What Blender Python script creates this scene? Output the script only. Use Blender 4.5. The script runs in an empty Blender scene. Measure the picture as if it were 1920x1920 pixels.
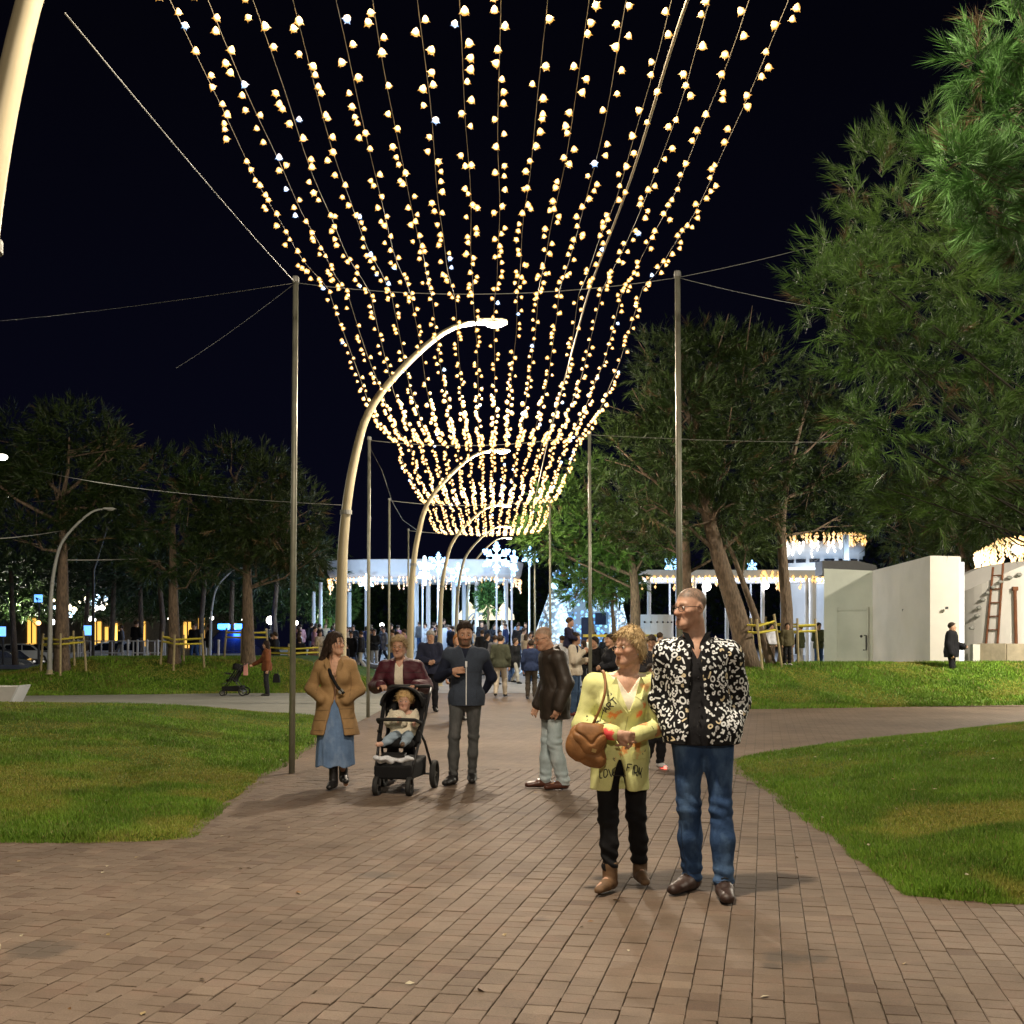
import bpy, bmesh, math, random
import numpy as np
from mathutils import Vector, Matrix, Euler
from mathutils.bvhtree import BVHTree

random.seed(7); RNG = np.random.default_rng(7)
SC = bpy.context.scene
COL = SC.collection
R = math.radians
FOC = 2150.0                       # focal length of the photograph in its own pixels
CAM_Z = 1.5

# ------------------------------------------------------------------ camera, world, exposure
cd = bpy.data.cameras.new('camera'); cam = bpy.data.objects.new('camera', cd); COL.objects.link(cam)
cam.location = (0, 0, CAM_Z); cam.rotation_euler = (R(90), 0, 0)
cd.sensor_width = 36; cd.lens = 36*FOC/1920; cd.shift_y = 245/1920; cd.clip_start = .1; cd.clip_end = 600
SC.camera = cam
W = bpy.data.worlds.new('World'); SC.world = W; W.use_nodes = True
nt = W.node_tree; bg = nt.nodes['Background']
tc = nt.nodes.new('ShaderNodeTexCoord'); sp = nt.nodes.new('ShaderNodeSeparateXYZ'); cr = nt.nodes.new('ShaderNodeValToRGB')
nt.links.new(tc.outputs['Generated'], sp.inputs[0]); nt.links.new(sp.outputs['Z'], cr.inputs[0]); nt.links.new(cr.outputs[0], bg.inputs[0])
cr.color_ramp.elements[0].color = (.0024, .0026, .0085, 1); cr.color_ramp.elements[0].position = .0
cr.color_ramp.elements[1].color = (.0012, .0012, .0032, 1); cr.color_ramp.elements[1].position = .45
bg.inputs[1].default_value = 1.0
SC.view_settings.view_transform = 'Standard'; SC.view_settings.look = 'None'
SC.view_settings.exposure = 0; SC.view_settings.gamma = 1
try: SC.view_settings.use_curve_mapping = False
except Exception: pass
SC.cycles.use_denoising = True; SC.cycles.use_adaptive_sampling = True
SC.cycles.max_bounces = 4; SC.cycles.diffuse_bounces = 2; SC.cycles.glossy_bounces = 2
SC.cycles.transparent_max_bounces = 8; SC.cycles.sample_clamp_indirect = 4

# ------------------------------------------------------------------ helpers
def at(X, Y, D):
    """a point of the place from where it sits in the photograph and its distance in metres"""
    return Vector(((X-960)*D/FOC, D, CAM_Z-(Y-1205)*D/FOC))
def wx(X, D): return (X-960)*D/FOC
def sstep(a, b, x):
    t = np.clip((np.asarray(x, float)-a)/(b-a), 0, 1); return t*t*(3-2*t)

def tag(o, label=None, cat=None, group=None, kind=None):
    if label: o['label'] = label
    if cat: o['category'] = cat
    if group: o['group'] = group
    if kind: o['kind'] = kind
    return o
def thing(name, loc, label, cat, group=None, rz=0):
    o = bpy.data.objects.new(name, None); COL.objects.link(o); o.empty_display_size = .1
    o.location = loc; o.rotation_euler = (0, 0, rz)
    return tag(o, label, cat, group)

def mesh_np(name, V, F, mat=None, parent=None, smooth=False, attrs=None):
    """V (n,3); F (m,3) or (m,4) int array -> linked object"""
    V = np.asarray(V, np.float32); F = np.asarray(F, np.int32)
    me = bpy.data.meshes.new(name)
    me.vertices.add(len(V)); me.vertices.foreach_set('co', V.ravel())
    k = F.shape[1]; m = len(F)
    me.loops.add(m*k); me.loops.foreach_set('vertex_index', F.ravel())
    me.polygons.add(m); me.polygons.foreach_set('loop_start', np.arange(0, m*k, k, dtype=np.int32))
    me.polygons.foreach_set('use_smooth', np.full(m, smooth))
    me.update(calc_edges=True); me.validate()
    if attrs:
        for an, (typ, dom, data) in attrs.items():
            a = me.attributes.new(an, typ, dom)
            data = np.asarray(data, np.float32)
            if typ == 'FLOAT': a.data.foreach_set('value', data.ravel())
            else:
                if data.shape[1] == 3: data = np.c_[data, np.ones(len(data), np.float32)]
                a.data.foreach_set('color', data.astype(np.float32).ravel())
    if mat is not None: me.materials.append(mat)
    o = bpy.data.objects.new(name, me); COL.objects.link(o)
    if parent is not None: o.parent = parent
    return o

class MB:
    """collects boxes, tubes and lathes into one mesh"""
    def __init__(s): s.v = []; s.f = []; s.n = 0
    def raw(s, V, F):
        s.v.extend([tuple(p) for p in V]); s.f.extend([tuple(i+s.n for i in f) for f in F]); s.n += len(V)
    def box(s, c, size, rot=None, ch=0):
        x, y, z = [a/2 for a in size]
        P = [(-x,-y,-z),(x,-y,-z),(x,y,-z),(-x,y,-z),(-x,-y,z),(x,-y,z),(x,y,z),(-x,y,z)]
        if rot is not None:
            m = rot if isinstance(rot, Matrix) else Euler(rot).to_matrix()
            P = [m @ Vector(p) for p in P]
        s.raw([Vector(p)+Vector(c) for p in P], [(0,3,2,1),(4,5,6,7),(0,1,5,4),(1,2,6,5),(2,3,7,6),(3,0,4,7)])
    def tube(s, pts, r, n=8, cap=True):
        pts = [Vector(p) for p in pts]; rr = r if hasattr(r, '__len__') else [r]*len(pts)
        V = []; F = []; prev = None
        for i, p in enumerate(pts):
            d = (pts[min(i+1, len(pts)-1)]-pts[max(i-1, 0)])
            d = d.normalized() if d.length > 1e-9 else Vector((0, 0, 1))
            if prev is None:
                a = d.cross(Vector((0, 0, 1)) if abs(d.z) < .9 else Vector((1, 0, 0))).normalized()
            else:
                a = (prev - d*prev.dot(d)); a = a.normalized() if a.length > 1e-6 else d.orthogonal().normalized()
            prev = a; b = d.cross(a)
            for k in range(n):
                t = 2*math.pi*k/n
                V.append(p+(a*math.cos(t)+b*math.sin(t))*rr[i])
        for i in range(len(pts)-1):
            for k in range(n):
                F.append((i*n+k, i*n+(k+1) % n, (i+1)*n+(k+1) % n, (i+1)*n+k))
        if cap:
            F.append(tuple(range(n-1, -1, -1))); F.append(tuple((len(pts)-1)*n+k for k in range(n)))
        s.raw(V, F)
    def lathe(s, prof, c=(0, 0, 0), n=16, m=None):
        V = []; F = []; c = Vector(c)
        for (r, z) in prof:
            for k in range(n):
                t = 2*math.pi*k/n
                p = Vector((r*math.cos(t), r*math.sin(t), z))
                V.append(((m @ p) if m is not None else p)+c)
        for i in range(len(prof)-1):
            for k in range(n):
                F.append((i*n+k, i*n+(k+1) % n, (i+1)*n+(k+1) % n, (i+1)*n+k))
        s.raw(V, F)
    def ball(s, c, r, n=8, m=5, sc=(1, 1, 1)):
        pr = [(max(1e-4, r*math.sin(math.pi*i/m)), -r*math.cos(math.pi*i/m)) for i in range(m+1)]
        s.lathe(pr, c, n, Matrix.Diagonal(Vector(sc)))
    def prism(s, poly, h0, h1, axis='z'):
        """polygon (list of 2-d points) swept from h0 to h1 along an axis"""
        n = len(poly)
        def P(a, b, h): return {'z': (a, b, h), 'y': (a, h, b), 'x': (h, a, b)}[axis]
        V = [P(a, b, h0) for a, b in poly]+[P(a, b, h1) for a, b in poly]
        F = [tuple(range(n-1, -1, -1)), tuple(range(n, 2*n))]+[(i, (i+1) % n, n+(i+1) % n, n+i) for i in range(n)]
        s.raw(V, F)
    def build(s, name, mat, parent=None, smooth=False, bevel=0):
        me = bpy.data.meshes.new(name); me.from_pydata([tuple(v) for v in s.v], [], s.f); me.update()
        bm = bmesh.new(); bm.from_mesh(me); bmesh.ops.recalc_face_normals(bm, faces=bm.faces); bm.to_mesh(me); bm.free()
        if mat is not None: me.materials.append(mat)
        if smooth:
            for p in me.polygons: p.use_smooth = True
        o = bpy.data.objects.new(name, me); COL.objects.link(o)
        if parent is not None: o.parent = parent
        if bevel:
            b = o.modifiers.new('bevel', 'BEVEL'); b.width = bevel; b.segments = 2; b.limit_method = 'ANGLE'
        return o

def kids(o): return list(o.children)
def copy_tree(o, parent=None, mats=None):
    c = o.copy(); COL.objects.link(c); c.parent = parent
    for ch in kids(o): copy_tree(ch, c, mats)
    return c

# ------------------------------------------------------------------ materials
MATS = {}
def new_mat(name):
    m = bpy.data.materials.new(name); m.use_nodes = True
    b = m.node_tree.nodes['Principled BSDF']
    return m, m.node_tree, b
def noise_node(t, scale, detail=4, rough=.6, vec=None, dims='3D'):
    n = t.nodes.new('ShaderNodeTexNoise'); n.inputs['Scale'].default_value = scale
    n.inputs['Detail'].default_value = detail; n.inputs['Roughness'].default_value = rough
    if vec is not None: t.links.new(vec, n.inputs['Vector'])
    return n
def obj_vec(t, sc=(1, 1, 1)):
    c = t.nodes.new('ShaderNodeTexCoord'); m = t.nodes.new('ShaderNodeMapping')
    m.inputs['Scale'].default_value = sc; t.links.new(c.outputs['Object'], m.inputs[0]); return m.outputs[0]
def mixc(t, fac, a, b, mode='MIX'):
    m = t.nodes.new('ShaderNodeMix'); m.data_type = 'RGBA'; m.blend_type = mode
    for s, v in ((m.inputs[0], fac), (m.inputs[6], a), (m.inputs[7], b)):
        if isinstance(v, (int, float)): s.default_value = v
        elif isinstance(v, (tuple, list)): s.default_value = (*v[:3], 1)
        else: t.links.new(v, s)
    return m.outputs[2]
def ramp(t, src, stops):
    r = t.nodes.new('ShaderNodeValToRGB'); t.links.new(src, r.inputs[0]); e = r.color_ramp.elements
    while len(e) < len(stops): e.new(.5)
    for k, (p, c) in enumerate(stops):
        e[k].position = p; e[k].color = (*c, 1) if len(c) == 3 else c
    return r.outputs[0]
def math_n(t, op, a, b=None, clamp=False):
    m = t.nodes.new('ShaderNodeMath'); m.operation = op; m.use_clamp = clamp
    for s, v in ((m.inputs[0], a), (m.inputs[1], b)):
        if v is None: continue
        if isinstance(v, (int, float)): s.default_value = v
        else: t.links.new(v, s)
    return m.outputs[0]
def bump(t, b, h, strength=.3, dist=.01):
    n = t.nodes.new('ShaderNodeBump'); n.inputs['Strength'].default_value = strength; n.inputs['Distance'].default_value = dist
    t.links.new(h, n.inputs['Height']); t.links.new(n.outputs[0], b.inputs['Normal'])
def M(name, col, rough=.6, var=.25, vs=6., bs=60., bst=.15, bd=.004, metal=0., spec=.5, sheen=0., attr=None, coat=0.):
    """plain surface with blotchy colour variation and fine relief"""
    if name in MATS: return MATS[name]
    m, t, b = new_mat(name); v = obj_vec(t)
    n = noise_node(t, vs, 5, .65, v)
    dk = tuple(c*(1-var) for c in col); lt = tuple(min(1, c*(1+var)) for c in col)
    c = ramp(t, n.outputs[0], [(.3, dk), (.7, lt)])
    if attr:
        a = t.nodes.new('ShaderNodeAttribute'); a.attribute_name = attr
        c = mixc(t, 1., c, a.outputs['Color'], 'MULTIPLY')
    t.links.new(c, b.inputs['Base Color'])
    b.inputs['Roughness'].default_value = rough; b.inputs['Metallic'].default_value = metal
    b.inputs['Specular IOR Level'].default_value = spec
    if sheen: b.inputs['Sheen Weight'].default_value = sheen
    if coat: b.inputs['Coat Weight'].default_value = coat
    if bst:
        n2 = noise_node(t, bs, 3, .6, v); bump(t, b, n2.outputs[0], bst, bd)
    MATS[name] = m; return m
def E(name, col, strength, base=(.8, .8, .8)):
    if name in MATS: return MATS[name]
    m, t, b = new_mat(name); b.inputs['Base Color'].default_value = (*base, 1)
    b.inputs['Emission Color'].default_value = (*col, 1); b.inputs['Emission Strength'].default_value = strength
    MATS[name] = m; return m

def lamp_light(name, loc, power, col, radius=.12, parent=None, spot=None):
    l = bpy.data.lights.new(name, 'SPOT' if spot else 'POINT'); l.energy = power; l.color = col; l.shadow_soft_size = radius
    if spot: l.spot_size = R(spot); l.spot_blend = .6
    o = bpy.data.objects.new(name, l); COL.objects.link(o); o.location = loc
    if parent is not None: o.parent = parent
    return o

# ------------------------------------------------------------------ ground heights
def edge_wob(y, a=.03): return a*np.sin(y*2.3)+a*.7*np.sin(y*5.1+1)+a*.5*np.sin(y*11.3+2)
def lawnA_right(y): return np.interp(y, [8.6, 8.66, 8.74, 8.9, 12.9, 16.5, 21.5, 23.2, 24], [-3.0, -2.72, -2.58, -2.52, -2.76, -2.9, -3.35, -3.9, -4.6])+edge_wob(np.asarray(y), .022)
def lawnB_left(y): return np.interp(y, [6.6, 6.78, 13.5, 14.6, 15.3, 20.8, 25], [2.75, 2.40, 2.66, 2.78, 3.3, 9.3, 14.0])+edge_wob(np.asarray(y), .022)
def lawnC_near(x): return np.interp(x, [3.0, 3.6, 5.3, 12.3, 30], [27.5, 25.9, 25.8, 27.6, 31.5])
def lawnD_near(x): return np.interp(x, [-30, -13, -9, -5.5, -4.2], [31.0, 32.4, 33.6, 34.2, 35.2])
def h_plaza(y, x=0.): return 1.05*sstep(38, 68, y)-1.45*(1-.26*sstep(76, 82, y))*(1-sstep(-26, -14, x))*sstep(50, 70, y)
def hA(x, y):
    e = np.minimum(lawnA_right(y)-x, np.minimum(y-8.6, (24.2-y)*1.0))
    return -.012+.045*sstep(0, .14, e)+.42*sstep(0, 7.5, e)*sstep(9, 21, y)+.17*sstep(.1, 3, e)
def hB(x, y):
    e = np.minimum(x-lawnB_left(y), y-6.6)
    return -.012+.045*sstep(0, .14, e)+.10*sstep(.05, 1.2, e)+.30*sstep(.3, 4.5, e)
def hC(x, y):
    e = y-lawnC_near(x)
    return -.012+.045*sstep(0, .2, e)+.89*sstep(.2, 5.2, e)*sstep(3.0, 6.0, x)-.55*sstep(6.2, 9.5, e)*sstep(3.0, 6.0, x)
def hD(x, y):
    e = y-lawnD_near(x)
    return -.012+.045*sstep(0, .2, e)+.80*sstep(.2, 4.6, e)*sstep(-4.0, -8.0, x)*(.38+.62*sstep(-16.4, -13.6, x))+.18*sstep(0, 2.5, e)

# ------------------------------------------------------------------ numpy value noise
_tab = np.random.default_rng(3).random((64, 64, 64)).astype(np.float32)
def vnoise(p, scale=1.):
    p = np.asarray(p, np.float32)*scale; i = np.floor(p).astype(int); f = p-i; f = f*f*(3-2*f); i &= 63; j = (i+1) & 63
    x0, y0, z0 = i[..., 0], i[..., 1], i[..., 2]; x1, y1, z1 = j[..., 0], j[..., 1], j[..., 2]
    fx, fy, fz = f[..., 0], f[..., 1], f[..., 2]
    c00 = _tab[x0, y0, z0]*(1-fx)+_tab[x1, y0, z0]*fx; c10 = _tab[x0, y1, z0]*(1-fx)+_tab[x1, y1, z0]*fx
    c01 = _tab[x0, y0, z1]*(1-fx)+_tab[x1, y0, z1]*fx; c11 = _tab[x0, y1, z1]*(1-fx)+_tab[x1, y1, z1]*fx
    return (c00*(1-fy)+c10*fy)*(1-fz)+(c01*(1-fy)+c11*fy)*fz
def fbm(p, scale, oct=3):
    r = 0; a = .5; t = 0
    for k in range(oct):
        r = r+a*vnoise(np.asarray(p)+k*7.3, scale*2**k); t += a; a *= .5
    return r/t

# ------------------------------------------------------------------ ground
PAV_A = R(12.4)
PU = np.array([math.sin(PAV_A), math.cos(PAV_A)]); PV = np.array([math.cos(PAV_A), -math.sin(PAV_A)])
PL, PW = .118, .131

def paver_mat(far):
    m, t, b = new_mat('paver_far' if far else 'paver')
    g = t.nodes.new('ShaderNodeNewGeometry')
    mp = t.nodes.new('ShaderNodeMapping'); t.links.new(g.outputs['Position'], mp.inputs[0])
    big = noise_node(t, .55, 4, .6, g.outputs['Position']); med = noise_node(t, 3.5, 5, .7, g.outputs['Position']); fine = noise_node(t, 140, 3, .7, g.outputs['Position'])
    if far:
        mp.inputs['Rotation'].default_value = (0, 0, PAV_A-R(90))
        mp2 = t.nodes.new('ShaderNodeMapping'); mp2.inputs['Scale'].default_value = (1, -1, 1)
        br = t.nodes.new('ShaderNodeTexBrick'); t.links.new(mp.outputs[0], br.inputs[0])
        br.inputs['Scale'].default_value = 1; br.inputs['Brick Width'].default_value = PL; br.inputs['Row Height'].default_value = PW
        br.inputs['Mortar Size'].default_value = .004; br.inputs['Mortar Smooth'].default_value = .3; br.offset = .5
        br.inputs['Color1'].default_value = (.156, .115, .083, 1); br.inputs['Color2'].default_value = (.126, .092, .065, 1); br.inputs['Mortar'].default_value = (.08, .062, .040, 1)
        c = br.outputs['Color']; mor = br.outputs['Fac']
    else:
        oi = t.nodes.new('ShaderNodeObjectInfo'); at_ = t.nodes.new('ShaderNodeAttribute'); at_.attribute_name = 'tone'
        s = math_n(t, 'FRACT', math_n(t, 'ADD', oi.outputs['Random'], at_.outputs['Fac']))
        c = ramp(t, s, [(0, (.106, .071, .050)), (.08, (.140, .102, .074)), (.5, (.154, .115, .085)), (.92, (.166, .126, .095)), (1, (.19, .146, .109))])
    c = mixc(t, .75, c, ramp(t, med.outputs[0], [(.3, (.74, .70, .65)), (.68, (1.14, 1.12, 1.1))]), 'MULTIPLY')
    c = mixc(t, .8, c, ramp(t, big.outputs[0], [(.34, (.66, .62, .56)), (.62, (1.12, 1.1, 1.08))]), 'MULTIPLY')
    c = mixc(t, ramp(t, med.outputs[0], [(.52, (0, 0, 0)), (.70, (.55, .55, .55))]), c, (.150, .088, .060))
    c = mixc(t, .6, c, ramp(t, fine.outputs[0], [(.3, (.6, .6, .6)), (.7, (1.3, 1.3, 1.3))]), 'MULTIPLY')
    t.links.new(c, b.inputs['Base Color']); b.inputs['Roughness'].default_value = .72; b.inputs['Specular IOR Level'].default_value = .4
    for sx, sy, rr_ in ((1.28, 5.45, .10), (1.44, 5.44, .08), (1.2, 5.3, .05), (-.9, 7.4, .16), (-2.3, 5.6, .2), (-.35, 9.8, .2), (.15, 6.2, .09)):   # old spills
        d = t.nodes.new('ShaderNodeVectorMath'); d.operation = 'DISTANCE'; t.links.new(g.outputs['Position'], d.inputs[0]); d.inputs[1].default_value = (sx, sy, 0)
        e = math_n(t, 'ADD', math_n(t, 'DIVIDE', d.outputs['Value'], rr_), math_n(t, 'MULTIPLY', math_n(t, 'SUBTRACT', med.outputs[0], .5), 2.4)); c = mixc(t, ramp(t, e, [(.5, (.55, .55, .55)), (1., (0, 0, 0))]), c, (.05, .042, .034))
    if not far: t.links.new(c, b.inputs['Base Color'])
    h = math_n(t, 'ADD', fine.outputs[0], math_n(t, 'MULTIPLY', med.outputs[0], .8))
    if far: h = math_n(t, 'SUBTRACT', h, math_n(t, 'MULTIPLY', mor, 2.5))
    bump(t, b, h, .5, .004)
    return m

def grid_sheet(name, X, Y, Z, mat, kind='structure', parent=None):
    n, m = X.shape
    V = np.stack([X, Y, Z], -1).reshape(-1, 3); i = np.arange(n*m).reshape(n, m)
    F = np.stack([i[:-1, :-1], i[:-1, 1:], i[1:, 1:], i[1:, :-1]], -1).reshape(-1, 4)
    o = mesh_np(name, V, F, mat, parent, smooth=True); 
    if kind: o['kind'] = kind
    return o

def soil_mat():
    m, t, b = new_mat('soil'); v = obj_vec(t); n = noise_node(t, 9, 5, .7, v); n2 = noise_node(t, 120, 3, .6, v)
    c = ramp(t, n.outputs[0], [(.3, (.06, .046, .030)), (.62, (.10, .078, .05)), (.8, (.08, .08, .035))])
    t.links.new(c, b.inputs['Base Color']); b.inputs['Roughness'].default_value = .95; bump(t, b, n2.outputs[0], .6, .006); return m

PM_FAR, PM = paver_mat(True), paver_mat(False)
PATH = thing('brick_path', (0, 0, 0), None, None); PATH['kind'] = 'structure'
YN = 13.6
X, Y = np.meshgrid(np.linspace(-22, 22, 60), np.linspace(YN, 40, 40)); grid_sheet('paving_beyond', X, Y, 0*X, PM_FAR, None, PATH)
X, Y = np.meshgrid(np.linspace(-22, 22, 40), np.linspace(-14, YN, 40)); grid_sheet('joint_soil', X, Y, 0*X-.012, soil_mat(), None, PATH)

def paver_geom(l, w, h, c=.007):
    """a block with a chamfered top; the sides end in the joint sand"""
    a, b_ = l/2, w/2
    V = [(-b_, -a, -.03), (b_, -a, -.03), (b_, a, -.03), (-b_, a, -.03), (-b_, -a, h-c*.6), (b_, -a, h-c*.6), (b_, a, h-c*.6), (-b_, a, h-c*.6),
         (-b_+c, -a+c, h), (b_-c, -a+c, h), (b_-c, a-c, h), (-b_+c, a-c, h)]
    F = [(0, 1, 5, 4), (1, 2, 6, 5), (2, 3, 7, 6), (3, 0, 4, 7), (4, 5, 9, 8), (5, 6, 10, 9), (6, 7, 11, 10), (7, 4, 8, 11), (8, 9, 10, 11)]
    return np.array(V), np.array(F)
def build_pavers():
    us = np.arange(2, 20, PL); vs = np.arange(-14, 14, PW)
    rows = []
    rng = np.random.default_rng(5)
    for j, v in enumerate(vs):
        off = (.5 if j % 2 else 0)*PL+rng.normal(0, .008)
        uu = us+off
        x = uu*PU[0]+v*PV[0]; y = uu*PU[1]+v*PV[1]
        ok = (y > 3.9) & (y < YN+.02) & (np.abs(x) < .475*y+.25)
        ok &= ~((y > 8.78) & (x < lawnA_right(y)-.12)) & ~((y > 6.78) & (x > lawnB_left(y)+.12))
        for a, b_ in zip(x[ok], y[ok]): rows.append((a, b_))
    P = np.array(rows); P = P[np.argsort(P[:, 1])]
    meshes = []
    for k in range(6):
        V, F = paver_geom(PL-.002, PW-.005, .003, .004); V = V.copy(); V[4:, :] += rng.normal(0, .0009, (8, 3))
        o = mesh_np('paver', V, F, PM); meshes.append(o.data); bpy.data.objects.remove(o)
    near = P[(np.abs(P[:, 0]) < .455*P[:, 1])][:300]
    nk = set(map(tuple, near))
    for k, (x, y) in enumerate(near):
        o = bpy.data.objects.new('paver', meshes[k % 6]); COL.objects.link(o); o.parent = PATH
        o.location = (x, y, rng.normal(0, .0015)); o.rotation_euler = (rng.normal(0, .007), rng.normal(0, .009), -PAV_A+rng.normal(0, .012))
    rest = np.array([p for p in map(tuple, P) if p not in nk]); n = len(rest)
    V0, F0 = paver_geom(PL-.002, PW-.005, .003, .004)
    z = rng.normal(0, .0010, n); tx = rng.normal(0, .007, n); ty = rng.normal(0, .009, n); rz = -PAV_A+rng.normal(0, .012, n)
    c, s_ = np.cos(rz)[:, None], np.sin(rz)[:, None]
    lx, ly, lz = V0[None, :, 0]+0*c, V0[None, :, 1]+0*c, V0[None, :, 2]+0*c
    lz = lz+ty[:, None]*lx+tx[:, None]*ly+z[:, None]
    V = np.stack([rest[:, :1]+c*lx-s_*ly, rest[:, 1:]+s_*lx+c*ly, lz], -1).reshape(-1, 3)
    F = (F0[None]+(np.arange(n)*12)[:, None, None]).reshape(-1, 4)
    tone = np.repeat(rng.random(n), 9)
    o = mesh_np('paver_field', V, F, PM, PATH, attrs={'tone': ('FLOAT', 'FACE', tone)}); o['kind'] = 'stuff'
build_pavers()

# grey gravel path on the left, plaza and far ground
def gravel_mat(name, c1, c2):
    m, t, b = new_mat(name); g = t.nodes.new('ShaderNodeNewGeometry'); n = noise_node(t, 1.3, 5, .7, g.outputs['Position']); n2 = noise_node(t, 40, 4, .7, g.outputs['Position'])
    c = ramp(t, n.outputs[0], [(.3, c1), (.7, c2)]); c = mixc(t, .6, c, ramp(t, n2.outputs[0], [(.3, (.6, .6, .6)), (.7, (1.3, 1.3, 1.3))]), 'MULTIPLY')
    t.links.new(c, b.inputs['Base Color']); b.inputs['Roughness'].default_value = .9; bump(t, b, n2.outputs[0], .5, .01); return m
X, Y = np.meshgrid(np.linspace(-34, -2.75, 70), np.linspace(21.5, 36, 40)); X = np.minimum(X, -2.9-.0*Y)
grid_sheet('gravel_path', X, Y, 0*X+.006, gravel_mat('gravel', (.22, .22, .19), (.30, .30, .26)))
X, Y = np.meshgrid(np.concatenate([np.linspace(-160, -40, 12), np.linspace(-38, 38, 60), np.linspace(40, 160, 12)]), np.concatenate([np.linspace(34, 72, 60), np.linspace(75, 420, 20)]))
grid_sheet('plaza', X, Y, h_plaza(Y, X)+.008, gravel_mat('plaza_stone', (.24, .24, .26), (.33, .33, .35)))

def lawn_mat():
    m, t, b = new_mat('lawn'); g = t.nodes.new('ShaderNodeNewGeometry'); p = g.outputs['Position']
    n = noise_node(t, .7, 5, .65, p); n2 = noise_node(t, 6, 5, .7, p); n3 = noise_node(t, 60, 3, .8, p)
    c = ramp(t, n.outputs[0], [(.32, (.048, .115, .010)), (.5, (.075, .145, .014)), (.66, (.15, .145, .028))])
    c = mixc(t, .8, c, ramp(t, n2.outputs[0], [(.3, (.6, .6, .55)), (.7, (1.35, 1.3, 1.2))]), 'MULTIPLY')
    c = mixc(t, .8, c, ramp(t, n3.outputs[0], [(.3, (.45, .45, .45)), (.7, (1.5, 1.5, 1.5))]), 'MULTIPLY')
    t.links.new(c, b.inputs['Base Color']); b.inputs['Roughness'].default_value = .9; b.inputs['Specular IOR Level'].default_value = .15
    bump(t, b, n3.outputs[0], .9, .03); return m
LM = lawn_mat()
def skirt(X, Y, Z):  # drop the rim into the ground
    Z = Z.copy(); return X, Y, Z
ys = 8.6+15.5*np.linspace(0, 1, 110)**2; u = np.linspace(0, 1, 90); ua = 1-(1-u)**2.4
X = -24+(lawnA_right(ys)[:, None]+24)*ua[None]; Y = ys[:, None]+0*X; grid_sheet('lawn_near_bench', X, Y, hA(X, Y), LM)
ys = 6.6+18.4*np.linspace(0, 1, 120)**2; ub = u**2.4
X = lawnB_left(ys)[:, None]+(24-lawnB_left(ys)[:, None])*ub[None]; Y = ys[:, None]+0*X; grid_sheet('lawn_beside_path', X, Y, hB(X, Y), LM)
xs = np.linspace(3.0, 40, 90)
X = xs[None]+0*u[:, None]; Y = lawnC_near(xs)[None]+14*ub[:, None]; grid_sheet('lawn_under_pines', X, Y, hC(X, Y), LM)
xs = np.linspace(-40, -4.2, 90)
X = xs[None]+0*u[:, None]; Y = lawnD_near(xs)[None]+11*ub[:, None]; grid_sheet('lawn_beyond_gravel', X, Y, hD(X, Y), LM)

def blade_mat():
    m, t, b = new_mat('grass_blade'); a = t.nodes.new('ShaderNodeAttribute'); a.attribute_name = 'col'
    t.links.new(a.outputs['Color'], b.inputs['Base Color']); b.inputs['Roughness'].default_value = .6; b.inputs['Specular IOR Level'].default_value = .25
    return m
BM = blade_mat()
def blades(name, xy, hf, h, w):
    n = len(xy); rng = np.random.default_rng(len(name)+n)
    x, y = xy[:, 0], xy[:, 1]; z = np.maximum(hf(x, y), -.3)-.004
    th = rng.uniform(0, 2*math.pi, n); lean = rng.uniform(.1, .9, n); ln = h*rng.uniform(.5, 1.25, n); ph = th+rng.normal(0, .9, n)+1.57
    p3 = np.c_[x, y, 0*x]
    dry = sstep(.46, .64, fbm(p3, .9, 4)); ln = ln*(1-.45*dry)
    wd = w*rng.uniform(.6, 1.2, n)
    bx, by = np.cos(th)*wd/2, np.sin(th)*wd/2
    tx, ty = np.cos(ph)*ln*lean, np.sin(ph)*ln*lean; tz = ln*np.sqrt(np.maximum(.1, 1-lean**2*.8))
    V = np.empty((n, 3, 3), np.float32)
    V[:, 0] = np.c_[x-bx, y-by, z]; V[:, 1] = np.c_[x+bx, y+by, z]; V[:, 2] = np.c_[x+tx, y+ty, z+tz]
    F = np.arange(n*3).reshape(n, 3)
    g1, g2, g3 = np.array([.070, .165, .013]), np.array([.175, .29, .026]), np.array([.33, .28, .06])
    k = rng.random(n)[:, None]*.6+.5*fbm(p3, 4., 2)[:, None]
    c = (g1*(1-k)+g2*k)*(.55+.9*fbm(p3+40, 1.7, 3)[:, None]); d = (dry*rng.uniform(.2, 1, n))[:, None]; c = c*(1-d)+g3*d
    br = rng.random(n) < .05; c[br] = [.24, .19, .08]
    o = mesh_np(name, V.reshape(-1, 3), F, BM, attrs={'col': ('FLOAT_COLOR', 'FACE', c)}); o['kind'] = 'stuff'; return o
def sample(n, y0, y1, pw, lo, hi, seed):
    rng = np.random.default_rng(seed)
    t = rng.random(n); y = (y0**(1-pw)+t*(y1**(1-pw)-y0**(1-pw)))**(1/(1-pw))
    a = np.maximum(lo(y), -.475*y-.3); b_ = np.minimum(hi(y), .475*y+.3); ok = b_ > a
    x = a+(b_-a)*rng.random(n); return np.c_[x, y][ok]
blades('grass_on_lawn_near_bench', sample(190000, 8.56, 24, 1.8, lambda y: -24+0*y, lambda y: lawnA_right(y)+.05, 1), hA, .046, .012)
blades('grass_on_lawn_beside_path', sample(240000, 6.56, 24.5, 2.1, lambda y: lawnB_left(y)-.05, lambda y: 24+0*y, 2), hB, .048, .011)
blades('grass_under_pines', sample(70000, 25.9, 34, 1.5, lambda y: 3.2+0*y, lambda y: 24+0*y, 3), lambda x, y: np.where(y > lawnC_near(x)-.05, hC(x, y), -.3), .075, .03)
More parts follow.
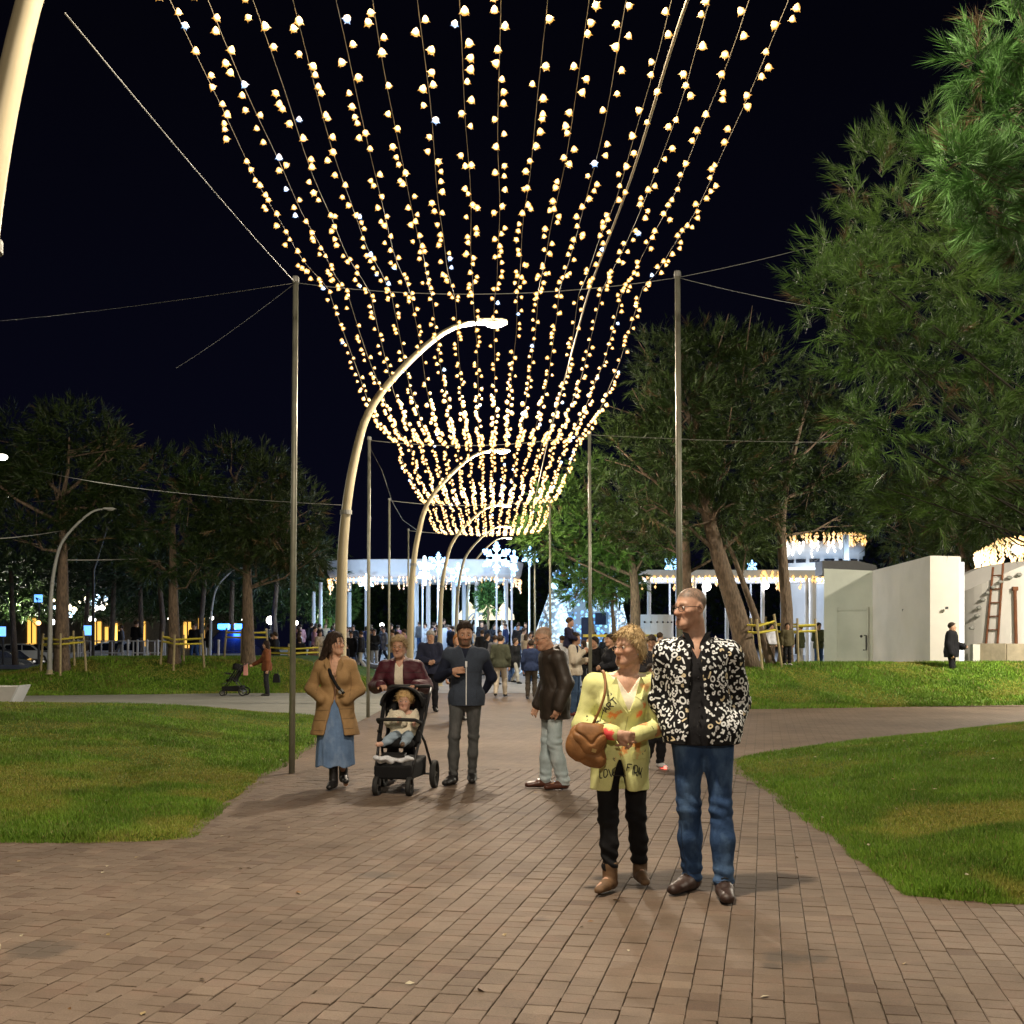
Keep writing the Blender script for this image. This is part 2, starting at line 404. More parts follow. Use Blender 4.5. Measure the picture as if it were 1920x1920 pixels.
blades('grass_beyond_gravel', sample(70000, 31, 39, 1.5, lambda y: -24+0*y, lambda y: -4.3+0*y, 4), lambda x, y: np.where(y > lawnD_near(x)-.05, hD(x, y), -.3), .075, .03)

def leaves():
    rr = np.random.default_rng(12); V, F, C = [], [], []; n = 0
    for k in range(150):
        y = rr.uniform(4.6, 15); x = rr.uniform(-.45*y, .45*y)
        z = .008
        if y > 8.7 and x < lawnA_right(y): z = float(hA(np.array(x), np.array(y)))+.02
        elif y > 6.7 and x > lawnB_left(y): z = float(hB(np.array(x), np.array(y)))+.03
        elif rr.random() < .55: continue
        a = rr.uniform(0, 6.28); l = rr.uniform(.012, .028); w = l*.5; u = np.array([math.cos(a), math.sin(a), 0]); v = np.array([-math.sin(a), math.cos(a), rr.uniform(-.4, .4)]); p = np.array([x, y, z])
        V += [p-u*l, p+v*w+[0, 0, .006], p+u*l, p-v*w]; F.append([n, n+1, n+2, n+3]); n += 4; C.append(rr.choice([0, 1, 2]))
    pal = np.array([[.30, .22, .10], [.20, .11, .05], [.45, .40, .28]])
    o = mesh_np('fallen_leaves', np.array(V), np.array(F), BM, attrs={'col': ('FLOAT_COLOR', 'FACE', pal[C])}); o['kind'] = 'stuff'
leaves()

# ------------------------------------------------------------------ curved street lamps
CREAM = M('cream_paint', (.40, .345, .22), .45, .10, 2.2, 90, .06, .002)
GALV = M('galvanised_pole', (.27, .27, .21), .45, .2, 5, 60, .1, .002, metal=.35)
STEEL = M('wire_steel', (.24, .24, .22), .5, .1, 3, 10, 0)
LED = E('led_panel', (1., .96, .86), 30)
DARKMETAL = M('dark_metal', (.03, .03, .032), .5, .2)
LAMP_PROF = [(0, 0), (.02, 1.6), (.05, 2.9), (.11, 3.55), (.19, 4.05), (.35, 4.74), (.53, 5.08), (.72, 5.32), (.98, 5.60), (1.22, 5.83), (1.47, 6.04), (1.62, 6.13), (1.72, 6.19), (1.80, 6.205), (2.0, 6.215)]
def smooth_pts(P, n):
    P = np.array(P, float); t = np.r_[0, np.cumsum(np.linalg.norm(np.diff(P, axis=0), axis=1))]
    u = np.linspace(0, t[-1], n); Q = np.stack([np.interp(u, t, P[:, k]) for k in range(P.shape[1])], 1)
    for _ in range(2): Q[1:-1] = (Q[:-2]+2*Q[1:-1]+Q[2:])/4
    return Q
def make_lamp(label, group):
    t = thing('street_lamp', (0, 0, 0), label, 'street lamp', group)
    q = smooth_pts(LAMP_PROF, 44); k = np.linspace(0, 1, 44)
    m = MB(); m.tube([(a, 0, z) for a, z in q], list(.098-.062*k**1.1), 14); m.build('pole', CREAM, t, True)
    m = MB(); m.lathe([(.17, 0), (.17, .02), (.115, .03), (.112, .16), (.10, .17)], (0, 0, 0), 16); m.build('base_plate', CREAM, t, False)
    m = MB(); m.lathe([(.083, -.03), (.088, -.03), (.088, .03), (.083, .03)], (.10, 0, 3.42), 14); m.build('clamp', STEEL, t)
    m = MB(); m.prism([(-.10, -.03), (.30, -.035), (.36, -.02), (.36, .01), (.28, .035), (-.10, .035)], -.09, .09, 'y')
    h = m.build('lamp_head', CREAM, t, False, .012); h.location = (2.12, 0, 6.23)
    m = MB(); m.ball((.17, 0, -.03), .062, 14, 8, (2.4, 1.2, .9)); m.build('led_panel', LED, h, True)
    return t
lamp0 = make_lamp('curved cream lamp post', 'curved cream street lamps along the brick path')
LAMP_Y = [5.55, 16.9, 28.2, 39.4, 50.6, 62]
LAMP_LAB = ['nearest curved cream lamp post, cut off by the upper left corner',
            'biggest fully visible curved cream lamp post, behind the woman in the camel coat',
            'curved cream lamp post behind the woman pushing the buggy, second lit lamp along the path',
            'curved cream lamp post behind the grey-haired man in navy, third under the lights',
            'thin grey curved lamp post rising behind the star decorations over the pavilion',
            'last thin curved lamp post, in front of the pale ribbed arches']
LPOW = [2100, 2300, 2300, 1500, 900, 600]
for i, y in enumerate(LAMP_Y):
    o = lamp0 if i == 0 else copy_tree(lamp0)
    o.location = (-2.58+.002*y-(.09 if i == 0 else 0), y, float(h_plaza(y))); o['label'] = LAMP_LAB[i]
    lamp_light('lamp_glow', (o.location.x+2.27, y, o.location.z+6.12), LPOW[i], (1., .85, .66), .15)
# invented lamp post behind the camera, added to light the scene evenly
o = copy_tree(lamp0); o.location = (-2.58, -5.8, 0); o['label'] = 'added unseen curved cream lamp post behind the photographer'
lamp_light('lamp_glow', (-.31, -5.8, 6.12), 2600, (1., .85, .66), .15)
# other curved lamps on the left lawn, seen from afar
def side_lamp(x, y, z, s, mirror, label, tint=None, rz=0):
    o = copy_tree(lamp0); o.location = (x, y, z); o.scale = (s*(-1 if mirror else 1), s, s); o.rotation_euler = (0, 0, rz); o['label'] = label; o['group'] = 'lamp posts on the far left lawn'; return o
SIDEM = M('grey_lamp_paint', (.30, .31, .29), .5, .15, 3, 60, .1, .003); BLUEM = M('bluish_lamp_paint', (.50, .58, .75), .5, .1, 3, 60, .1, .003)  # darker grey and bluish paints of the side lamps
def unlit(o, m):
    for c in o.children:
        if c.name.startswith(('pole', 'lamp_head')): c.material_slots[0].link = 'OBJECT'; c.material_slots[0].material = m
        for d in c.children: d.material_slots[0].link = 'OBJECT'; d.material_slots[0].material = STEEL
def thin(o, f):
    return o
unlit(side_lamp(wx(93, 34.5), 34.5, .55, .80, False, 'pale curved lamp post with a wire tied to it beside the leftmost trunk'), SIDEM)
unlit(side_lamp(wx(394, 46), 46, .75, .60, False, 'slim bluish white curved lamp post between the middle left trunks'), BLUEM)
unlit(side_lamp(wx(22, 62), 62, .9, .55, True, 'short pale curved lamp post far behind the parked cars'), SIDEM)
# two invented lamp posts off to the right, added for their light
for x_, y_, pw, mi in ((13.2, 27.0, 6200, False), (12.2, 9.0, 1300, True)):
    side_lamp(x_, y_, .02, 1.0, mi, 'added unseen curved cream lamp post off to the right, '+('by the cross path' if y_ > 20 else 'by the near lawn')); lamp_light('lamp_glow', (x_+(-2.27 if mi else 2.27), y_, 6.1), pw, (1., .90, .72), .15)

# ------------------------------------------------------------------ timber poles that carry the lights
POLES = [(547, 13.16, 5.69, 'left'), (1276, 13.16, 5.75, 'right'), (690, 23, 5.62, 'left'), (1107, 23, 5.73, 'right'), (729, 33.1, 5.66, 'left'), (1032, 33.1, 5.7, 'right'), (765, 42.6, 5.66, 'left'), (1003, 42.6, 5.7, 'right')]
PLAB = ['tall grey-green pole standing at the grass edge left of the woman in the camel coat', 'tall pale pole rising behind the man in the patterned shirt',
        'slim pole between the camel coat woman and the woman with the buggy', 'slim pale pole above the man in the beige hoodie, before the green trees',
        'thin pole just right of the largest lit lamp post', 'thin pole against the green tree right of the big star', 'thin short pole left of the white side-on star, before the pavilion', 'farthest thin pole, right of the pavilion columns']
poletops = []
for i, (X, D, h, s) in enumerate(POLES):
    x = wx(X, D); lean = (.045 if X < 960 else -.035)*(13.16/D if i > 1 else 1)
    z0 = float(h_plaza(D))
    t = thing('light_pole', (x, D, z0), PLAB[i], 'pole', 'poles carrying the string lights')
    m = MB(); m.tube([(0, 0, -.05), (lean*.5, 0, h*.5), (lean, 0, h)], [.036, .034, .031], 12); m.build('shaft', GALV, t, True)
    m = MB(); m.lathe([(.0, .012), (.036, .012), (.041, 0), (.041, -.05), (.031, -.055)], (lean, 0, h), 12); m.build('cap', STEEL, t)
    poletops.append(Vector((x+lean, D, z0+h-.06)))

def wire(name, pts, r, label, group=None, mat=None, cat='wire', n=5):
    m = MB(); m.tube(pts, r, n); o = m.build(name, mat or STEEL, None, True); tag(o, label, cat, group); return o
def sagged(a, b, sag, n=14):
    a, b = Vector(a), Vector(b); return [a.lerp(b, t)+Vector((0, 0, -4*sag*t*(1-t))) for t in np.linspace(0, 1, n)]
ROWD = [3.3, 13.16, 23, 33.1, 42.6]
for k in range(4):
    a, b = poletops[2*k], poletops[2*k+1]
    wire('cross_wire', sagged(a, b, .16), .0045+.003*k, ['wire stretched between the two nearest poles under the lights', 'wire stretched between the second pair of poles', 'wire stretched between the third pair of poles', 'wire stretched between the farthest pair of poles'][k], 'wires between the poles')
wire('cross_wire', sagged((-2.5, 3.3, 5.6), (2.1, 3.3, 5.6), .16), .006, 'wire between the poles just over the photographer', 'wires between the poles')
lt = Vector((-2.58+1.0, 5.55, 5.6))
wire('stay_wire', sagged(at(122, 25, 5.55), poletops[0], .03), .0045, 'pale wire running down from the nearest lamp post to the tall left pole', 'stay wires of the poles')
wire('stay_wire', sagged(poletops[0], at(-30, 604, 20), .04), .0032, 'thin wire from the tall left pole out over the dark left trees', 'stay wires of the poles')
wire('stay_wire', sagged(poletops[0], at(330, 690, 24), .04), .003, 'faint wire slanting down left from the tall left pole', 'stay wires of the poles')
wire('stay_wire', sagged(poletops[1], at(1560, 452, 14.5), .02), .0035, 'wire from the tall right pole up to the big pine', 'stay wires of the poles')
wire('stay_wire', sagged(poletops[1], at(1640, 592, 20), .05), .0032, 'wire from the tall right pole slanting down behind the big pine', 'stay wires of the poles')
wire('stay_wire', sagged(poletops[3], at(1640, 829, 27), .05), .005, 'wire from the second right pole level to the dark pine', 'stay wires of the poles')
wire('stay_wire', sagged(at(658, 948, 16.9), at(60, 880, 33), .15), .005, 'long wire from the big lit lamp post into the dark left trees', 'stay wires of the poles')
wire('stay_wire', sagged(at(126, 1050, 34.4), at(275, 1047, 36.5), .02), .02, 'short pale wire tied to the leftmost curved lamp post', 'stay wires of the poles')
wire('stay_wire', sagged(at(-20, 1011, 30), at(140, 990, 36), .05), .014, 'pale wire entering from the left edge before the leftmost tree', 'stay wires of the poles')
wire('stay_wire', [at(694, 840, 23), at(715, 880, 24), at(735, 940, 26), at(755, 975, 30), at(790, 1000, 34)], .008, 'loose cable drooping behind the big lamp post', 'stay wires of the poles', DARKMETAL)
# thick cable under the right part of the canopy
rp = [at(1310, -60, 6.4), at(1284, 0, 6.95), at(1190, 320, 9.6), at(1103, 545, 13.1), at(1062, 700, 18), at(1030, 815, 22.8), at(1003, 935, 33)]
wire('support_cable', smooth_pts([tuple(p) for p in rp], 40), .011, 'thick pale twisted cable running along under the right part of the lights', None, M('rope', (.5, .44, .32), .8, .2, 40), 'cable', 6)

# ------------------------------------------------------------------ string lights
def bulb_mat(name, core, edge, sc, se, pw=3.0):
    """frosted cap over a lamp: hot where one looks straight into it, its rim amber in place of a halo"""
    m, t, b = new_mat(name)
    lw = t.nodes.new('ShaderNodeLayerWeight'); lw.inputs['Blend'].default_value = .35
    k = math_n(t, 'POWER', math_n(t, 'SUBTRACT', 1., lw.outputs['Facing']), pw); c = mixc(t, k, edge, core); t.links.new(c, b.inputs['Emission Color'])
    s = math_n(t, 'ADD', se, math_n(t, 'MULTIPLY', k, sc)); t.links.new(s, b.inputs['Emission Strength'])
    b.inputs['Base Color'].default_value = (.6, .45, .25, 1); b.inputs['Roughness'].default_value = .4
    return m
WARM = bulb_mat('warm_bulb', (1., .80, .46), (1., .44, .06), 2.8, 1.0, 7.)  # amber halo put into the emission of the bulb's rim
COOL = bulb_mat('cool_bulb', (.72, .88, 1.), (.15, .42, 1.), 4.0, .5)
CAPM = M('bulb_cap', (.35, .30, .2), .6, .1, 3, 10, 0)
def bulb_mesh(mat, n, full):
    m = MB()
    m.lathe([(.003, .030), (.008, .028), (.013, .021), (.022, .012), (.0265, .0), (.026, -.012), (.020, -.021), (.010, -.0255), (.001, -.027)], (0, 0, 0), n) if full else \
        m.lathe([(.004, .028), (.024, .010), (.027, -.012), (.001, -.028)], (0, 0, 0), n)
    if full:
        for k in range(5):   # little points round the rim of the cap
            a = 2*math.pi*k/5; c, s = math.cos(a), math.sin(a)
            m.raw([(c*.024-s*.005, s*.024+c*.005, -.006), (c*.024+s*.005, s*.024-c*.005, -.006), (c*.040, s*.040, -.020), (c*.022, s*.022, -.016)], [(0, 1, 2), (1, 3, 2), (3, 0, 2)])
    o = m.build('bulb', mat, None, True); me = o.data; bpy.data.objects.remove(o); return me
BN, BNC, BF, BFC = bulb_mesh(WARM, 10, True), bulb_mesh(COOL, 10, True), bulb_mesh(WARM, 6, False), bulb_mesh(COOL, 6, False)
def canopy_z(D):
    """height of the light canopy: hung from the cross wires, drooping between them"""
    rows = ROWD; hz = [5.56, 5.56, 5.58, 5.6, 5.62]; z = np.zeros_like(D)
    sag = [.36, .36, .24, .16]
    for k in range(4):
        a, b_ = rows[k], rows[k+1]; m = (D >= a) & (D <= b_); t = (D-a)/(b_-a)
        z = np.where(m, hz[k]*(1-t)+hz[k+1]*t-4*sag[k]*t*(1-t), z)
    return z
NS = 16
ORD = ['first', 'second', 'third', 'fourth', 'fifth', 'sixth', 'seventh', 'eighth']
rng = np.random.default_rng(11)
for s in range(NS):
    f = s/(NS-1)-.5
    lab = '%s string of warm bulbs from the %s edge of the light canopy' % (ORD[s] if s < 8 else ORD[NS-1-s], 'left' if s < 8 else 'right')
    if s in (0, NS-1): lab = 'outermost string of warm bulbs along the %s edge of the light canopy' % ('left' if s == 0 else 'right')
    t = thing('string_light', (0, 0, 0), lab, 'string light', 'strings of warm bulbs over the path')
    Dw = np.concatenate([np.linspace(3.3, 13.16, 22), np.linspace(13.6, 42.6, 46)])
    ph = rng.uniform(0, 6.28, 3); wob = lambda D: .014*np.sin(D*.9+ph[0])+.006*np.sin(D*2.3+ph[1])
    dz = 0
    x = lambda D: -.05-.0195*D+3.62*f*(1+.008*np.sin(D*.45+ph[2]))+wob(D)
    sagj = 1+rng.normal(0, .03)
    z = lambda D: 5.57+(canopy_z(D)-5.57)*sagj-.10*(1-(2*f)**2)+.008*np.sin(D*3.1+ph[0])
    m = MB(); m.tube([(float(x(d)), float(d), float(z(d))) for d in Dw], .0022, 4, False); m.build('cable', CAPM, t)
    Db = 6.0+rng.uniform(0, .2); k = 0
    while Db < 42.5:
        cool = rng.random() < .035
        if rng.random() > .06:
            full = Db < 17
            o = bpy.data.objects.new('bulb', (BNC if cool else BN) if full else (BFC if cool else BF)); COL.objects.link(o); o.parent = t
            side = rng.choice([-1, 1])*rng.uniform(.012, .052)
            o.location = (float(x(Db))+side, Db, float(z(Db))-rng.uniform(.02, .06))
            sc = rng.uniform(.76, 1.04)*(.88 if full else 1.28); o.scale = (sc, sc, sc); o.rotation_euler = (rng.normal(0, .35), rng.normal(0, .35), rng.uniform(0, 6))  # far bulbs enlarged to stand in for their bloom
        Db += rng.choice([.13, .2, .27, .34, .42], p=[.28, .30, .22, .13, .07])*(.84 if Db < 18 else .82); k += 1

# ------------------------------------------------------------------ pines
def needle_mat():
    m, t, b = new_mat('needles'); a = t.nodes.new('ShaderNodeAttribute'); a.attribute_name = 'col'
    t.links.new(a.outputs['Color'], b.inputs['Base Color']); b.inputs['Roughness'].default_value = .5; b.inputs['Specular IOR Level'].default_value = .3
    return m
NM = needle_mat()
def bark_mat():
    m, t, b = new_mat('pine_bark'); v = obj_vec(t, (1, 1, .35)); n = noise_node(t, 14, 5, .7, v)
    vo = t.nodes.new('ShaderNodeTexVoronoi'); vo.inputs['Scale'].default_value = 16; t.links.new(v, vo.inputs['Vector'])
    c = ramp(t, n.outputs[0], [(.3, (.06, .045, .032)), (.6, (.15, .105, .07)), (.8, (.22, .16, .11))])
    c = mixc(t, .7, c, ramp(t, vo.outputs['Distance'], [(.0, (.5, .5, .5)), (.5, (1.2, 1.2, 1.2))]), 'MULTIPLY')
    t.links.new(c, b.inputs['Base Color']); b.inputs['Roughness'].default_value = .9; bump(t, b, vo.outputs['Distance'], .8, .03); return m
BARK = bark_mat(); BARKD = M('twig_bark', (.035, .030, .020), .95, .3, 12, 60, .3, .004)
def brushes(base, dirs, L, nl, nw, per, cols, rng, ang=(.45, .95)):
    """needles set round twigs: base (n,3), dirs (n,3) unit, L twig length (n,)"""
    n = len(base)
    up = np.where(np.abs(dirs[:, 2:3]) < .9, [[0, 0, 1.]], [[1., 0, 0]])
    a = np.cross(dirs, up); a /= np.linalg.norm(a, axis=1, keepdims=True); b_ = np.cross(dirs, a)
    t = rng.random((n, per))**.8; th = rng.uniform(0, 2*math.pi, (n, per)); an = rng.uniform(ang[0], ang[1], (n, per))*(1-.45*t)
    ln = nl*rng.uniform(.65, 1.15, (n, per))
    P0 = base[:, None]+dirs[:, None]*(t*L[:, None])[..., None]
    rad = a[:, None]*np.cos(th)[..., None]+b_[:, None]*np.sin(th)[..., None]
    D = dirs[:, None]*np.cos(an)[..., None]+rad*np.sin(an)[..., None]
    tip = P0+D*ln[..., None]; tip[..., 2] -= .06*ln*ln/nl
    sd = np.cross(D, rng.normal(0, 1, D.shape)); sd /= np.linalg.norm(sd, axis=-1, keepdims=True)+1e-6
    sd *= (nw*rng.uniform(.7, 1.2, (n, per)))[..., None]/2
    V = np.stack([P0-sd, P0+sd, tip], 2).reshape(-1, 3)
    F = np.arange(n*per*3).reshape(-1, 3)
    c = np.repeat(cols[:, None], per, 1)*rng.uniform(.7, 1.3, (n, per, 1)); return V, F, c.reshape(-1, 3)

def pine(label, base, trunk, lobes, per_vol, nl, nw, per, tw, seed, tone=(1, 1, 1), group='pines round the path', limbs=True, rbase=.16, name='pine_tree', holes=.42, ntw=5):
    """trunk: points relative to the base; lobes: ellipsoids (centre relative to base, radii) the crown's twigs fill, denser to the outside"""
    rng = np.random.default_rng(seed)
    t = thing(name, base, label, 'tree', group)
    tp = smooth_pts(trunk, 14); rr = rbase*(1-np.linspace(0, 1, 14)*.7); rr[0] *= 1.25
    m = MB(); m.tube([tuple(p) for p in tp], list(rr), 10); o = m.build('trunk', BARK, t, True)
    m = MB(); nb = 0
    B, Dr = [], []
    ax = tp[len(tp)//2:]
    for c, r in lobes:
        c = np.array(c, float); r = np.array(r, float)
        n = int(per_vol*r[0]*r[1]*r[2]*4.2)+20
        p = rng.normal(0, 1, (n*2, 3)); p /= np.linalg.norm(p, axis=1, keepdims=True); p *= (rng.random((n*2, 1))**.42)
        q = c+p*r
        keep = fbm(q+seed, 1.15/max(.5, tw*2), 2) > holes
        q, p = q[keep][:n], p[keep][:n]
        d = p*r; d /= np.linalg.norm(d, axis=1, keepdims=True)+1e-6
        d = d+rng.normal(0, .55, d.shape)+[0, 0, .25]; d /= np.linalg.norm(d, axis=1, keepdims=True)
        B.append(q); Dr.append(d)
        if limbs:
            hd_ = math.hypot(c[0]-ax[-1][0], c[1]-ax[-1][1]); s = tp[4+np.argmin(np.linalg.norm(tp[4:]-(c*[0, 0, 1]-[0, 0, r[2]*.5+.42*hd_]), axis=1))]
            mid = (s+c)/2+rng.normal(0, .12, 3)-[0, 0, .08*hd_]; w = (.028 if ntw > 1 else .016)*np.linalg.norm(r)**.5*max(1, rbase/.14)
            m.tube([tuple(s), tuple(mid), tuple(c)], [w, w*.7, w*.35], 6, False)
            for k in range(ntw):
                e = c+rng.normal(0, .55, 3)*r; s2 = mid+(c-mid)*rng.random(); m.tube([tuple(s2), tuple((s2+e)/2+rng.normal(0, .06, 3)), tuple(e)], [w*.4, w*.3, w*.12], 5, False)
    if limbs and m.n: m.build('limb', BARK if ntw > 1 else BARKD, t, True)
    B = np.concatenate(B); Dr = np.concatenate(Dr); n = len(B)
    k = fbm(B+seed*3.1, .9/max(.4, tw), 2)[:, None]
    g = np.array([.030, .062, .018])*(1-k)*1.3+np.array([.085, .13, .040])*k*1.3
    g = g*np.array(tone)*rng.uniform(.75, 1.25, (n, 1)); br = rng.random(n) < .035; g[br] = [.11, .075, .035]
    V, F, c = brushes(B, Dr, tw*rng.uniform(.6, 1.2, n), nl, nw, per, g, rng)
    mesh_np('crown', V, F, NM, t, attrs={'col': ('FLOAT_COLOR', 'FACE', c)})
    return t

def L_(X, Y, D, rx, rz, base, ry=None):
    """a crown lobe seen at X, Y in the photograph, D metres away, rx and rz photo pixels wide and high"""
    p = at(X, Y, D)-Vector(base); s = D/FOC
    return (tuple(p), (rx*s, (ry if ry else rx*s*.9), rz*s))

# the big pine at the right edge, its trunk outside the picture
b = Vector((7.3, 11.6, .25))
lob = [L_(x, y, d, rx, rz, b) for x, y, d, rx, rz in [
    (1700, 290, 11.4, 62, 75), (1640, 345, 11.2, 52, 70), (1600, 440, 11, 45, 60), (1690, 420, 10.7, 75, 60), (1775, 380, 11.4, 80, 80), (1600, 500, 10.6, 80, 48), (1545, 545, 10.4, 58, 48),
    (1660, 540, 10.2, 85, 60), (1760, 530, 10.8, 90, 70), (1850, 560, 11.2, 90, 90), (1580, 612, 10.2, 60, 42), (1660, 640, 10.2, 70, 45), (1600, 685, 10.5, 48, 26), (1720, 690, 10.3, 75, 45), (1800, 650, 10.8, 85, 60), (1880, 720, 11, 70, 80),
    (1645, 800, 9.6, 45, 55), (1600, 790, 9.8, 24, 40), (1740, 790, 10, 75, 50), (1830, 790, 10.6, 75, 60), (1690, 860, 9.8, 60, 40), (1790, 880, 10.2, 85, 50), (1660, 915, 9.9, 40, 26), (1880, 880, 10.8, 80, 80), (1740, 940, 10.6, 70, 40), (1850, 960, 11, 90, 50)]]
pine('big dark green pine reaching in from the right edge above the white wall', b, [(0, 0, 0), (-.1, 0, 2), (-.35, -.05, 4), (-.5, -.1, 6.6)], lob, 300, .15, .0066, 40, .26, 21, (1.0, 1.18, .72), 'pines on the right lawn', rbase=.2, holes=.45, ntw=1)
# nearer bright sprays
b = Vector((4.9, 6.4, .3))
lob = [L_(x, y, d, rx, rz, b) for x, y, d, rx, rz in [
    (1845, 130, 6.5, 48, 62), (1900, 70, 6.6, 42, 85), (1880, 215, 6.4, 62, 60), (1790, 305, 6.3, 38, 42), (1835, 330, 6.3, 40, 40), (1895, 320, 6.5, 48, 60), (1850, 400, 6.4, 52, 42), (1910, 430, 6.6, 42, 50), (1960, 250, 6.6, 60, 150)]]
pine('bright green pine sprays with long needles in the top right corner', b, [(0, 0, 0), (-.05, 0, 2), (-.2, .0, 4), (-.5, 0, 5.4)], lob, 950, .13, .0046, 62, .17, 22, (1.05, 1.5, 1.1), 'pines on the right lawn', rbase=.12, holes=.42)

# middle right: three pines standing on the mound
def mound(X, D):
    x = wx(X, D); return Vector((x, D, float(hC(np.array(x), np.array(D))) if x > 0 else float(hD(np.array(x), np.array(D)))))
b = mound(1402, 30.6)
T = lambda X, Y, D=30.6: tuple(at(X, Y, D)-b)
lob = [L_(x, y, d, rx, rz, b) for x, y, d, rx, rz in [(1240, 690, 31, 70, 65), (1330, 680, 31, 85, 65), (1420, 700, 31, 70, 70), (1190, 770, 30.5, 60, 60), (1290, 770, 30, 85, 70), (1390, 790, 30.2, 85, 70), (1170, 850, 30.3, 50, 60), (1260, 860, 29.8, 75, 65), (1360, 880, 30, 90, 65), (1450, 870, 30.5, 55, 65), (1230, 950, 30, 60, 45), (1340, 960, 30.2, 70, 45), (1420, 950, 30.4, 55, 55), (1280, 640, 31, 40, 28), (1370, 640, 31, 50, 28)]]
pine('broad dark pine with the thick leaning trunk behind the patterned shirt man', b, [(0, 0, -.1), T(1392, 1180), T(1368, 1110), T(1335, 1000), T(1312, 900), T(1300, 780)], lob, 62, .26, .024, 15, .42, 23, (.36, .41, .24), 'pines on the right lawn', rbase=.30)
b = mound(1288, 32); T = lambda X, Y, D=32: tuple(at(X, Y, D)-b)
lob = [L_(x, y, d, rx, rz, b) for x, y, d, rx, rz in [(1180, 930, 33, 70, 50), (1290, 900, 33, 70, 60), (1200, 990, 33, 60, 40), (1390, 1000, 33, 60, 45), (1250, 1010, 33, 50, 35)]]
pine('pine with a straight reddish trunk just right of the tall right pole', b, [(0, 0, -.1), T(1288, 1100), T(1284, 950), T(1285, 850)], lob, 60, .26, .024, 15, .42, 24, (.38, .42, .25), 'pines on the right lawn', rbase=.19)
b = mound(1472, 32.5); T = lambda X, Y, D=32.5: tuple(at(X, Y, D)-b)
lob = [L_(x, y, d, rx, rz, b) for x, y, d, rx, rz in [(1510, 760, 33, 60, 55), (1560, 800, 33, 55, 55), (1490, 840, 33, 60, 60), (1580, 880, 33, 55, 55), (1530, 910, 33, 70, 50), (1470, 960, 33, 60, 45), (1570, 970, 33, 60, 35), (1520, 710, 33, 30, 25)]]
pine('dark pine left of the white wall, its slim trunk behind the children', b, [(0, 0, -.1), T(1478, 1150), T(1466, 1050), T(1464, 950), T(1500, 800)], lob, 62, .26, .024, 15, .42, 25, (.29, .33, .20), 'pines on the right lawn', rbase=.20)
b = mound(1448, 31.2); T = lambda X, Y, D=31.2: tuple(at(X, Y, D)-b)
pine('slim dark trunk leaning left behind the yellow taped stakes', b, [(0, 0, -.1), T(1425, 1180), T(1400, 1110), T(1378, 1050), T(1350, 980)], [L_(1350, 1000, 31.5, 50, 40, b), L_(1400, 1020, 31.5, 50, 30, b)], 55, .26, .024, 15, .42, 26, (.7, .7, .6), 'pines on the right lawn', rbase=.13)
b = at(1822, 1240, 47); b.z = .8; T = lambda X, Y, D=47: tuple(at(X, Y, D)-b)
lob = [L_(x, y, d, rx, rz, b) for x, y, d, rx, rz in [(1660, 980, 47, 60, 60), (1740, 960, 47, 80, 70), (1830, 960, 47, 80, 55), (1700, 1030, 47, 60, 30), (1780, 1020, 47, 60, 40), (1640, 930, 47, 60, 60), (1880, 930, 47, 60, 50)]]
pine('dark pine behind the gap between the white wall and the drum', b, [(0, 0, -.3), T(1824, 1100), T(1800, 1020), T(1770, 960)], lob, 34, .34, .034, 13, .5, 27, (.5, .5, .45), 'pines on the right lawn', rbase=.2)

# brightly lit trees behind the canopy
b = at(1188, 1240, 42); b.z = .2; T = lambda X, Y, D=42: tuple(at(X, Y, D)-b)
lob = [L_(x, y, d, rx, rz, b) for x, y, d, rx, rz in [(1030, 1000, 42, 60, 42), (1060, 940, 42, 55, 42), (1110, 900, 42, 45, 45), (1110, 990, 42, 60, 48), (1160, 940, 42, 50, 50), (1170, 1010, 42, 60, 45), (1060, 1030, 42, 60, 24), (1140, 1032, 42, 55, 24), (1210, 1030, 42, 50, 30), (1012, 1022, 42, 32, 26)]]
pine('leafy bright green tree lit from below, right of the big star', b, [(0, 0, -.2), T(1192, 1130), T(1186, 1050), T(1150, 960)], lob, 48, .24, .045, 14, .4, 28, (.85, 1.05, .6), 'pines on the right lawn', rbase=.26, name='leafy_tree')
for k, (X, D, h, lab) in enumerate([(1150, 44, 3.5, 'dark slim trunk before the glowing castle'), (1110, 43, 3.2, 'dark trunk left of the castle tower, behind the cap wearer')]):
    b = Vector((wx(X, D), D, float(h_plaza(D))))
    pine(lab, b, [(0, 0, -.2), (.05, 0, 1.6), (-.1, 0, h)], [((-.2, 0, h+.3), (1.2, 1, .8)), ((.5, .2, h+.7), (1, 1, .8))], 45, .24, .045, 14, .4, 40+k, (1., 1.2, .8), 'pines on the right lawn', rbase=.14, name='leafy_tree')

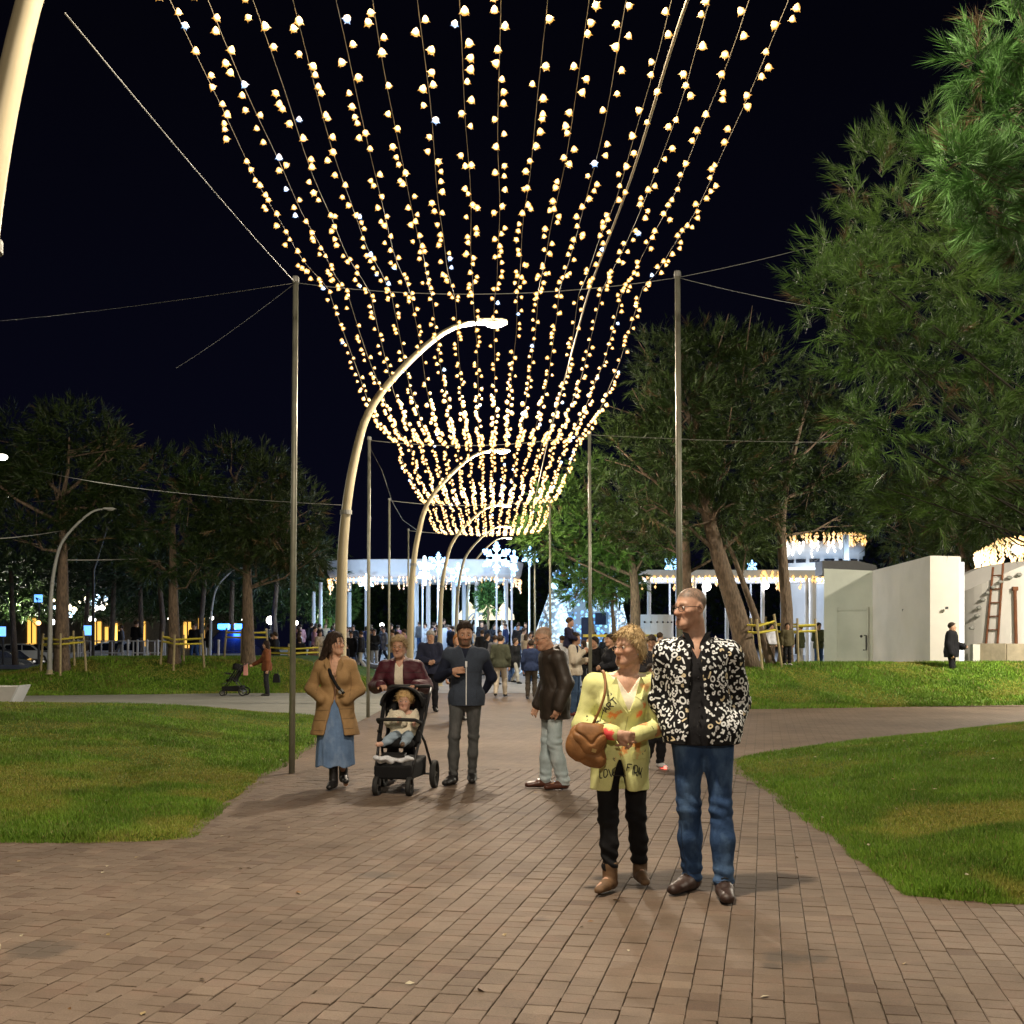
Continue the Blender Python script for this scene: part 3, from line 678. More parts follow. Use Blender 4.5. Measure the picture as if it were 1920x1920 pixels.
# left pines
LP = [(115, 35, 118, [(40, 840, 80, 65), (130, 820, 85, 60), (200, 860, 55, 60), (20, 920, 70, 55), (110, 920, 85, 55), (190, 940, 60, 45), (60, 990, 70, 35), (140, 1000, 60, 30), (220, 900, 40, 50), (-40, 880, 60, 70)], 'large dark pine at the left edge, taped stakes round its trunk', .26, (.22, .25, .14), 31),
      (327, 36.5, 324, [(290, 900, 60, 55), (350, 920, 55, 55), (270, 980, 60, 45), (340, 1000, 65, 45), (300, 1050, 60, 35), (370, 1060, 50, 30), (240, 1030, 35, 30)], 'dark pine in the middle of the left lawn with stakes round its thin trunk', .21, (.25, .31, .18), 32),
      (466, 37, 463, [(430, 880, 60, 50), (490, 900, 65, 55), (400, 950, 65, 55), (470, 970, 75, 60), (550, 960, 50, 60), (400, 1040, 60, 40), (480, 1045, 70, 42), (560, 1040, 50, 45), (520, 1000, 60, 60), (590, 1030, 25, 35)], 'rounded dark pine left of the tall left pole, behind the woman with the buggy', .23, (.25, .27, .17), 33)]
for X, D, Xt, lo, lab, rb, tone, sd in LP:
    b = mound(X, D); T = lambda X_, Y_: tuple(at(X_, Y_, D)-b)
    lob = [L_(x, y, D+.5*math.sin(x), rx, rz, b) for x, y, rx, rz in lo]
    pine(lab, b, [(0, 0, -.2), T((X+Xt)/2, 1150), T(Xt, 1060), T(Xt, 930)], lob, 52, .27, .028, 15, .45, sd, tone, 'pines on the left lawn', rbase=rb)
# the wood behind
def wood(name, xs, D, ytop, ybot, n, seed, tone, label):
    rng = np.random.default_rng(seed); X = rng.uniform(xs[0], xs[1], n); d = D+rng.uniform(-6, 8, n)
    yt = ytop(X)+rng.exponential(12, n); Y = yt+(ybot-yt)*rng.random(n)
    P = np.stack([(X-960)*d/FOC, d, CAM_Z-(Y-1205)*d/FOC], 1)
    P = P[fbm(P, .35, 2) > .36]; k = len(P)
    dr = rng.normal(0, 1, (k, 3))+[0, -.2, .4]; dr /= np.linalg.norm(dr, axis=1, keepdims=True)
    g = (np.array([.03, .06, .02])+np.array([.05, .065, .02])*rng.random((k, 1)))*np.array(tone)
    V, F, c = brushes(P, dr, .7*rng.uniform(.6, 1.2, k), .45, .07, 9, g, rng)
    o = mesh_np(name, V, F, NM, None, attrs={'col': ('FLOAT_COLOR', 'FACE', c)}); tag(o, label, 'trees', None, 'stuff')
wood('treeline', (-300, 640), 70, lambda X: 1000+35*np.sin(X*.021), 1160, 9000, 51, (.5, .6, .42), 'dark mass of trees behind the parked cars and lawn')
wood('treeline', (590, 1000), 92, lambda X: 1085+14*np.sin(X*.05), 1200, 5000, 52, (.55, .7, .5), 'dark trees seen between the pavilion columns')
wood('treeline', (980, 1560), 96, lambda X: 1020+25*np.sin(X*.03), 1190, 7000, 53, (.5, .55, .45), 'dark trees behind the castle and the right pavilion')
wood('treeline', (1500, 2300), 84, lambda X: 940+30*np.sin(X*.02), 1190, 8000, 54, (.4, .4, .35), 'dark trees behind the white wall')
rngt = np.random.default_rng(8)
for k, X in enumerate([30, 168, 208, 262, 300, 378, 435, 520]):
    D = rngt.uniform(56, 66); b = Vector((wx(X, D), D, float(h_plaza(D, wx(X, D))))); m = MB(); m.tube([(0, 0, -.3), (rngt.normal(0, .1), 0, 2), (rngt.normal(0, .2), 0, 5.0)], [.17, .14, .1], 7)
    t = thing('pine_tree', b, 'thin dark tree trunk far behind the left lawn, number %s from the left' % ('one two three four five six seven eight nine ten eleven twelve thirteen'.split()[k]), 'tree', 'trunks of the wood on the left'); m.build('trunk', BARK, t, True)
    B = np.random.default_rng(k).normal(0, 1, (160, 3))*[1.3, 1, .7]+[0, 0, 4.9]; dr = B-[0, 0, 4.5]; dr /= np.linalg.norm(dr, axis=1, keepdims=True)
    V, F, c = brushes(B, dr, .6*np.ones(160), .4, .06, 10, np.tile([.03, .05, .018], (160, 1)), np.random.default_rng(k)); mesh_np('crown', V, F, NM, t, attrs={'col': ('FLOAT_COLOR', 'FACE', c)})

# ------------------------------------------------------------------ figures: smooth solids from distance fields
def smin(a, b, k):
    if k <= 0: return np.minimum(a, b)
    h = np.maximum(k-np.abs(a-b), 0)/k; return np.minimum(a, b)-h*h*k*.25
def smax(a, b, k): return -smin(-a, -b, k)
class Field:
    def __init__(s, lo, hi, h):
        s.lo = np.array(lo, float); s.h = h; s.n = np.ceil((np.array(hi)-s.lo)/h).astype(int)+1
        s.d = np.full(s.n, .5, np.float32); s.ax = [s.lo[i]+h*np.arange(s.n[i]) for i in range(3)]
    def win(s, lo, hi):
        a = np.clip(np.floor((np.array(lo)-s.lo)/s.h).astype(int), 0, s.n-1); b = np.clip(np.ceil((np.array(hi)-s.lo)/s.h).astype(int)+1, 1, s.n)
        b = np.maximum(b, a+1)
        sl = tuple(slice(a[i], b[i]) for i in range(3))
        return sl, np.meshgrid(*[s.ax[i][a[i]:b[i]].astype(np.float32) for i in range(3)], indexing='ij', sparse=True)
    def put(s, f, lo, hi, k=.02, sub=False):
        pad = k+2*s.h+.004; sl, (X, Y, Z) = s.win(np.array(lo)-pad, np.array(hi)+pad); v = f(X, Y, Z)
        s.d[sl] = smax(s.d[sl], -v, k) if sub else smin(s.d[sl], v, k)
    def cap(s, p0, p1, r0, r1=None, k=.02, sub=False, sq=(1, 1, 1)):
        r1 = r0 if r1 is None else r1; p0 = np.array(p0, np.float32); p1 = np.array(p1, np.float32); q = np.array(sq, np.float32)
        a = (p1-p0)/q; aa = max(float(a@a), 1e-9); mr = max(r0, r1)*max(sq)
        def f(X, Y, Z):
            x, y, z = (X-p0[0])/q[0], (Y-p0[1])/q[1], (Z-p0[2])/q[2]
            t = np.clip((x*a[0]+y*a[1]+z*a[2])/aa, 0, 1)
            return (np.sqrt((x-t*a[0])**2+(y-t*a[1])**2+(z-t*a[2])**2)-(r0+(r1-r0)*t))*min(sq)
        s.put(f, np.minimum(p0, p1)-mr, np.maximum(p0, p1)+mr, k, sub)
    def ell(s, c, r, k=.02, sub=False, rot=None):
        c = np.array(c, np.float32); r = np.array(r, np.float32); m = np.array(rot, np.float32) if rot is not None else None; R_ = r.max()
        def f(X, Y, Z):
            x, y, z = X-c[0], Y-c[1], Z-c[2]
            if m is not None: x, y, z = m[0, 0]*x+m[1, 0]*y+m[2, 0]*z, m[0, 1]*x+m[1, 1]*y+m[2, 1]*z, m[0, 2]*x+m[1, 2]*y+m[2, 2]*z
            k0 = np.sqrt((x/r[0])**2+(y/r[1])**2+(z/r[2])**2); k1 = np.sqrt((x/r[0]**2)**2+(y/r[1]**2)**2+(z/r[2]**2)**2)+1e-6
            return k0*(k0-1)/k1
        s.put(f, c-R_, c+R_, k, sub)
    def apply(s, f):
        X, Y, Z = np.meshgrid(*[a.astype(np.float32) for a in s.ax], indexing='ij', sparse=True); s.d = f(s.d, X, Y, Z).astype(np.float32)
    def mesh(s):
        d = s.d; d[0] = d[-1] = .5; d[:, 0] = d[:, -1] = .5; d[:, :, 0] = d[:, :, -1] = .5
        ins = d < 0; nx, ny, nz = d.shape
        cnt = np.zeros((nx-1, ny-1, nz-1), np.int8)
        for i in (0, 1):
            for j in (0, 1):
                for k in (0, 1): cnt += ins[i:nx-1+i, j:ny-1+j, k:nz-1+k]
        act = (cnt > 0) & (cnt < 8); idx = np.argwhere(act)
        if not len(idx): return np.zeros((0, 3)), np.zeros((0, 4), int)
        vid = np.full(act.shape, -1, np.int64); vid[act] = np.arange(len(idx))
        cs = [(i, j, k) for i in (0, 1) for j in (0, 1) for k in (0, 1)]
        val = np.stack([d[idx[:, 0]+i, idx[:, 1]+j, idx[:, 2]+k] for i, j, k in cs], 1)
        pos = np.zeros((len(idx), 3)); num = np.zeros(len(idx))
        for a in range(8):
            for b in range(a+1, 8):
                if sum(abs(np.array(cs[a])-np.array(cs[b]))) != 1: continue
                m = (val[:, a] < 0) != (val[:, b] < 0); t = np.where(m, val[:, a]/(val[:, a]-val[:, b]+1e-12), 0)
                p = np.array(cs[a])+t[:, None]*(np.array(cs[b])-np.array(cs[a])); pos += p*m[:, None]; num += m
        V = s.lo+(idx+pos/num[:, None])*s.h; F = []
        for ax in range(3):
            o = [np.array([0, 1, 0]), np.array([0, 0, 1])] if ax == 0 else ([np.array([0, 0, 1]), np.array([1, 0, 0])] if ax == 1 else [np.array([1, 0, 0]), np.array([0, 1, 0])])
            sl0 = [slice(None)]*3; sl1 = [slice(None)]*3; sl0[ax] = slice(0, -1); sl1[ax] = slice(1, None)
            a, b = ins[tuple(sl0)], ins[tuple(sl1)]
            for sign in (True, False):
                e = np.argwhere((a != b) & (a == sign)); e = e[np.all(e >= (o[0]+o[1]), axis=1)]
                e = e[np.all(e-0 < np.array(act.shape)+0, axis=1)]
                if not len(e): continue
                q = [e-o[0]-o[1], e-o[1], e, e-o[0]]
                ids = np.stack([vid[tuple(p.T)] for p in q], 1)
                if not sign: ids = ids[:, ::-1]
                F.append(ids[np.all(ids >= 0, axis=1)])
        return V, np.concatenate(F)

def wrinkle(V, amp, seed, sc=(11, 11, 6)):
    """cloth folds: push the surface in and out with stretched noise"""
    n = fbm(V*np.array(sc)+seed*13.7, 1., 3)-.5; m = fbm(V*np.array([4, 4, 3])+seed*3.1, 1., 2)-.5
    return amp*(1.7*(np.abs(n*2)**.9-.3)+1.1*m)
def normals_of(V, F):
    n = np.zeros_like(V); a = V[F[:, 2]]-V[F[:, 0]]; b = V[F[:, 3]]-V[F[:, 1]]; c = np.cross(a, b)
    for k in range(4): np.add.at(n, F[:, k], c)
    return n/(np.linalg.norm(n, axis=1, keepdims=True)+1e-9)

# ---- materials of people
def skin_mat():
    m, t, b = new_mat('skin'); a = t.nodes.new('ShaderNodeAttribute'); a.attribute_name = 'col'; v = obj_vec(t)
    n = noise_node(t, 45, 4, .6, v); c = mixc(t, .5, a.outputs['Color'], ramp(t, n.outputs[0], [(.3, (.62, .54, .50)), (.7, (1.18, 1.14, 1.12))]), 'MULTIPLY')
    t.links.new(c, b.inputs['Base Color']); b.inputs['Roughness'].default_value = .55; b.inputs['Specular IOR Level'].default_value = .4
    b.inputs['Subsurface Weight'].default_value = .08; b.inputs['Subsurface Radius'].default_value = (.012, .005, .003)
    n2 = noise_node(t, 260, 2, .6, v); bump(t, b, n2.outputs[0], .15, .002); return m
SKIN = skin_mat()
def hair_mat():
    m, t, b = new_mat('hair'); a = t.nodes.new('ShaderNodeAttribute'); a.attribute_name = 'col'; v = obj_vec(t, (1, 1, .25)); n = noise_node(t, 150, 3, .6, v)
    c = mixc(t, .8, a.outputs['Color'], ramp(t, n.outputs[0], [(.3, (.5, .5, .5)), (.7, (1.35, 1.35, 1.35))]), 'MULTIPLY')
    t.links.new(c, b.inputs['Base Color']); b.inputs['Roughness'].default_value = .75; b.inputs['Specular IOR Level'].default_value = .18; bump(t, b, n.outputs[0], .8, .006); return m
HAIR = hair_mat()
def cloth(name, col, var=.18, weave=420, rough=.85, vs=5, bst=.25, spec=.2, streak=None, worn=None):
    if name in MATS: return MATS[name]
    m, t, b = new_mat(name); v = obj_vec(t); n = noise_node(t, vs, 5, .65, v); n2 = noise_node(t, weave, 2, .5, v)
    c = ramp(t, n.outputs[0], [(.3, tuple(x*(1-var) for x in col)), (.7, tuple(min(1, x*(1+var)) for x in col))])
    c = mixc(t, .5, c, ramp(t, n2.outputs[0], [(.3, (.7, .7, .7)), (.7, (1.25, 1.25, 1.25))]), 'MULTIPLY')
    if worn:   # faded denim
        v2 = obj_vec(t, (1, 1, .45)); n3 = noise_node(t, 7, 4, .6, v2); c = mixc(t, ramp(t, n3.outputs[0], [(.48, (0, 0, 0)), (.72, (1, 1, 1))]), c, worn)
    t.links.new(c, b.inputs['Base Color']); b.inputs['Roughness'].default_value = rough; b.inputs['Specular IOR Level'].default_value = spec
    n4 = noise_node(t, 30, 4, .6, v); h = math_n(t, 'ADD', math_n(t, 'MULTIPLY', n4.outputs[0], 1.), math_n(t, 'MULTIPLY', n2.outputs[0], .25)); bump(t, b, h, bst, .012)
    MATS[name] = m; return m
LEATHER_BLACK = M('black_leather', (.018, .017, .016), .38, .25, 12, 90, .2, .003, spec=.5)
LENS_M = None

def rotm(yaw=0, pitch=0, roll=0):
    return np.array((Euler((0, 0, R(yaw))).to_matrix() @ Euler((R(pitch), 0, 0)).to_matrix() @ Euler((0, R(roll), 0)).to_matrix()))

class Person:
    """joints are metres about the feet's middle; the figure looks towards -y; 'l' is the side at -x (left in the picture)"""
    def __init__(s, label, loc, H=1.72, J=None, yaw=0, head=(0, 0, 0), hs=1., h=.009, skin=(.52, .31, .20), female=False, cat='person', group=None, build=1., lips=(.45, .18, .14), brow=(.08, .05, .03), beard=None, buzz=None, name='person'):
        s.t = thing(name, loc, label, cat, group, R(yaw)); s.h = h; s.f = H/1.75; k = s.f; s.bd = build; s.fem = female; s.seed = int(abs(loc[0]*91+loc[1]*37)) % 97
        b = dict(pel=(0, 0, .95), chest=(0, 0, 1.26), neck=(0, .015, 1.47), head=(0, -.02, 1.632),
                 lsh=(-.185, 0, 1.42), rsh=(.185, 0, 1.42), lel=(-.24, .035, 1.13), rel=(.24, .035, 1.13), lwr=(-.25, -.035, .89), rwr=(.25, -.035, .89),
                 lhip=(-.09, 0, .92), rhip=(.09, 0, .92), lkn=(-.10, -.02, .5), rkn=(.10, -.02, .5), lan=(-.105, .03, .085), ran=(.105, .03, .085), lto=(-.125, -.13, .03), rto=(.125, -.13, .03))
        s.J = {n: np.array(v)*k for n, v in b.items()}
        for n, v in (J or {}).items(): s.J[n] = np.array(v, float)
        s.hr = rotm(*head); s.hs = hs*k*1.0; s.skin = np.array(skin)
        s.opt = dict(lips=lips, brow=brow, beard=beard, buzz=buzz); s.bounds()
    def bounds(s):
        P = np.array(list(s.J.values())); s.lo = P.min(0)-.20; s.hi = P.max(0)+.20; s.lo[2] = -.03; s.hi[2] = s.J['head'][2]+.20
    def hp(s, u, f, w):
        """a head point: u to the picture's right, f forward, w up (metres of a 23 cm head)"""
        return s.J['head']+s.hr @ (np.array([u, -f, w])*s.hs)
    def field(s, lo=None, hi=None, h=None): return Field(s.lo if lo is None else lo, s.hi if hi is None else hi, h or s.h)
    def limbs(s, F, e=0., legs=True, arms=True, torso=True, al=1., flare=0., k=.03, forearm=1., legscale=1., hand_r=0):
        """torso, arms and legs, e metres thicker than the body; al: how far down the arm"""
        J = s.J; q = s.f*s.bd; fm = .93 if s.fem else 1.
        if torso:
            c, p = J['chest'], J['pel']
            F.ell(c+[0, 0, .02*q], np.array([.155*fm, .108, .20])*q+e, k); F.ell((c+p)/2, np.array([.142*fm, .10, .19])*q+e, k); F.ell(p+[0, .01, 0], np.array([.168, .118, .14])*q+e, k)
            for a in 'lr': F.cap(J['neck']-[0, 0, .075*q], J[a+'sh']+(J['neck']-J[a+'sh'])*.06-[0, 0, .012*q], .068*q+e*.7, .058*q+e*.8, k+.03)
            F.cap(J['neck']-[0, 0, .06*q], J['neck']+[0, 0, -.01], .070*q+e*.6, .054*q+e*.6, k+.02)
            if s.fem:
                for sd in (-1, 1): F.ell(c+np.array([sd*.07*q, -.075*q, .01]), np.array([.066, .06, .066])*q+e, .04)
        if arms:
            for a in 'lr':
                sh, el, wr = J[a+'sh'], J[a+'el'], J[a+'wr']
                e1 = sh+(el-sh)*min(1, al*2) if al < .5 else el
                F.cap(sh, e1, .054*q*fm+e, .043*q*fm+e, k)
                if al > .5:
                    t = (al-.5)*2; F.cap(el, el+(wr-el)*t, .043*q*fm+e*forearm, (.043-(.014*t))*q*fm+e*forearm, k)
        if legs:
            for a in 'lr':
                F.cap(J[a+'hip'], J[a+'kn'], .083*q+e, .056*q*legscale+e, k); F.cap(J[a+'kn'], J[a+'kn']+(J[a+'an']-J[a+'kn'])*.45, .056*q*legscale+e, .053*q*legscale+e+flare*.5, k)
                F.cap(J[a+'kn']+(J[a+'an']-J[a+'kn'])*.45, J[a+'an'], .053*q*legscale+e+flare*.5, .040*q*legscale+e+flare, k)
    def hand(s, F, a, d, n, curl=.5, spread=.16, thumb=1, big=1.):
        """palm from the wrist along d, n = the way the palm faces; four fingers of different lengths bent by curl, thumb off the side"""
        d = np.array(d, float); d /= np.linalg.norm(d); n = np.array(n, float); n -= d*(n@d); n /= np.linalg.norm(n); sd = np.cross(n, d)*thumb
        w = s.J[a+'wr']; q = s.f*big; r = max(.0088*q, s.h*1.05)
        F.cap(w, w+d*.03*q, .026*q, .027*q, .01)
        for k, u in enumerate((-.026, -.009, .009, .026)):
            F.cap(w+d*.03*q+sd*u*.6*q, w+d*.085*q+sd*u*q, .0155*q, .0125*q, .012)
            L = (.058, .070, .075, .066)[k]*q; fd = d+sd*u*spread*18*.35; fd /= np.linalg.norm(fd)
            p0 = w+d*.088*q+sd*u*1.05*q; c = curl*(1+.12*k*(-1)**k)
            d1 = fd*math.cos(c)+n*math.sin(c); d2 = fd*math.cos(2.1*c)+n*math.sin(2.1*c); d3 = fd*math.cos(2.9*c)+n*math.sin(2.9*c)
            p1 = p0+d1*L*.45; p2 = p1+d2*L*.33; p3 = p2+d3*L*.25
            F.cap(p0, p1, r*1.05, r, .004); F.cap(p1, p2, r, r*.95, .004); F.cap(p2, p3, r*.95, r*.8, .004)
        t0 = w+d*.028*q+sd*.028*q; t1 = t0+(d*.6+sd*.7+n*.35)*.042*q; t2 = t1+(d*.85+sd*.25+n*.35)*.034*q
        F.cap(t0, t1, .0145*q, .0115*q, .01); F.cap(t1, t2, .0112*q, .009*q, .004)
    def head_field(s, F):
        q = s.hs; P = s.hp; Rm = s.hr
        def ell(c, r, k=.02, sub=False): F.ell(P(*c), np.array([r[0], r[1], r[2]])*q, k*q, sub, Rm)
        def cap(a, b, r0, r1=None, k=.01, sub=False): F.cap(P(*a), P(*b), r0*q, (r1 if r1 is not None else r0)*q, k*q, sub)
        ell((0, -.012, .036), (.074, .094, .082), .02); ell((0, .020, -.045), (.056, .066, .074), .035); ell((0, .008, -.010), (.069, .074, .07), .03)
        cap((-.012, .064, -.100), (.012, .064, -.100), .020, None, .03); cap((-.05, .0, -.06), (-.02, .06, -.092), .024, None, .03); cap((.05, .0, -.06), (.02, .06, -.092), .024, None, .03)
        for u in (-1, 1):
            ell((u*.043, .050, -.024), (.024, .026, .020), .025); cap((u*.012, .080, .020), (u*.042, .066, .018), .011, .010, .016)
            ell((u*.032, .090, .0), (.017, .018, .011), .012, True); ell((u*.032, .070, -.001), (.0155, .0155, .0125), .004)
            F.ell(P(u*.076, -.008, -.006), np.array([.011, .022, .033])*q, .008*q, False, Rm); F.ell(P(u*.086, -.004, -.004), np.array([.008, .011, .018])*q, .006*q, True, Rm)
        cap((0, .082, .012), (0, .108, -.029), .0085, .0125, .012); ell((0, .107, -.031), (.0125, .0125, .011), .008)
        for u in (-1, 1): ell((u*.012, .096, -.034), (.0095, .012, .0085), .008)
        cap((-.019, .083, -.061), (0, .0915, -.058), .0062, .0072, .007); cap((.019, .083, -.061), (0, .0915, -.058), .0062, .0072, .007)
        cap((-.016, .082, -.072), (.016, .082, -.072), .0075, None, .008); ell((0, .09, -.074), (.014, .007, .006), .006)
        cap((-.022, .094, -.0665), (.022, .094, -.0665), .0032, None, .004, True)
        cap((0, -.020, -.07), (0, -.03, -.13), .046 if s.fem else .054, None, .03)
        F.cap(P(0, -.024, -.085), s.J['neck'], (.046 if s.fem else .054)*q, (.050 if s.fem else .060)*s.f, .03)
    def body(s, hands=None, shrink=.012, bare_feet=False, hide_legs=False, dark=None):
        F = s.field(); s.limbs(F, -shrink, k=.03); s.head_field(F)
        for a in 'lr':
            F.cap(s.J[a+'an'], s.J[a+'to']+[0, .02, .012], .034*s.f, .026*s.f, .02)
            hd = (hands or {}).get(a)
            if hd is None: d = s.J[a+'wr']-s.J[a+'el']; hd = (d, np.array([1 if a == 'l' else -1, -.2, .0]), .45, 1 if a == 'l' else -1)
            if hd: s.hand(F, a, hd[0], hd[1], hd[2], thumb=hd[3])
        V, Q = F.mesh(); c = np.tile(s.skin, (len(V), 1)).astype(float); L = ((V-s.J['head']) @ s.hr)/s.hs; u, f, w = L[:, 0], -L[:, 1], L[:, 2]
        def blend(m, col): m = np.clip(m, 0, 1)[:, None]; return c*(1-m)+np.array(col)*m
        hd = w > -.16
        face = np.exp(-(((np.abs(u)-.04)/.022)**2+((w+.03)/.022)**2))*hd*(f > 0); c = blend(.35*face, s.skin*[1.05, .72, .66])
        nose = np.exp(-((u/.016)**2+((w+.03)/.015)**2))*(f > .09); c = blend(.3*nose, s.skin*[1.05, .75, .68])
        o = s.opt
        nl = np.exp(-((np.abs(np.abs(u)-(.020+.34*np.maximum(0, -.03-w)))/.0045)**2))*(w < -.028)*(w > -.078)*(f > .03); c = blend(.38*nl, s.skin*[.55, .40, .36])  # shade of the cheek folds painted into the skin colour
        bag = np.exp(-(((np.abs(u)-.031)/.017)**2+((w+.017)/.005)**2))*(f > .05); c = blend(.35*bag, s.skin*[.60, .45, .42])  # shade under the eyes painted into the skin colour
        lip = np.exp(-((u/.020)**4+((w+.066)/.0085)**4))*(f > .066); c = blend(.75*lip, o['lips'])
        mo = np.exp(-((u/.020)**4+((w+.0665)/.0028)**4))*(f > .066); c = blend(.7*mo, np.array(o['lips'])*.35)
        bz = fbm(V*160, 1., 2)
        brow = np.exp(-(((np.abs(u)-.030)/.019)**4+((w-.0235+.12*(np.abs(u)-.03))/.0058)**2))*(f > .04); c = blend(.85*brow, o['brow'])
        sock = np.exp(-(((np.abs(u)-.032)/.019)**2+((w-.002)/.011)**2))*(f > .05); c = blend(.35*sock, s.skin*[.55, .42, .40])  # eye socket shade painted in as darker skin
        if o['beard'] is not None:
            m = sstep(-.03, -.052, w-.25*np.maximum(0, .03-f))*(f > -.005)*sstep(-.135, -.115, w)*(1-lip*.9); m = m*np.clip(1-np.exp(-((u/.025)**2+((w+.045)/.010)**2))*.0, 0, 1)
            side = (np.abs(u) > .05)*(f > -.005)*(f < .035)*(w < .02)*(w > -.13); c = blend(np.clip(m+.8*side, 0, 1)*(.72+.5*(bz-.5)), o['beard'])
        if o['buzz'] is not None:
            top = sstep(.050, .070, w+.55*np.maximum(0, .035-f)+.15*np.maximum(0, -f))*(f < .078); c = blend(np.clip(top*(.80+.8*(bz-.5)), 0, 1), o['buzz'])
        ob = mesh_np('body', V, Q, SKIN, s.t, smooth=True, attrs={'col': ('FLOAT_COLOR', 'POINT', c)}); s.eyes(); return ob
    def eyes(s):
        if s.h > .0095: return
        for u in (-1, 1):
            m = MB(); m.ball(s.hp(u*.032, .0735, -.001), .0131*s.hs, 12, 8); o = m.build('eye', EYE, s.t, True)
            m = MB(); n = s.hr @ np.array([0, -1, 0]); c = s.hp(u*.032, .0735+.0123, -.001); a = Vector(n).to_track_quat('Z', 'Y').to_matrix()
            m.lathe([(.0001, .0016*s.hs), (.0035*s.hs, .0013*s.hs), (.0062*s.hs, .0)], c, 10, a); m.build('iris', IRIS, o, True)
    def solid(s, name, mat, F, wr=.0, seed=0, sc=(11, 11, 6), parent=None, attrs=None, fn=None):
        V, Q = F.mesh()
        if wr and len(V): V = V+normals_of(V, Q)*wrinkle(V, wr, seed+s.seed, sc)[:, None]
        if fn is not None: V = fn(V)
        return mesh_np(name, V, Q, mat, parent or s.t, smooth=True, attrs=attrs)
    def trousers(s, mat, e=.012, flare=.012, hem=.055, top=None, wr=.007, legscale=1., name='trousers'):
        F = s.field(hi=[s.hi[0], s.hi[1], s.J['pel'][2]+.20]); s.limbs(F, e, arms=False, torso=False, flare=flare, legscale=legscale, k=.035)
        q = s.f*s.bd; F.ell(s.J['pel']+[0, .01, 0], np.array([.168, .118, .14])*q+e, .04); tp = top or s.J['pel'][2]+.09
        lan, ran = s.J['lan'], s.J['ran']
        def cl(d, X, Y, Z):
            hz = np.where(X < (lan[0]+ran[0])/2, lan[2], ran[2])-.085*s.f+hem; return np.maximum(np.maximum(d, hz-Z), Z-tp)
        F.apply(cl); knee = s.J['lkn'][2]
        def fn(V):
            n = V.copy(); a = np.exp(-((V[:, 2]-hem-.06)/.09)**2)*.006+np.exp(-((V[:, 2]-knee)/.08)**2)*.004; n[:, 0] += a*np.sin(V[:, 2]*95+V[:, 0]*30); n[:, 1] += a*np.sin(V[:, 2]*80+V[:, 0]*40); return n
        return s.solid(name, mat, F, wr, 3, (9, 9, 4), fn=fn)
    def top(s, mat, e=.022, hem=.78, sleeve=.98, name='jacket', opening=None, wr=.008, belly=0., collar=None, hemflare=0., vneck=None, forearm=1., nosleeve=False, slit=None, sc=(10, 10, 7)):
        """a garment over torso and arms; hem: height of its lower edge; opening (x at the top, x at the hem, half width top, half width hem): open front"""
        lo = s.lo.copy(); lo[2] = hem-.08; F = s.field(lo=lo); J = s.J; q = s.f*s.bd
        s.limbs(F, e, legs=False, arms=not nosleeve, al=.5+sleeve*.5 if sleeve > 0 else .25, k=.035, forearm=forearm)
        if nosleeve:
            for a in 'lr': F.cap(J[a+'sh'], J[a+'sh']+(J[a+'el']-J[a+'sh'])*.06, .056*q+e, None, .03)
        if belly: F.ell((J['chest']+J['pel'])/2+[0, -belly, -.03], np.array([.14, .10, .18])*q+e, .05)
        if hem < J['pel'][2]:
            hz = np.array([J['pel'][0], J['pel'][1]+.01, hem-.05]); F.cap(J['pel'], hz, .125*q+e, .125*q+e+hemflare, .05, sq=(1.32, 1.0, 1))
        if collar: F.cap(J['neck']+[0, .004, -.03], J['neck']+[0, .012, collar], .072*s.f+e*.4, .066*s.f+e*.4, .02)
        cut = J['neck'][2]-.005+(collar or 0)
        def cl(d, X, Y, Z):
            inb = (np.abs(X-J['pel'][0]) < .27*q+e)*(1.) if hem < 1.2 else 1.
            d = np.maximum(d, np.where(inb > 0, hem-Z, -1)); d = np.maximum(d, np.where(np.sqrt((X-J['neck'][0])**2+(Y-J['neck'][1])**2) < .12, Z-cut-.35*(Y-J['neck'][1]), -1))
            if opening:
                x0, x1, w0, w1, z0 = opening; t = np.clip((z0-Z)/(z0-hem), 0, 1); xc = x0+(x1-x0)*t; w = w0+(w1-w0)*t
                d = smax(d, np.where(Y < J['chest'][1]+.0, -(np.abs(X-xc)-w), -1.), .012)
            if vneck:
                zv, wv = vneck; w = wv*np.clip((Z-zv)/(J['neck'][2]-zv), 0, 1.4)-.001; d = np.maximum(d, np.where((Y < J['neck'][1]+.02) & (Z > zv), -(np.abs(X-J['neck'][0])-w), -1.))
            if slit: 
                xs, zs, ws = slit; w = ws*np.clip((zs-Z)/(zs-hem), 0, 1)**.6; d = smax(d, np.where((Y < 0) & (Z < zs), -(np.abs(X-xs)-w), -1.), .02)
            return d
        F.apply(cl); return s.solid(name, mat, F, wr, 5, sc)
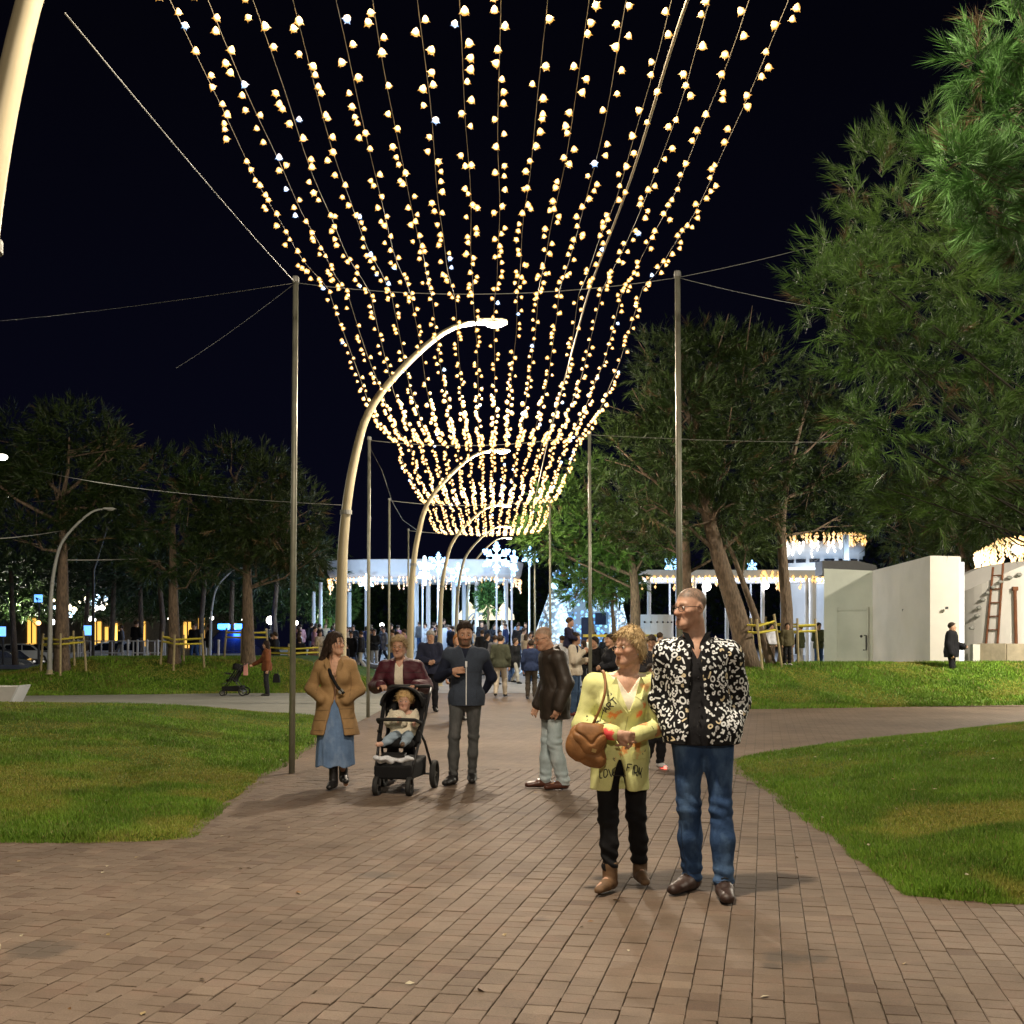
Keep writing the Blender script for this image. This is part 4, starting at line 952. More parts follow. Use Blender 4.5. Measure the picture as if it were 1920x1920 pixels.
    def hair(s, cols, kind='short', n=900, ln=.05, wd=.0028, seed=1, back=-.02, fringe=.055, side=-.02, thick=.016, fall=None, band=None):
        """a cap of hair on the skull plus loose locks; fringe / side / back: how far down it comes in front, at the sides, behind (head heights)"""
        P = np.array(s.J['head']); q = s.hs; lo = P-.22; hi = P+.2
        if kind == 'long': lo = lo-[0, 0, .28]
        F = Field(lo, hi, min(s.h, .008)); F.ell(s.hp(0, -.014, .040), np.array([.076, .096, .084])*q+thick, .02, False, s.hr); 
        if kind == 'long':
            for u in (-.055, -.03, .0, .03, .055):
                e = fall if fall is not None else np.array([0, .03, -.30]); a = s.hp(u, -.055-.02*(1-abs(u)/.055), .0); F.cap(a, a+e*q*(1-.15*abs(u)/.055)+np.array([u*.5, 0, 0]), .042, .030, .03)
            for u in (-1, 1): F.cap(s.hp(u*.07, .005, .04), s.hp(u*.074, -.012, -.09), .018, .016, .02)
        if kind == 'bob':
            F.ell(s.hp(0, -.05, -.02), np.array([.082, .06, .075])*q+.004, .03, False, s.hr)
            for u in (-1, 1): F.cap(s.hp(u*.070, -.01, .04), s.hp(u*.074, -.03, -.055), .020, .015, .02)
        if kind == 'curly':
            r = np.random.default_rng(seed)
            for k in range(26): 
                a = r.uniform(-2.4, 2.4); el = r.uniform(-.5, 1.3); F.ell(s.hp(.080*math.sin(a)*math.cos(el), -.02+.085*-math.cos(a)*math.cos(el), .03+.085*math.sin(el)), np.array([.026]*3), .012)
        def cl(d, X, Y, Z):
            x, y, z = X-P[0], Y-P[1], Z-P[2]; m = s.hr; u = (m[0, 0]*x+m[1, 0]*y+m[2, 0]*z)/q; f = -(m[0, 1]*x+m[1, 1]*y+m[2, 1]*z)/q; w = (m[0, 2]*x+m[1, 2]*y+m[2, 2]*z)/q
            t = np.clip((f+.0)/.07, 0, 1); t2 = np.clip(-f/.06, 0, 1); line = (side*(1-t)+fringe*t)*(1-t2)+back*t2
            if kind == 'long': line = np.where(f < .0, -9, np.where(np.abs(u) > .056, -.10, line))
            return np.maximum(d, np.where(f > -.3, (line-w)*q, d))
        F.apply(cl); V, Qd = F.mesh(); 
        if not len(V): return
        r = np.random.default_rng(seed); N = normals_of(V, Qd); V = V+N*((fbm(V*34+seed, 1., 2)-.5)*.016)[:, None]
        cols = np.array(cols); kk = fbm(V*np.array([60, 60, 18])+seed, 1., 2)[:, None]; c = cols[0]*(1-kk)+cols[1]*kk
        ob = mesh_np('hair', V, Qd, HAIR, s.t, smooth=True, attrs={'col': ('FLOAT_COLOR', 'POINT', c)})
        if n:
            i = r.integers(0, len(V), n); p = V[i]; nn = N[i]; crown = s.hp(0, -.05, .13); g = p-crown; g /= np.linalg.norm(g, axis=1, keepdims=True)
            if kind in ('long',): g = g*.4+[0, 0, -1]
            if kind == 'curly': g = g+r.normal(0, .9, g.shape)
            tg = g-nn*np.sum(g*nn, 1, keepdims=True); tg += r.normal(0, .20, tg.shape); tg /= np.linalg.norm(tg, axis=1, keepdims=True)+1e-6
            L = ln*r.uniform(.5, 1.2, (n, 1)); sd = np.cross(tg, nn); sd /= np.linalg.norm(sd, axis=1, keepdims=True)+1e-6; w = wd*r.uniform(.6, 1.3, (n, 1))/2
            p0 = p-nn*.002; p1 = p+tg*L*.5+nn*.005; p2 = p+tg*L+nn*(.004*r.uniform(-1.2, 1.5, (n, 1)))
            VV = np.stack([p0-sd*w, p0+sd*w, p1+sd*w, p1-sd*w, p2+sd*w*.2, p2-sd*w*.2], 1).reshape(-1, 3); b = np.arange(n)[:, None]*6; FF = np.concatenate([b+[0, 1, 2, 3], b+[3, 2, 4, 5]])
            kk = r.random((n, 1))**.8; cc = cols[0]*(1-kk)+cols[1]*kk*1.1; mesh_np('locks', VV, FF, HAIR, ob, smooth=True, attrs={'col': ('FLOAT_COLOR', 'POINT', np.repeat(cc, 6, 0))})
        return ob
    def shoe(s, a, mat, sole, high=.0, L=.27, w=.046, heel=0., laces=False):
        an, to = s.J[a+'an'], s.J[a+'to']; d = to-an; d[2] = 0; d /= np.linalg.norm(d); q = s.f; z0 = an[2]-.085*q
        he = np.array([an[0], an[1], z0+.05*q])-d*.03*q; tp = he+d*(L-.07)*q
        lo = np.minimum(he, tp)-.13; hi = np.maximum(he, tp)+.13; lo[2] = z0-.02; hi[2] = z0+.13+high
        F = Field(lo, hi, min(s.h, .007)); F.cap(he, he+d*.10*q, w*q*.86, w*q, .02); F.cap(he+d*.10*q, tp+[0, 0, -.014*q], w*q, w*q*.80, .02, sq=(1, 1, .8)); F.cap([an[0], an[1], z0+.06*q], [an[0], an[1], z0+(.10+high)*q], .050*q, .050*q, .02)
        zb = z0+.016
        F.apply(lambda dd, X, Y, Z: np.maximum(np.maximum(dd, zb-Z), Z-(z0+.10*q+high))); o = s.solid('shoe' if high < .03 else 'boot', mat, F, .0025, 8, (20, 20, 14))
        F = Field(lo, hi, min(s.h, .006)); F.cap(he+d*0, tp-d*.0, w*q*.95, w*q*.90, .01)
        F.apply(lambda dd, X, Y, Z: np.maximum(np.maximum(dd, z0+.001-Z), Z-(z0+.021))); s.solid('sole', sole, F, 0, parent=o); return o
    def glasses(s, mat, r=.021, thick=.0021, temple=True):
        m = MB()
        for u in (-1, 1):
            c = [s.hp(u*.033+r*1.12*math.cos(t)*(1), .098-abs(u*.033+r*math.cos(t))*.12, -.002+r*.86*math.sin(t)) for t in np.linspace(0, 2*math.pi, 19)]; m.tube(c, thick*s.hs, 5, False)
            if temple: m.tube([s.hp(u*.056, .092, .006), s.hp(u*.072, .075, .008), s.hp(u*.083, .0, .004), s.hp(u*.082, -.02, -.012)], thick*1.2*s.hs, 5)
        m.tube([s.hp(-.011, .097, .004), s.hp(0, .1035, .007), s.hp(.011, .097, .004)], thick*s.hs, 5)
        return m.build('glasses', mat, s.t, True)
def eye_mats():
    m, t, b = new_mat('eye_white'); b.inputs['Base Color'].default_value = (.50, .46, .43, 1); b.inputs['Roughness'].default_value = .3
    m2, t, b = new_mat('eye_iris'); b.inputs['Base Color'].default_value = (.03, .022, .015, 1); b.inputs['Roughness'].default_value = .1; return m, m2
EYE, IRIS = eye_mats()

# strokes of paint or print that follow a garment's surface
def strokes(ob, items, mat, name, lift=.0022, per_item_col=None, cols=None):
    """items: (origin, u axis, v axis, list of polylines in metres, stroke width); every stroke hugs the nearest surface"""
    me = ob.data; V = [v.co.copy() for v in me.vertices]; P = [tuple(p.vertices) for p in me.polygons]; bv = BVHTree.FromPolygons(V, P)
    VV, FF, CC = [], [], []
    for it, (o, u, v, lines, w) in enumerate(items):
        o, u, v = Vector(o), Vector(u).normalized(), Vector(v).normalized(); n = u.cross(v)
        for ln in lines:
            pts = []
            for a, b in ln:
                loc, nor, i, d = bv.find_nearest(o+u*a+v*b)
                if loc is None or d > .12: continue
                pts.append((loc, nor))
            if len(pts) < 2: continue
            base = len(VV)
            for k, (p, nr) in enumerate(pts):
                d = (pts[min(k+1, len(pts)-1)][0]-pts[max(k-1, 0)][0]); s_ = nr.cross(d)
                s_ = s_.normalized() if s_.length > 1e-7 else u
                ww = w*(1 if 0 < k < len(pts)-1 else .7)
                VV += [p+s_*ww/2+nr*lift, p-s_*ww/2+nr*lift]
            for k in range(len(pts)-1): FF.append((base+2*k, base+2*k+1, base+2*k+3, base+2*k+2)); CC.append(cols[it] if cols is not None else (1, 1, 1))
    return mesh_np(name, np.array([tuple(v) for v in VV]), np.array(FF), mat, ob.parent, smooth=True, attrs={'col': ('FLOAT_COLOR', 'FACE', np.array(CC))}) if FF else None
def arc(cx, cy, rx, ry, a0, a1, n=9): return [(cx+rx*math.cos(R(a0+(a1-a0)*i/n)), cy+ry*math.sin(R(a0+(a1-a0)*i/n))) for i in range(n+1)]
def seg(*p, n=4):
    out = []
    for (a, b), (c, d) in zip(p[:-1], p[1:]): out += [(a+(c-a)*i/n, b+(d-b)*i/n) for i in range(n)]
    return out+[p[-1]]
GLYPH = {'A': [seg((0, 0), (.4, 1), (.8, 0)), seg((.18, .38), (.64, .38))], 'R': [seg((0, 0), (0, 1)), [(0, 1)]+arc(.2, .74, .45, .26, 90, -90)+[(0, .48)], seg((.2, .48), (.7, 0))], 'T': [seg((-.1, 1), (.8, 1)), seg((.35, 1), (.3, 0))],
         'S': [arc(.35, .75, .32, .25, 40, 270)+arc(.35, .25, .32, .25, 90, -140)], 'M': [seg((0, 0), (.1, 1), (.45, .3), (.8, 1), (.9, 0))], 'F': [seg((0, 0), (.02, 1), (.65, 1.02)), seg((.02, .55), (.5, .56))], 'I': [seg((.1, 0), (.12, 1))],
         'L': [seg((.05, 1), (0, 0), (.6, .02))], 'O': [arc(.4, .5, .38, .5, 0, 360, 14)], 'V': [seg((0, 1), (.35, 0), (.75, 1))], 'E': [seg((.6, 1), (0, 1), (0, 0), (.62, 0)), seg((0, .5), (.5, .5))]}
def word(txt, h, gap=.28):
    x = 0; out = []
    for ch in txt:
        g = GLYPH[ch]; out += [[((x+a)*h, b*h) for a, b in l] for l in g]; x += max(a for l in g for a, b in l)+gap
    return out

# ================================================================== the couple in front
DENIM = cloth('blue_denim', (.026, .058, .135), .3, 500, .85, 6, .45, worn=(.095, .17, .30))
BLACKCLOTH = cloth('black_cloth', (.010, .010, .011), .25)
SOLE = M('dark_sole', (.012, .011, .010), .7, .2)
BROWNSHOE = M('brown_leather', (.036, .018, .013), .5, .3, 14, 80, .25, .003)
TANBOOT = M('tan_suede', (.13, .072, .034), .7, .3, 14, 120, .3, .003)
GLASSM = M('glasses_frame', (.05, .025, .02), .3, .1, 3, 5, 0)
GOLD = M('gold_wire', (.45, .30, .12), .3, .1, 3, 5, 0, metal=.7)
PRINT = None
def attr_mat(name, rough=.7):
    m, t, b = new_mat(name); a = t.nodes.new('ShaderNodeAttribute'); a.attribute_name = 'col'; t.links.new(a.outputs['Color'], b.inputs['Base Color']); b.inputs['Roughness'].default_value = rough; return m
PRINT = attr_mat('fabric_print')

SEAM = PRINT
def seams(ob, polys, w, col, name='seam'):
    """stitched seams that follow the cloth"""
    Z0 = Vector((0, 0, 0)); it = []
    me = ob.data; bv = BVHTree.FromPolygons([v.co.copy() for v in me.vertices], [tuple(p.vertices) for p in me.polygons]); VV, FF = [], []
    for pl in polys:
        pts = []
        for p in pl:
            p = Vector(p); h = bv.ray_cast(p, Vector((0, 1, 0))) if p.y <= -.19 else bv.find_nearest(p)
            if h[0] is not None: pts.append((h[0], h[1]))
        b = len(VV)
        for k, (p, n) in enumerate(pts):
            d = pts[min(k+1, len(pts)-1)][0]-pts[max(k-1, 0)][0]; s_ = n.cross(d); s_ = s_.normalized() if s_.length > 1e-7 else Vector((1, 0, 0)); VV += [p+s_*w/2+n*.0015, p-s_*w/2+n*.0015]
        for k in range(len(pts)-1):
            if (pts[k][0]-pts[k+1][0]).length < .12: FF.append((b+2*k, b+2*k+1, b+2*k+3, b+2*k+2))
    if FF: o = mesh_np(name, np.array([tuple(v) for v in VV]), np.array(FF), PRINT, ob.parent, True, attrs={'col': ('FLOAT_COLOR', 'FACE', np.tile(col, (len(FF), 1)))}); o['kind'] = 'stuff'

# --- man in the black shirt and the black and white patterned overshirt
DM = 6.85
man = Person('tall man in a black overshirt with white scribble print and blue jeans, looking left', (1.135, DM, 0), H=1.83, h=.0062, head=(-58, 2, 0), build=1.03, skin=(.50, .30, .21), beard=None, buzz=(.095, .078, .062), brow=(.16, .10, .06), lips=(.36, .15, .11), hs=.97,
    J=dict(pel=(.0, .0, .99), chest=(-.035, .0, 1.30), neck=(-.045, .01, 1.525), head=(-.072, -.01, 1.708), lsh=(-.205, .02, 1.435), rsh=(.16, .02, 1.425), lel=(-.225, .09, 1.16), rel=(.225, .085, 1.13), lwr=(-.165, .0, .99), rwr=(.155, -.04, .985),
           lhip=(-.085, 0, .94), rhip=(.095, 0, .94), lkn=(-.075, .02, .52), rkn=(.105, -.04, .52), lan=(-.045, .10, .09), ran=(.115, -.085, .09), lto=(-.135, -.01, .03), rto=(.10, -.245, .03)))
man.body(hands={'l': ((.9, .2, -.5), (1, 0, 0), .6, 1), 'r': ((-.9, .2, -.5), (-1, 0, 0), .6, -1)})
man.trousers(DENIM, .012, .012, .030, 1.06, .008, legscale=.86)
for a in 'lr': man.shoe(a, BROWNSHOE, SOLE, 0, .30, .05)
jeans = kids(man.t)[-1] if False else [c for c in man.t.children if c.name.startswith('trousers')][0]
seams(jeans, [[(sx*.155+ox, y, z) for z in np.linspace(.98, .08, 22) for ox, y in ((.012, -.01),)] for sx in (-1, 1)]+[[(.012, -.3, z) for z in np.linspace(1.05, .88, 6)]]+[[(sx*.05+.012, -.3, 1.04), (sx*.09+.012, -.3, .99), (sx*.14+.012, -.2, .965)] for sx in (-1, 1)]+[[(x, -.3, .115+(.0 if x < .02 else -.012)) for x in np.linspace(a_, b_, 7)] for a_, b_ in ((-.10, .0), (.06, .165))], .0035, (.012, .022, .05))
for a in 'lr':
    an, to = man.J[a+'an'], man.J[a+'to']; d_ = Vector(to-an); d_.z = 0; d_.normalize(); s_ = Vector((-d_.y, d_.x, 0))
    for k in range(4):
        p = Vector(an)+d_*(.055+.022*k)+Vector((0, 0, .028-.013*k)); m = MB(); m.tube([p-s_*.022, p+Vector((0, 0, .007)), p+s_*.022], .0035, 5); m.build('lace', SOLE, man.t, True)
sh = man.top(cloth('black_shirt', (.013, .013, .015), .2, 380, .75), .012, .895, .5, 'shirt', wr=.005, belly=.004, vneck=(1.40, .055), collar=.02)
m = MB(); 
for sd in (-1, 1): m.prism([(-.045+sd*.012, 1.455), (-.045+sd*.062, 1.515), (-.045+sd*.085, 1.565), (-.045+sd*.05, 1.555), (-.045+sd*.02, 1.50)], -.088, -.080, 'y')
c = m.build('collar', MATS['black_shirt'], man.t)
for k in range(6):
    m = MB(); m.ball((-.045+.006*k/5, -.138-.008*min(k, 3)+.002*k, 1.38-.085*k), .006, 8, 4); m.build('button', MATS['black_shirt'], man.t, True)
over = man.top(cloth('black_overshirt', (.008, .008, .009), .2, 420, .8), .031, .90, 1.0, 'overshirt', opening=(-.05, -.05, .026, .058, 1.50), wr=.010, forearm=1.2, hemflare=.01)
def glyph_rand(r):
    k = r.integers(0, 9); s = r.uniform(.6, 1.)
    g = [[arc(0, 0, .5, .62, 0, 360, 12)], [arc(0, 0, .5, .5, 50, 310, 9)], [seg((-.5, -.6), (.4, .6))], [arc(0, .3, .35, .35, 120, -90, 6)+arc(0, -.3, .35, .35, 90, -150, 6)], [seg((-.3, -.6), (-.3, .6)), seg((.4, .6), (-.3, 0), (.4, -.6))],
         [arc(0, .25, .35, .35, -40, 250, 8)+seg((-.1, -.1), (.5, -.7))], [seg((-.5, .5), (.0, -.5), (.45, .5))], [arc(-.1, 0, .3, .25, 0, 360, 9), seg((.1, .3), (.35, .8))], [seg((-.6, .1), (-.1, .3), (.2, -.2), (.6, .0))]][k]
    return [[(a*s, b*s) for a, b in l] for l in g]
r = np.random.default_rng(31); me = over.data; items = []; cols = []; used = []
ctr = np.array([p.center[:] for p in me.polygons]); nrm = np.array([p.normal[:] for p in me.polygons]); order = r.permutation(len(ctr))
for i in order:
    c_, n_ = ctr[i], nrm[i]
    if n_[1] > .45 or c_[2] < .92 or (abs(n_[2]) > .95): continue
    if any(abs(c_[0]-b[0])+abs(c_[1]-b[1])+abs(c_[2]-b[2]) < .047 for b in used): continue
    used.append(c_); n_ = Vector(n_); u = Vector((0, 0, 1)).cross(n_)
    if u.length < .1: continue
    u.normalize(); v = n_.cross(u); a = r.uniform(0, 6.28); uu = u*math.cos(a)+v*math.sin(a); vv = n_.cross(uu); sz = r.uniform(.022, .036)
    items.append((Vector(c_), uu, vv, [[(p*sz, q*sz) for p, q in l] for l in glyph_rand(r)], r.uniform(.008, .0125))); cols.append((.78, .80, .80) if r.random() < .9 else (.66, .56, .36))
    if len(items) > 760: break
o = strokes(over, items, PRINT, 'print', .002, cols=cols); o['kind'] = 'stuff'
man.glasses(GLASSM, .022, .0019)

# --- woman in the yellow painted blazer
DW = 6.98
wom = Person('woman in a pale yellow painted blazer and black trousers, hands clasped, looking left', (.665, DW, 0), H=1.60, h=.0058, head=(-52, 3, 2), female=True, skin=(.52, .31, .215), brow=(.22, .14, .08), lips=(.42, .16, .12), build=.98, hs=1.04,
    J=dict(pel=(-.01, .0, .84), chest=(0, .0, 1.12), neck=(.035, .01, 1.315), head=(.045, -.012, 1.475), lsh=(-.165, .01, 1.25), rsh=(.172, .01, 1.25), lel=(-.235, .02, 1.0), rel=(.225, .02, .985), lwr=(-.052, -.225, .965), rwr=(.062, -.215, .955),
           lhip=(-.085, 0, .82), rhip=(.085, 0, .82), lkn=(-.085, -.06, .45), rkn=(.095, .02, .45), lan=(-.075, -.09, .085), ran=(.13, .14, .09), lto=(-.15, -.215, .03), rto=(.145, -.01, .03)))
wom.body(hands={'l': ((.85, -.30, -.22), (.1, .9, .1), .7, 1), 'r': ((-.85, -.12, -.30), (.1, .9, .1), .7, -1)})
wom.trousers(cloth('black_trousers', (.008, .008, .009), .2), .008, .004, .125, .9, .007, legscale=.92)
for a in 'lr': wom.shoe(a, TANBOOT, SOLE, .085, .26, .042)
tee = wom.top(cloth('cream_top', (.72, .66, .52), .08), .010, .80, 0, 'top', wr=.003, vneck=(1.19, .085))
def blazer_mat():
    m, t, b = new_mat('yellow_blazer'); v = obj_vec(t); n = noise_node(t, 5, 4, .6, v); n2 = noise_node(t, 420, 2, .5, v); n3 = noise_node(t, 17, 4, .7, v)
    c = ramp(t, n.outputs[0], [(.3, (.64, .66, .26)), (.7, (.72, .73, .34))])
    def dab(pos, rad, col):
        nonlocal c
        d = t.nodes.new('ShaderNodeVectorMath'); d.operation = 'DISTANCE'; t.links.new(v, d.inputs[0]); d.inputs[1].default_value = pos
        e = math_n(t, 'ADD', math_n(t, 'DIVIDE', d.outputs['Value'], rad), math_n(t, 'MULTIPLY', math_n(t, 'SUBTRACT', n3.outputs[0], .5), 2.6))
        c = mixc(t, ramp(t, e, [(.72, (1, 1, 1)), (1.0, (0, 0, 0))]), c, col)
    for p, rd, cl in [((-.10, -.22, .95), .048, (.85, .10, .10)), ((-.06, -.15, 1.05), .055, (.80, .30, .10)), ((-.02, -.16, 1.03), .05, (.80, .30, .10)), ((.13, -.13, 1.06), .045, (.85, .24, .10)), ((.16, -.11, 1.115), .04, (.80, .30, .10)), ((.10, -.15, 1.04), .035, (.85, .22, .10)),
                      ((.0, -.16, .86), .045, (.78, .36, .12)), ((.10, -.15, .88), .06, (.78, .38, .13)), ((.21, -.05, .97), .045, (.72, .36, .16)), ((-.05, -.16, .80), .03, (.75, .40, .14)), ((.145, -.10, 1.24), .04, (.72, .45, .18))]: dab(p, rd, cl)
    c = mixc(t, .5, c, ramp(t, n2.outputs[0], [(.3, (.75, .75, .75)), (.7, (1.2, 1.2, 1.2))]), 'MULTIPLY')
    t.links.new(c, b.inputs['Base Color']); b.inputs['Roughness'].default_value = .85; b.inputs['Specular IOR Level'].default_value = .2; bump(t, b, n2.outputs[0], .2, .003); return m
bl = wom.top(blazer_mat(), .020, .61, .93, 'blazer', wr=.006, opening=None, hemflare=.005, vneck=(1.085, .090), slit=(-.02, .80, .05), forearm=1.15, collar=.0)
# lapels
for sd in (-1, 1):
    pl = [(.035+sd*.006, 1.07), (.035+sd*.075, 1.16), (.035+sd*.118, 1.21), (.035+sd*.100, 1.25), (.035+sd*.074, 1.30), (.035+sd*.062, 1.25), (.035+sd*.040, 1.18)]
    me = bl.data; bv = BVHTree.FromPolygons([v.co.copy() for v in me.vertices], [tuple(p.vertices) for p in me.polygons]); m = MB(); vs = []
    for off in (.002, .008):
        for a, b_ in pl:
            hit = bv.ray_cast(Vector((a, -.6, b_)), Vector((0, 1, 0)))[0]; y = hit.y if hit is not None and hit.y < .0 else -.09; vs.append((a, y-off, b_))
    n = len(pl); m.raw(vs, [tuple(range(n)), tuple(range(2*n-1, n-1, -1))]+[(i, (i+1) % n, n+(i+1) % n, n+i) for i in range(n)]); m.build('lapel', bl.data.materials[0], wom.t)
for x, z in ((-.125, .845), (.095, .845)):   # pocket flaps
    me = bl.data; bv = BVHTree.FromPolygons([v.co.copy() for v in me.vertices], [tuple(p.vertices) for p in me.polygons]); vs = []
    for off in (.001, .007):
        for a, b_ in ((x-.042, z), (x+.042, z), (x+.042, z-.036), (x+.025, z-.044), (x-.025, z-.044), (x-.042, z-.036)):
            hit = bv.ray_cast(Vector((a, -.6, b_)), Vector((0, 1, 0)))[0]; vs.append((a, (hit.y if hit is not None else -.13)-off, b_))
    m = MB(); n = 6; m.raw(vs, [tuple(range(n)), tuple(range(2*n-1, n-1, -1))]+[(i, (i+1) % n, n+(i+1) % n, n+i) for i in range(n)]); m.build('pocket_flap', bl.data.materials[0], wom.t)
seams(bl, [[(.03-.05*t_, -.4, 1.06-.25*t_) for t_ in np.linspace(0, 1, 9)]]+[[(sd*.15+.01, -.3, z) for z in np.linspace(1.2, .66, 14)] for sd in (-1, 1)], .0028, (.30, .30, .10))
INK = (.015, .015, .013); X_, Z_ = Vector((1, 0, 0)), Vector((0, 0, 1))
def tilt(d): a = R(d); return Vector((math.cos(a), 0, math.sin(a))), Vector((-math.sin(a), 0, math.cos(a)))
it = []
u, v = tilt(44); it.append((Vector((-.165, -.14, 1.015)), u, v, word('SMART', .042, .18), .0062))
u, v = tilt(-14); it.append((Vector((.02, -.17, .725)), u, v, word('FIRM', .050, .20), .0068))
u, v = tilt(4); it.append((Vector((-.175, -.15, .69)), u, v, word('LOVE', .046, .2), .0065))
r = np.random.default_rng(4)
for p in [(-.20, -.06, 1.02), (-.17, -.1, .99), (-.14, -.14, .965), (-.21, -.04, 1.05), (.12, -.15, 1.03), (.17, -.13, .99), (.19, -.1, .955), (-.10, -.14, 1.2), (-.075, -.12, 1.195), (.15, -.14, .83), (.17, -.12, .85), (.08, -.16, .81), (-.06, -.16, .8), (.15, -.13, 1.17)]:
    u, v = tilt(r.uniform(-40, 40)); it.append((Vector(p), u, v, [[(a*.017, b*.017) for a, b in l] for l in glyph_rand(r)], .0036))
o = strokes(bl, it, PRINT, 'lettering', .002, cols=[INK]*len(it))
for k, (x, z) in enumerate([(-.005, .965), (-.005, .875)]):
    m = MB(); m.ball((x+.03, -.175, z), .009, 10, 5, (1, .5, 1)); m.build('button', GOLD, wom.t, True)
wom.hair([(.22, .13, .05), (.66, .50, .27)], 'bob', 2200, .045, .0030, 3, back=-.10, fringe=.086, side=-.02, thick=.013)
wom.glasses(GOLD, .024, .0012)
for p in [(.044, -.06, .0)]:
    m = MB(); m.ball(wom.hp(.08, .0, -.045), .005, 8, 5); m.build('earring', EYE, wom.t, True)
# handbag hangs from her shoulder
BAG = M('brown_suede', (.24, .105, .030), .6, .35, 9, 70, .4, .004)
t = thing('handbag', (.452, 6.80, .90), 'slouchy brown leather shoulder bag hanging at the hip of the woman in yellow', 'handbag')
F = Field((-.2, -.12, -.2), (.2, .13, .22), .006)
F.cap((-.04, 0, .07), (.05, 0, .085), .045, .045, .03, sq=(1, .6, 1)); F.cap((-.07, 0, -.03), (.05, 0, -.085), .062, .055, .03, sq=(1, .62, 1)); F.cap((-.055, 0, .04), (.065, 0, .03), .06, .055, .04, sq=(1, .6, 1)); F.cap((-.02, 0, -.07), (.03, 0, -.10), .05, .045, .03, sq=(1, .6, 1))
V, Q = F.mesh(); f1 = np.abs(fbm(V*[5, 5, 8]+3.3, 1., 2)-.5)*2; V = V+normals_of(V, Q)*(-.012*np.exp(-(f1/.08)**2)+.016*(fbm(V*9+8, 1., 2)-.5))[:, None]; mesh_np('bag_body', V, Q, BAG, t, True)
F = Field((-.2, -.14, -.14), (.2, .02, .2), .0055)
F.cap((-.035, -.012, .085), (.05, -.012, .075), .045, .045, .015, sq=(1, .7, 1)); F.cap((-.045, -.018, .04), (.06, -.018, .025), .052, .05, .03, sq=(1, .7, 1)); F.cap((.0, -.022, -.02), (.03, -.022, -.035), .05, .04, .03, sq=(1, .65, 1))
V, Q = F.mesh(); f1 = np.abs(fbm(V*[6, 6, 6]+7.1, 1., 2)-.5)*2; V = V+normals_of(V, Q)*(-.008*np.exp(-(f1/.08)**2))[:, None]; mesh_np('flap', V, Q, BAG, t, True)
m = MB(); m.box((.03, -.062, -.035), (.026, .006, .02), (0, .3, 0)); m.build('clasp', GOLD, t)
q = smooth_pts([(.03, .0, .12), (.075, -.015, .22), (.10, -.03, .30), (.105, .02, .385), (.10, .12, .428), (.10, .19, .435), (.10, .28, .38), (.08, .30, .24), (.04, .12, .12)], 26); m = MB(); m.tube([tuple(p) for p in q], .0085, 6); m.build('strap', BAG, t, True)

# ================================================================== the group further back
def P_(X, D): return wx(X, D)
BLACKSHOE = M('black_shoe', (.014, .013, .013), .5, .3, 14, 80, .2, .003)
# --- woman in the camel coat
DC = 11.75
cw = Person('woman in a camel coat and denim skirt, hands in her pockets, looking right', (P_(628, DC), DC, 0), H=1.61, h=.0085, head=(62, 0, 0), female=True, skin=(.56, .33, .22), build=1.0, hs=1.02, brow=(.05, .03, .02),
    J=dict(pel=(.0, .0, .86), chest=(.005, .0, 1.14), neck=(.0, .015, 1.335), head=(.005, -.01, 1.492), lsh=(-.145, .01, 1.262), rsh=(.15, .01, 1.262), lel=(-.25, .05, 1.03), rel=(.235, .05, 1.02), lwr=(-.12, -.12, .93), rwr=(.125, -.11, .92),
           lhip=(-.08, 0, .84), rhip=(.08, 0, .84), lkn=(-.04, -.01, .46), rkn=(.06, .05, .46), lan=(-.01, -.03, .085), ran=(.06, .18, .12), lto=(-.03, -.18, .03), rto=(.10, .06, .03)))
cw.body(hands={'l': ((.9, .1, -.4), (0, 1, 0), .5, 1), 'r': ((-.9, .1, -.4), (0, 1, 0), .5, -1)})
CAMEL = cloth('camel_coat', (.31, .19, .085), .15, 300, .75, 5, .35)
def skirt_(s, mat, ztop, zbot, r0, r1, name='skirt', wr=.012, c=(0, 0), sq=1.25, lean=0.):
    lo = s.lo.copy(); hi = s.hi.copy(); hi[2] = ztop+.05; lo[0] -= .05; hi[0] += .08; F = Field(lo, hi, s.h)
    F.cap((c[0], c[1], ztop), (c[0]+lean, c[1], zbot-.12), r0, r1, .02, sq=(sq, 1, 1)); F.apply(lambda d, X, Y, Z: np.maximum(np.maximum(d, zbot+.012*np.sin(X*40)-Z), Z-ztop)); return s.solid(name, mat, F, wr, 2, (13, 13, 2.0))
skirt_(cw, cloth('pale_denim', (.13, .21, .36), .2, 400, .85, 8, .3, worn=(.25, .34, .50)), .92, .235, .145, .185, c=(.0, .02), sq=1.15)
cw.top(CAMEL, .024, .56, 1.0, 'coat', opening=(.03, .0, .012, .004, 1.33), wr=.006, hemflare=.065, vneck=(1.16, .05), slit=(.015, .90, .10), forearm=1.25, sc=(7, 7, 9), collar=.02)
skirt_(cw, M('coat_lining', (.015, .012, .012), .7, .2), .84, .60, .10, .16, 'coat_lining', .004, (.015, .02), 1.2)
m = MB(); m.tube([(-.10, .11, 1.30), (-.085, .03, 1.335), (-.07, -.06, 1.30), (-.02, -.155, 1.18), (.05, -.19, 1.06), (.12, -.185, .985)], .017, 6); m.build('bag_strap', BLACKCLOTH, cw.t, True)
m = MB(); m.box((.09, -.195, 1.01), (.035, .01, .05), (0, .8, 0)); m.build('buckle', STEEL, cw.t)
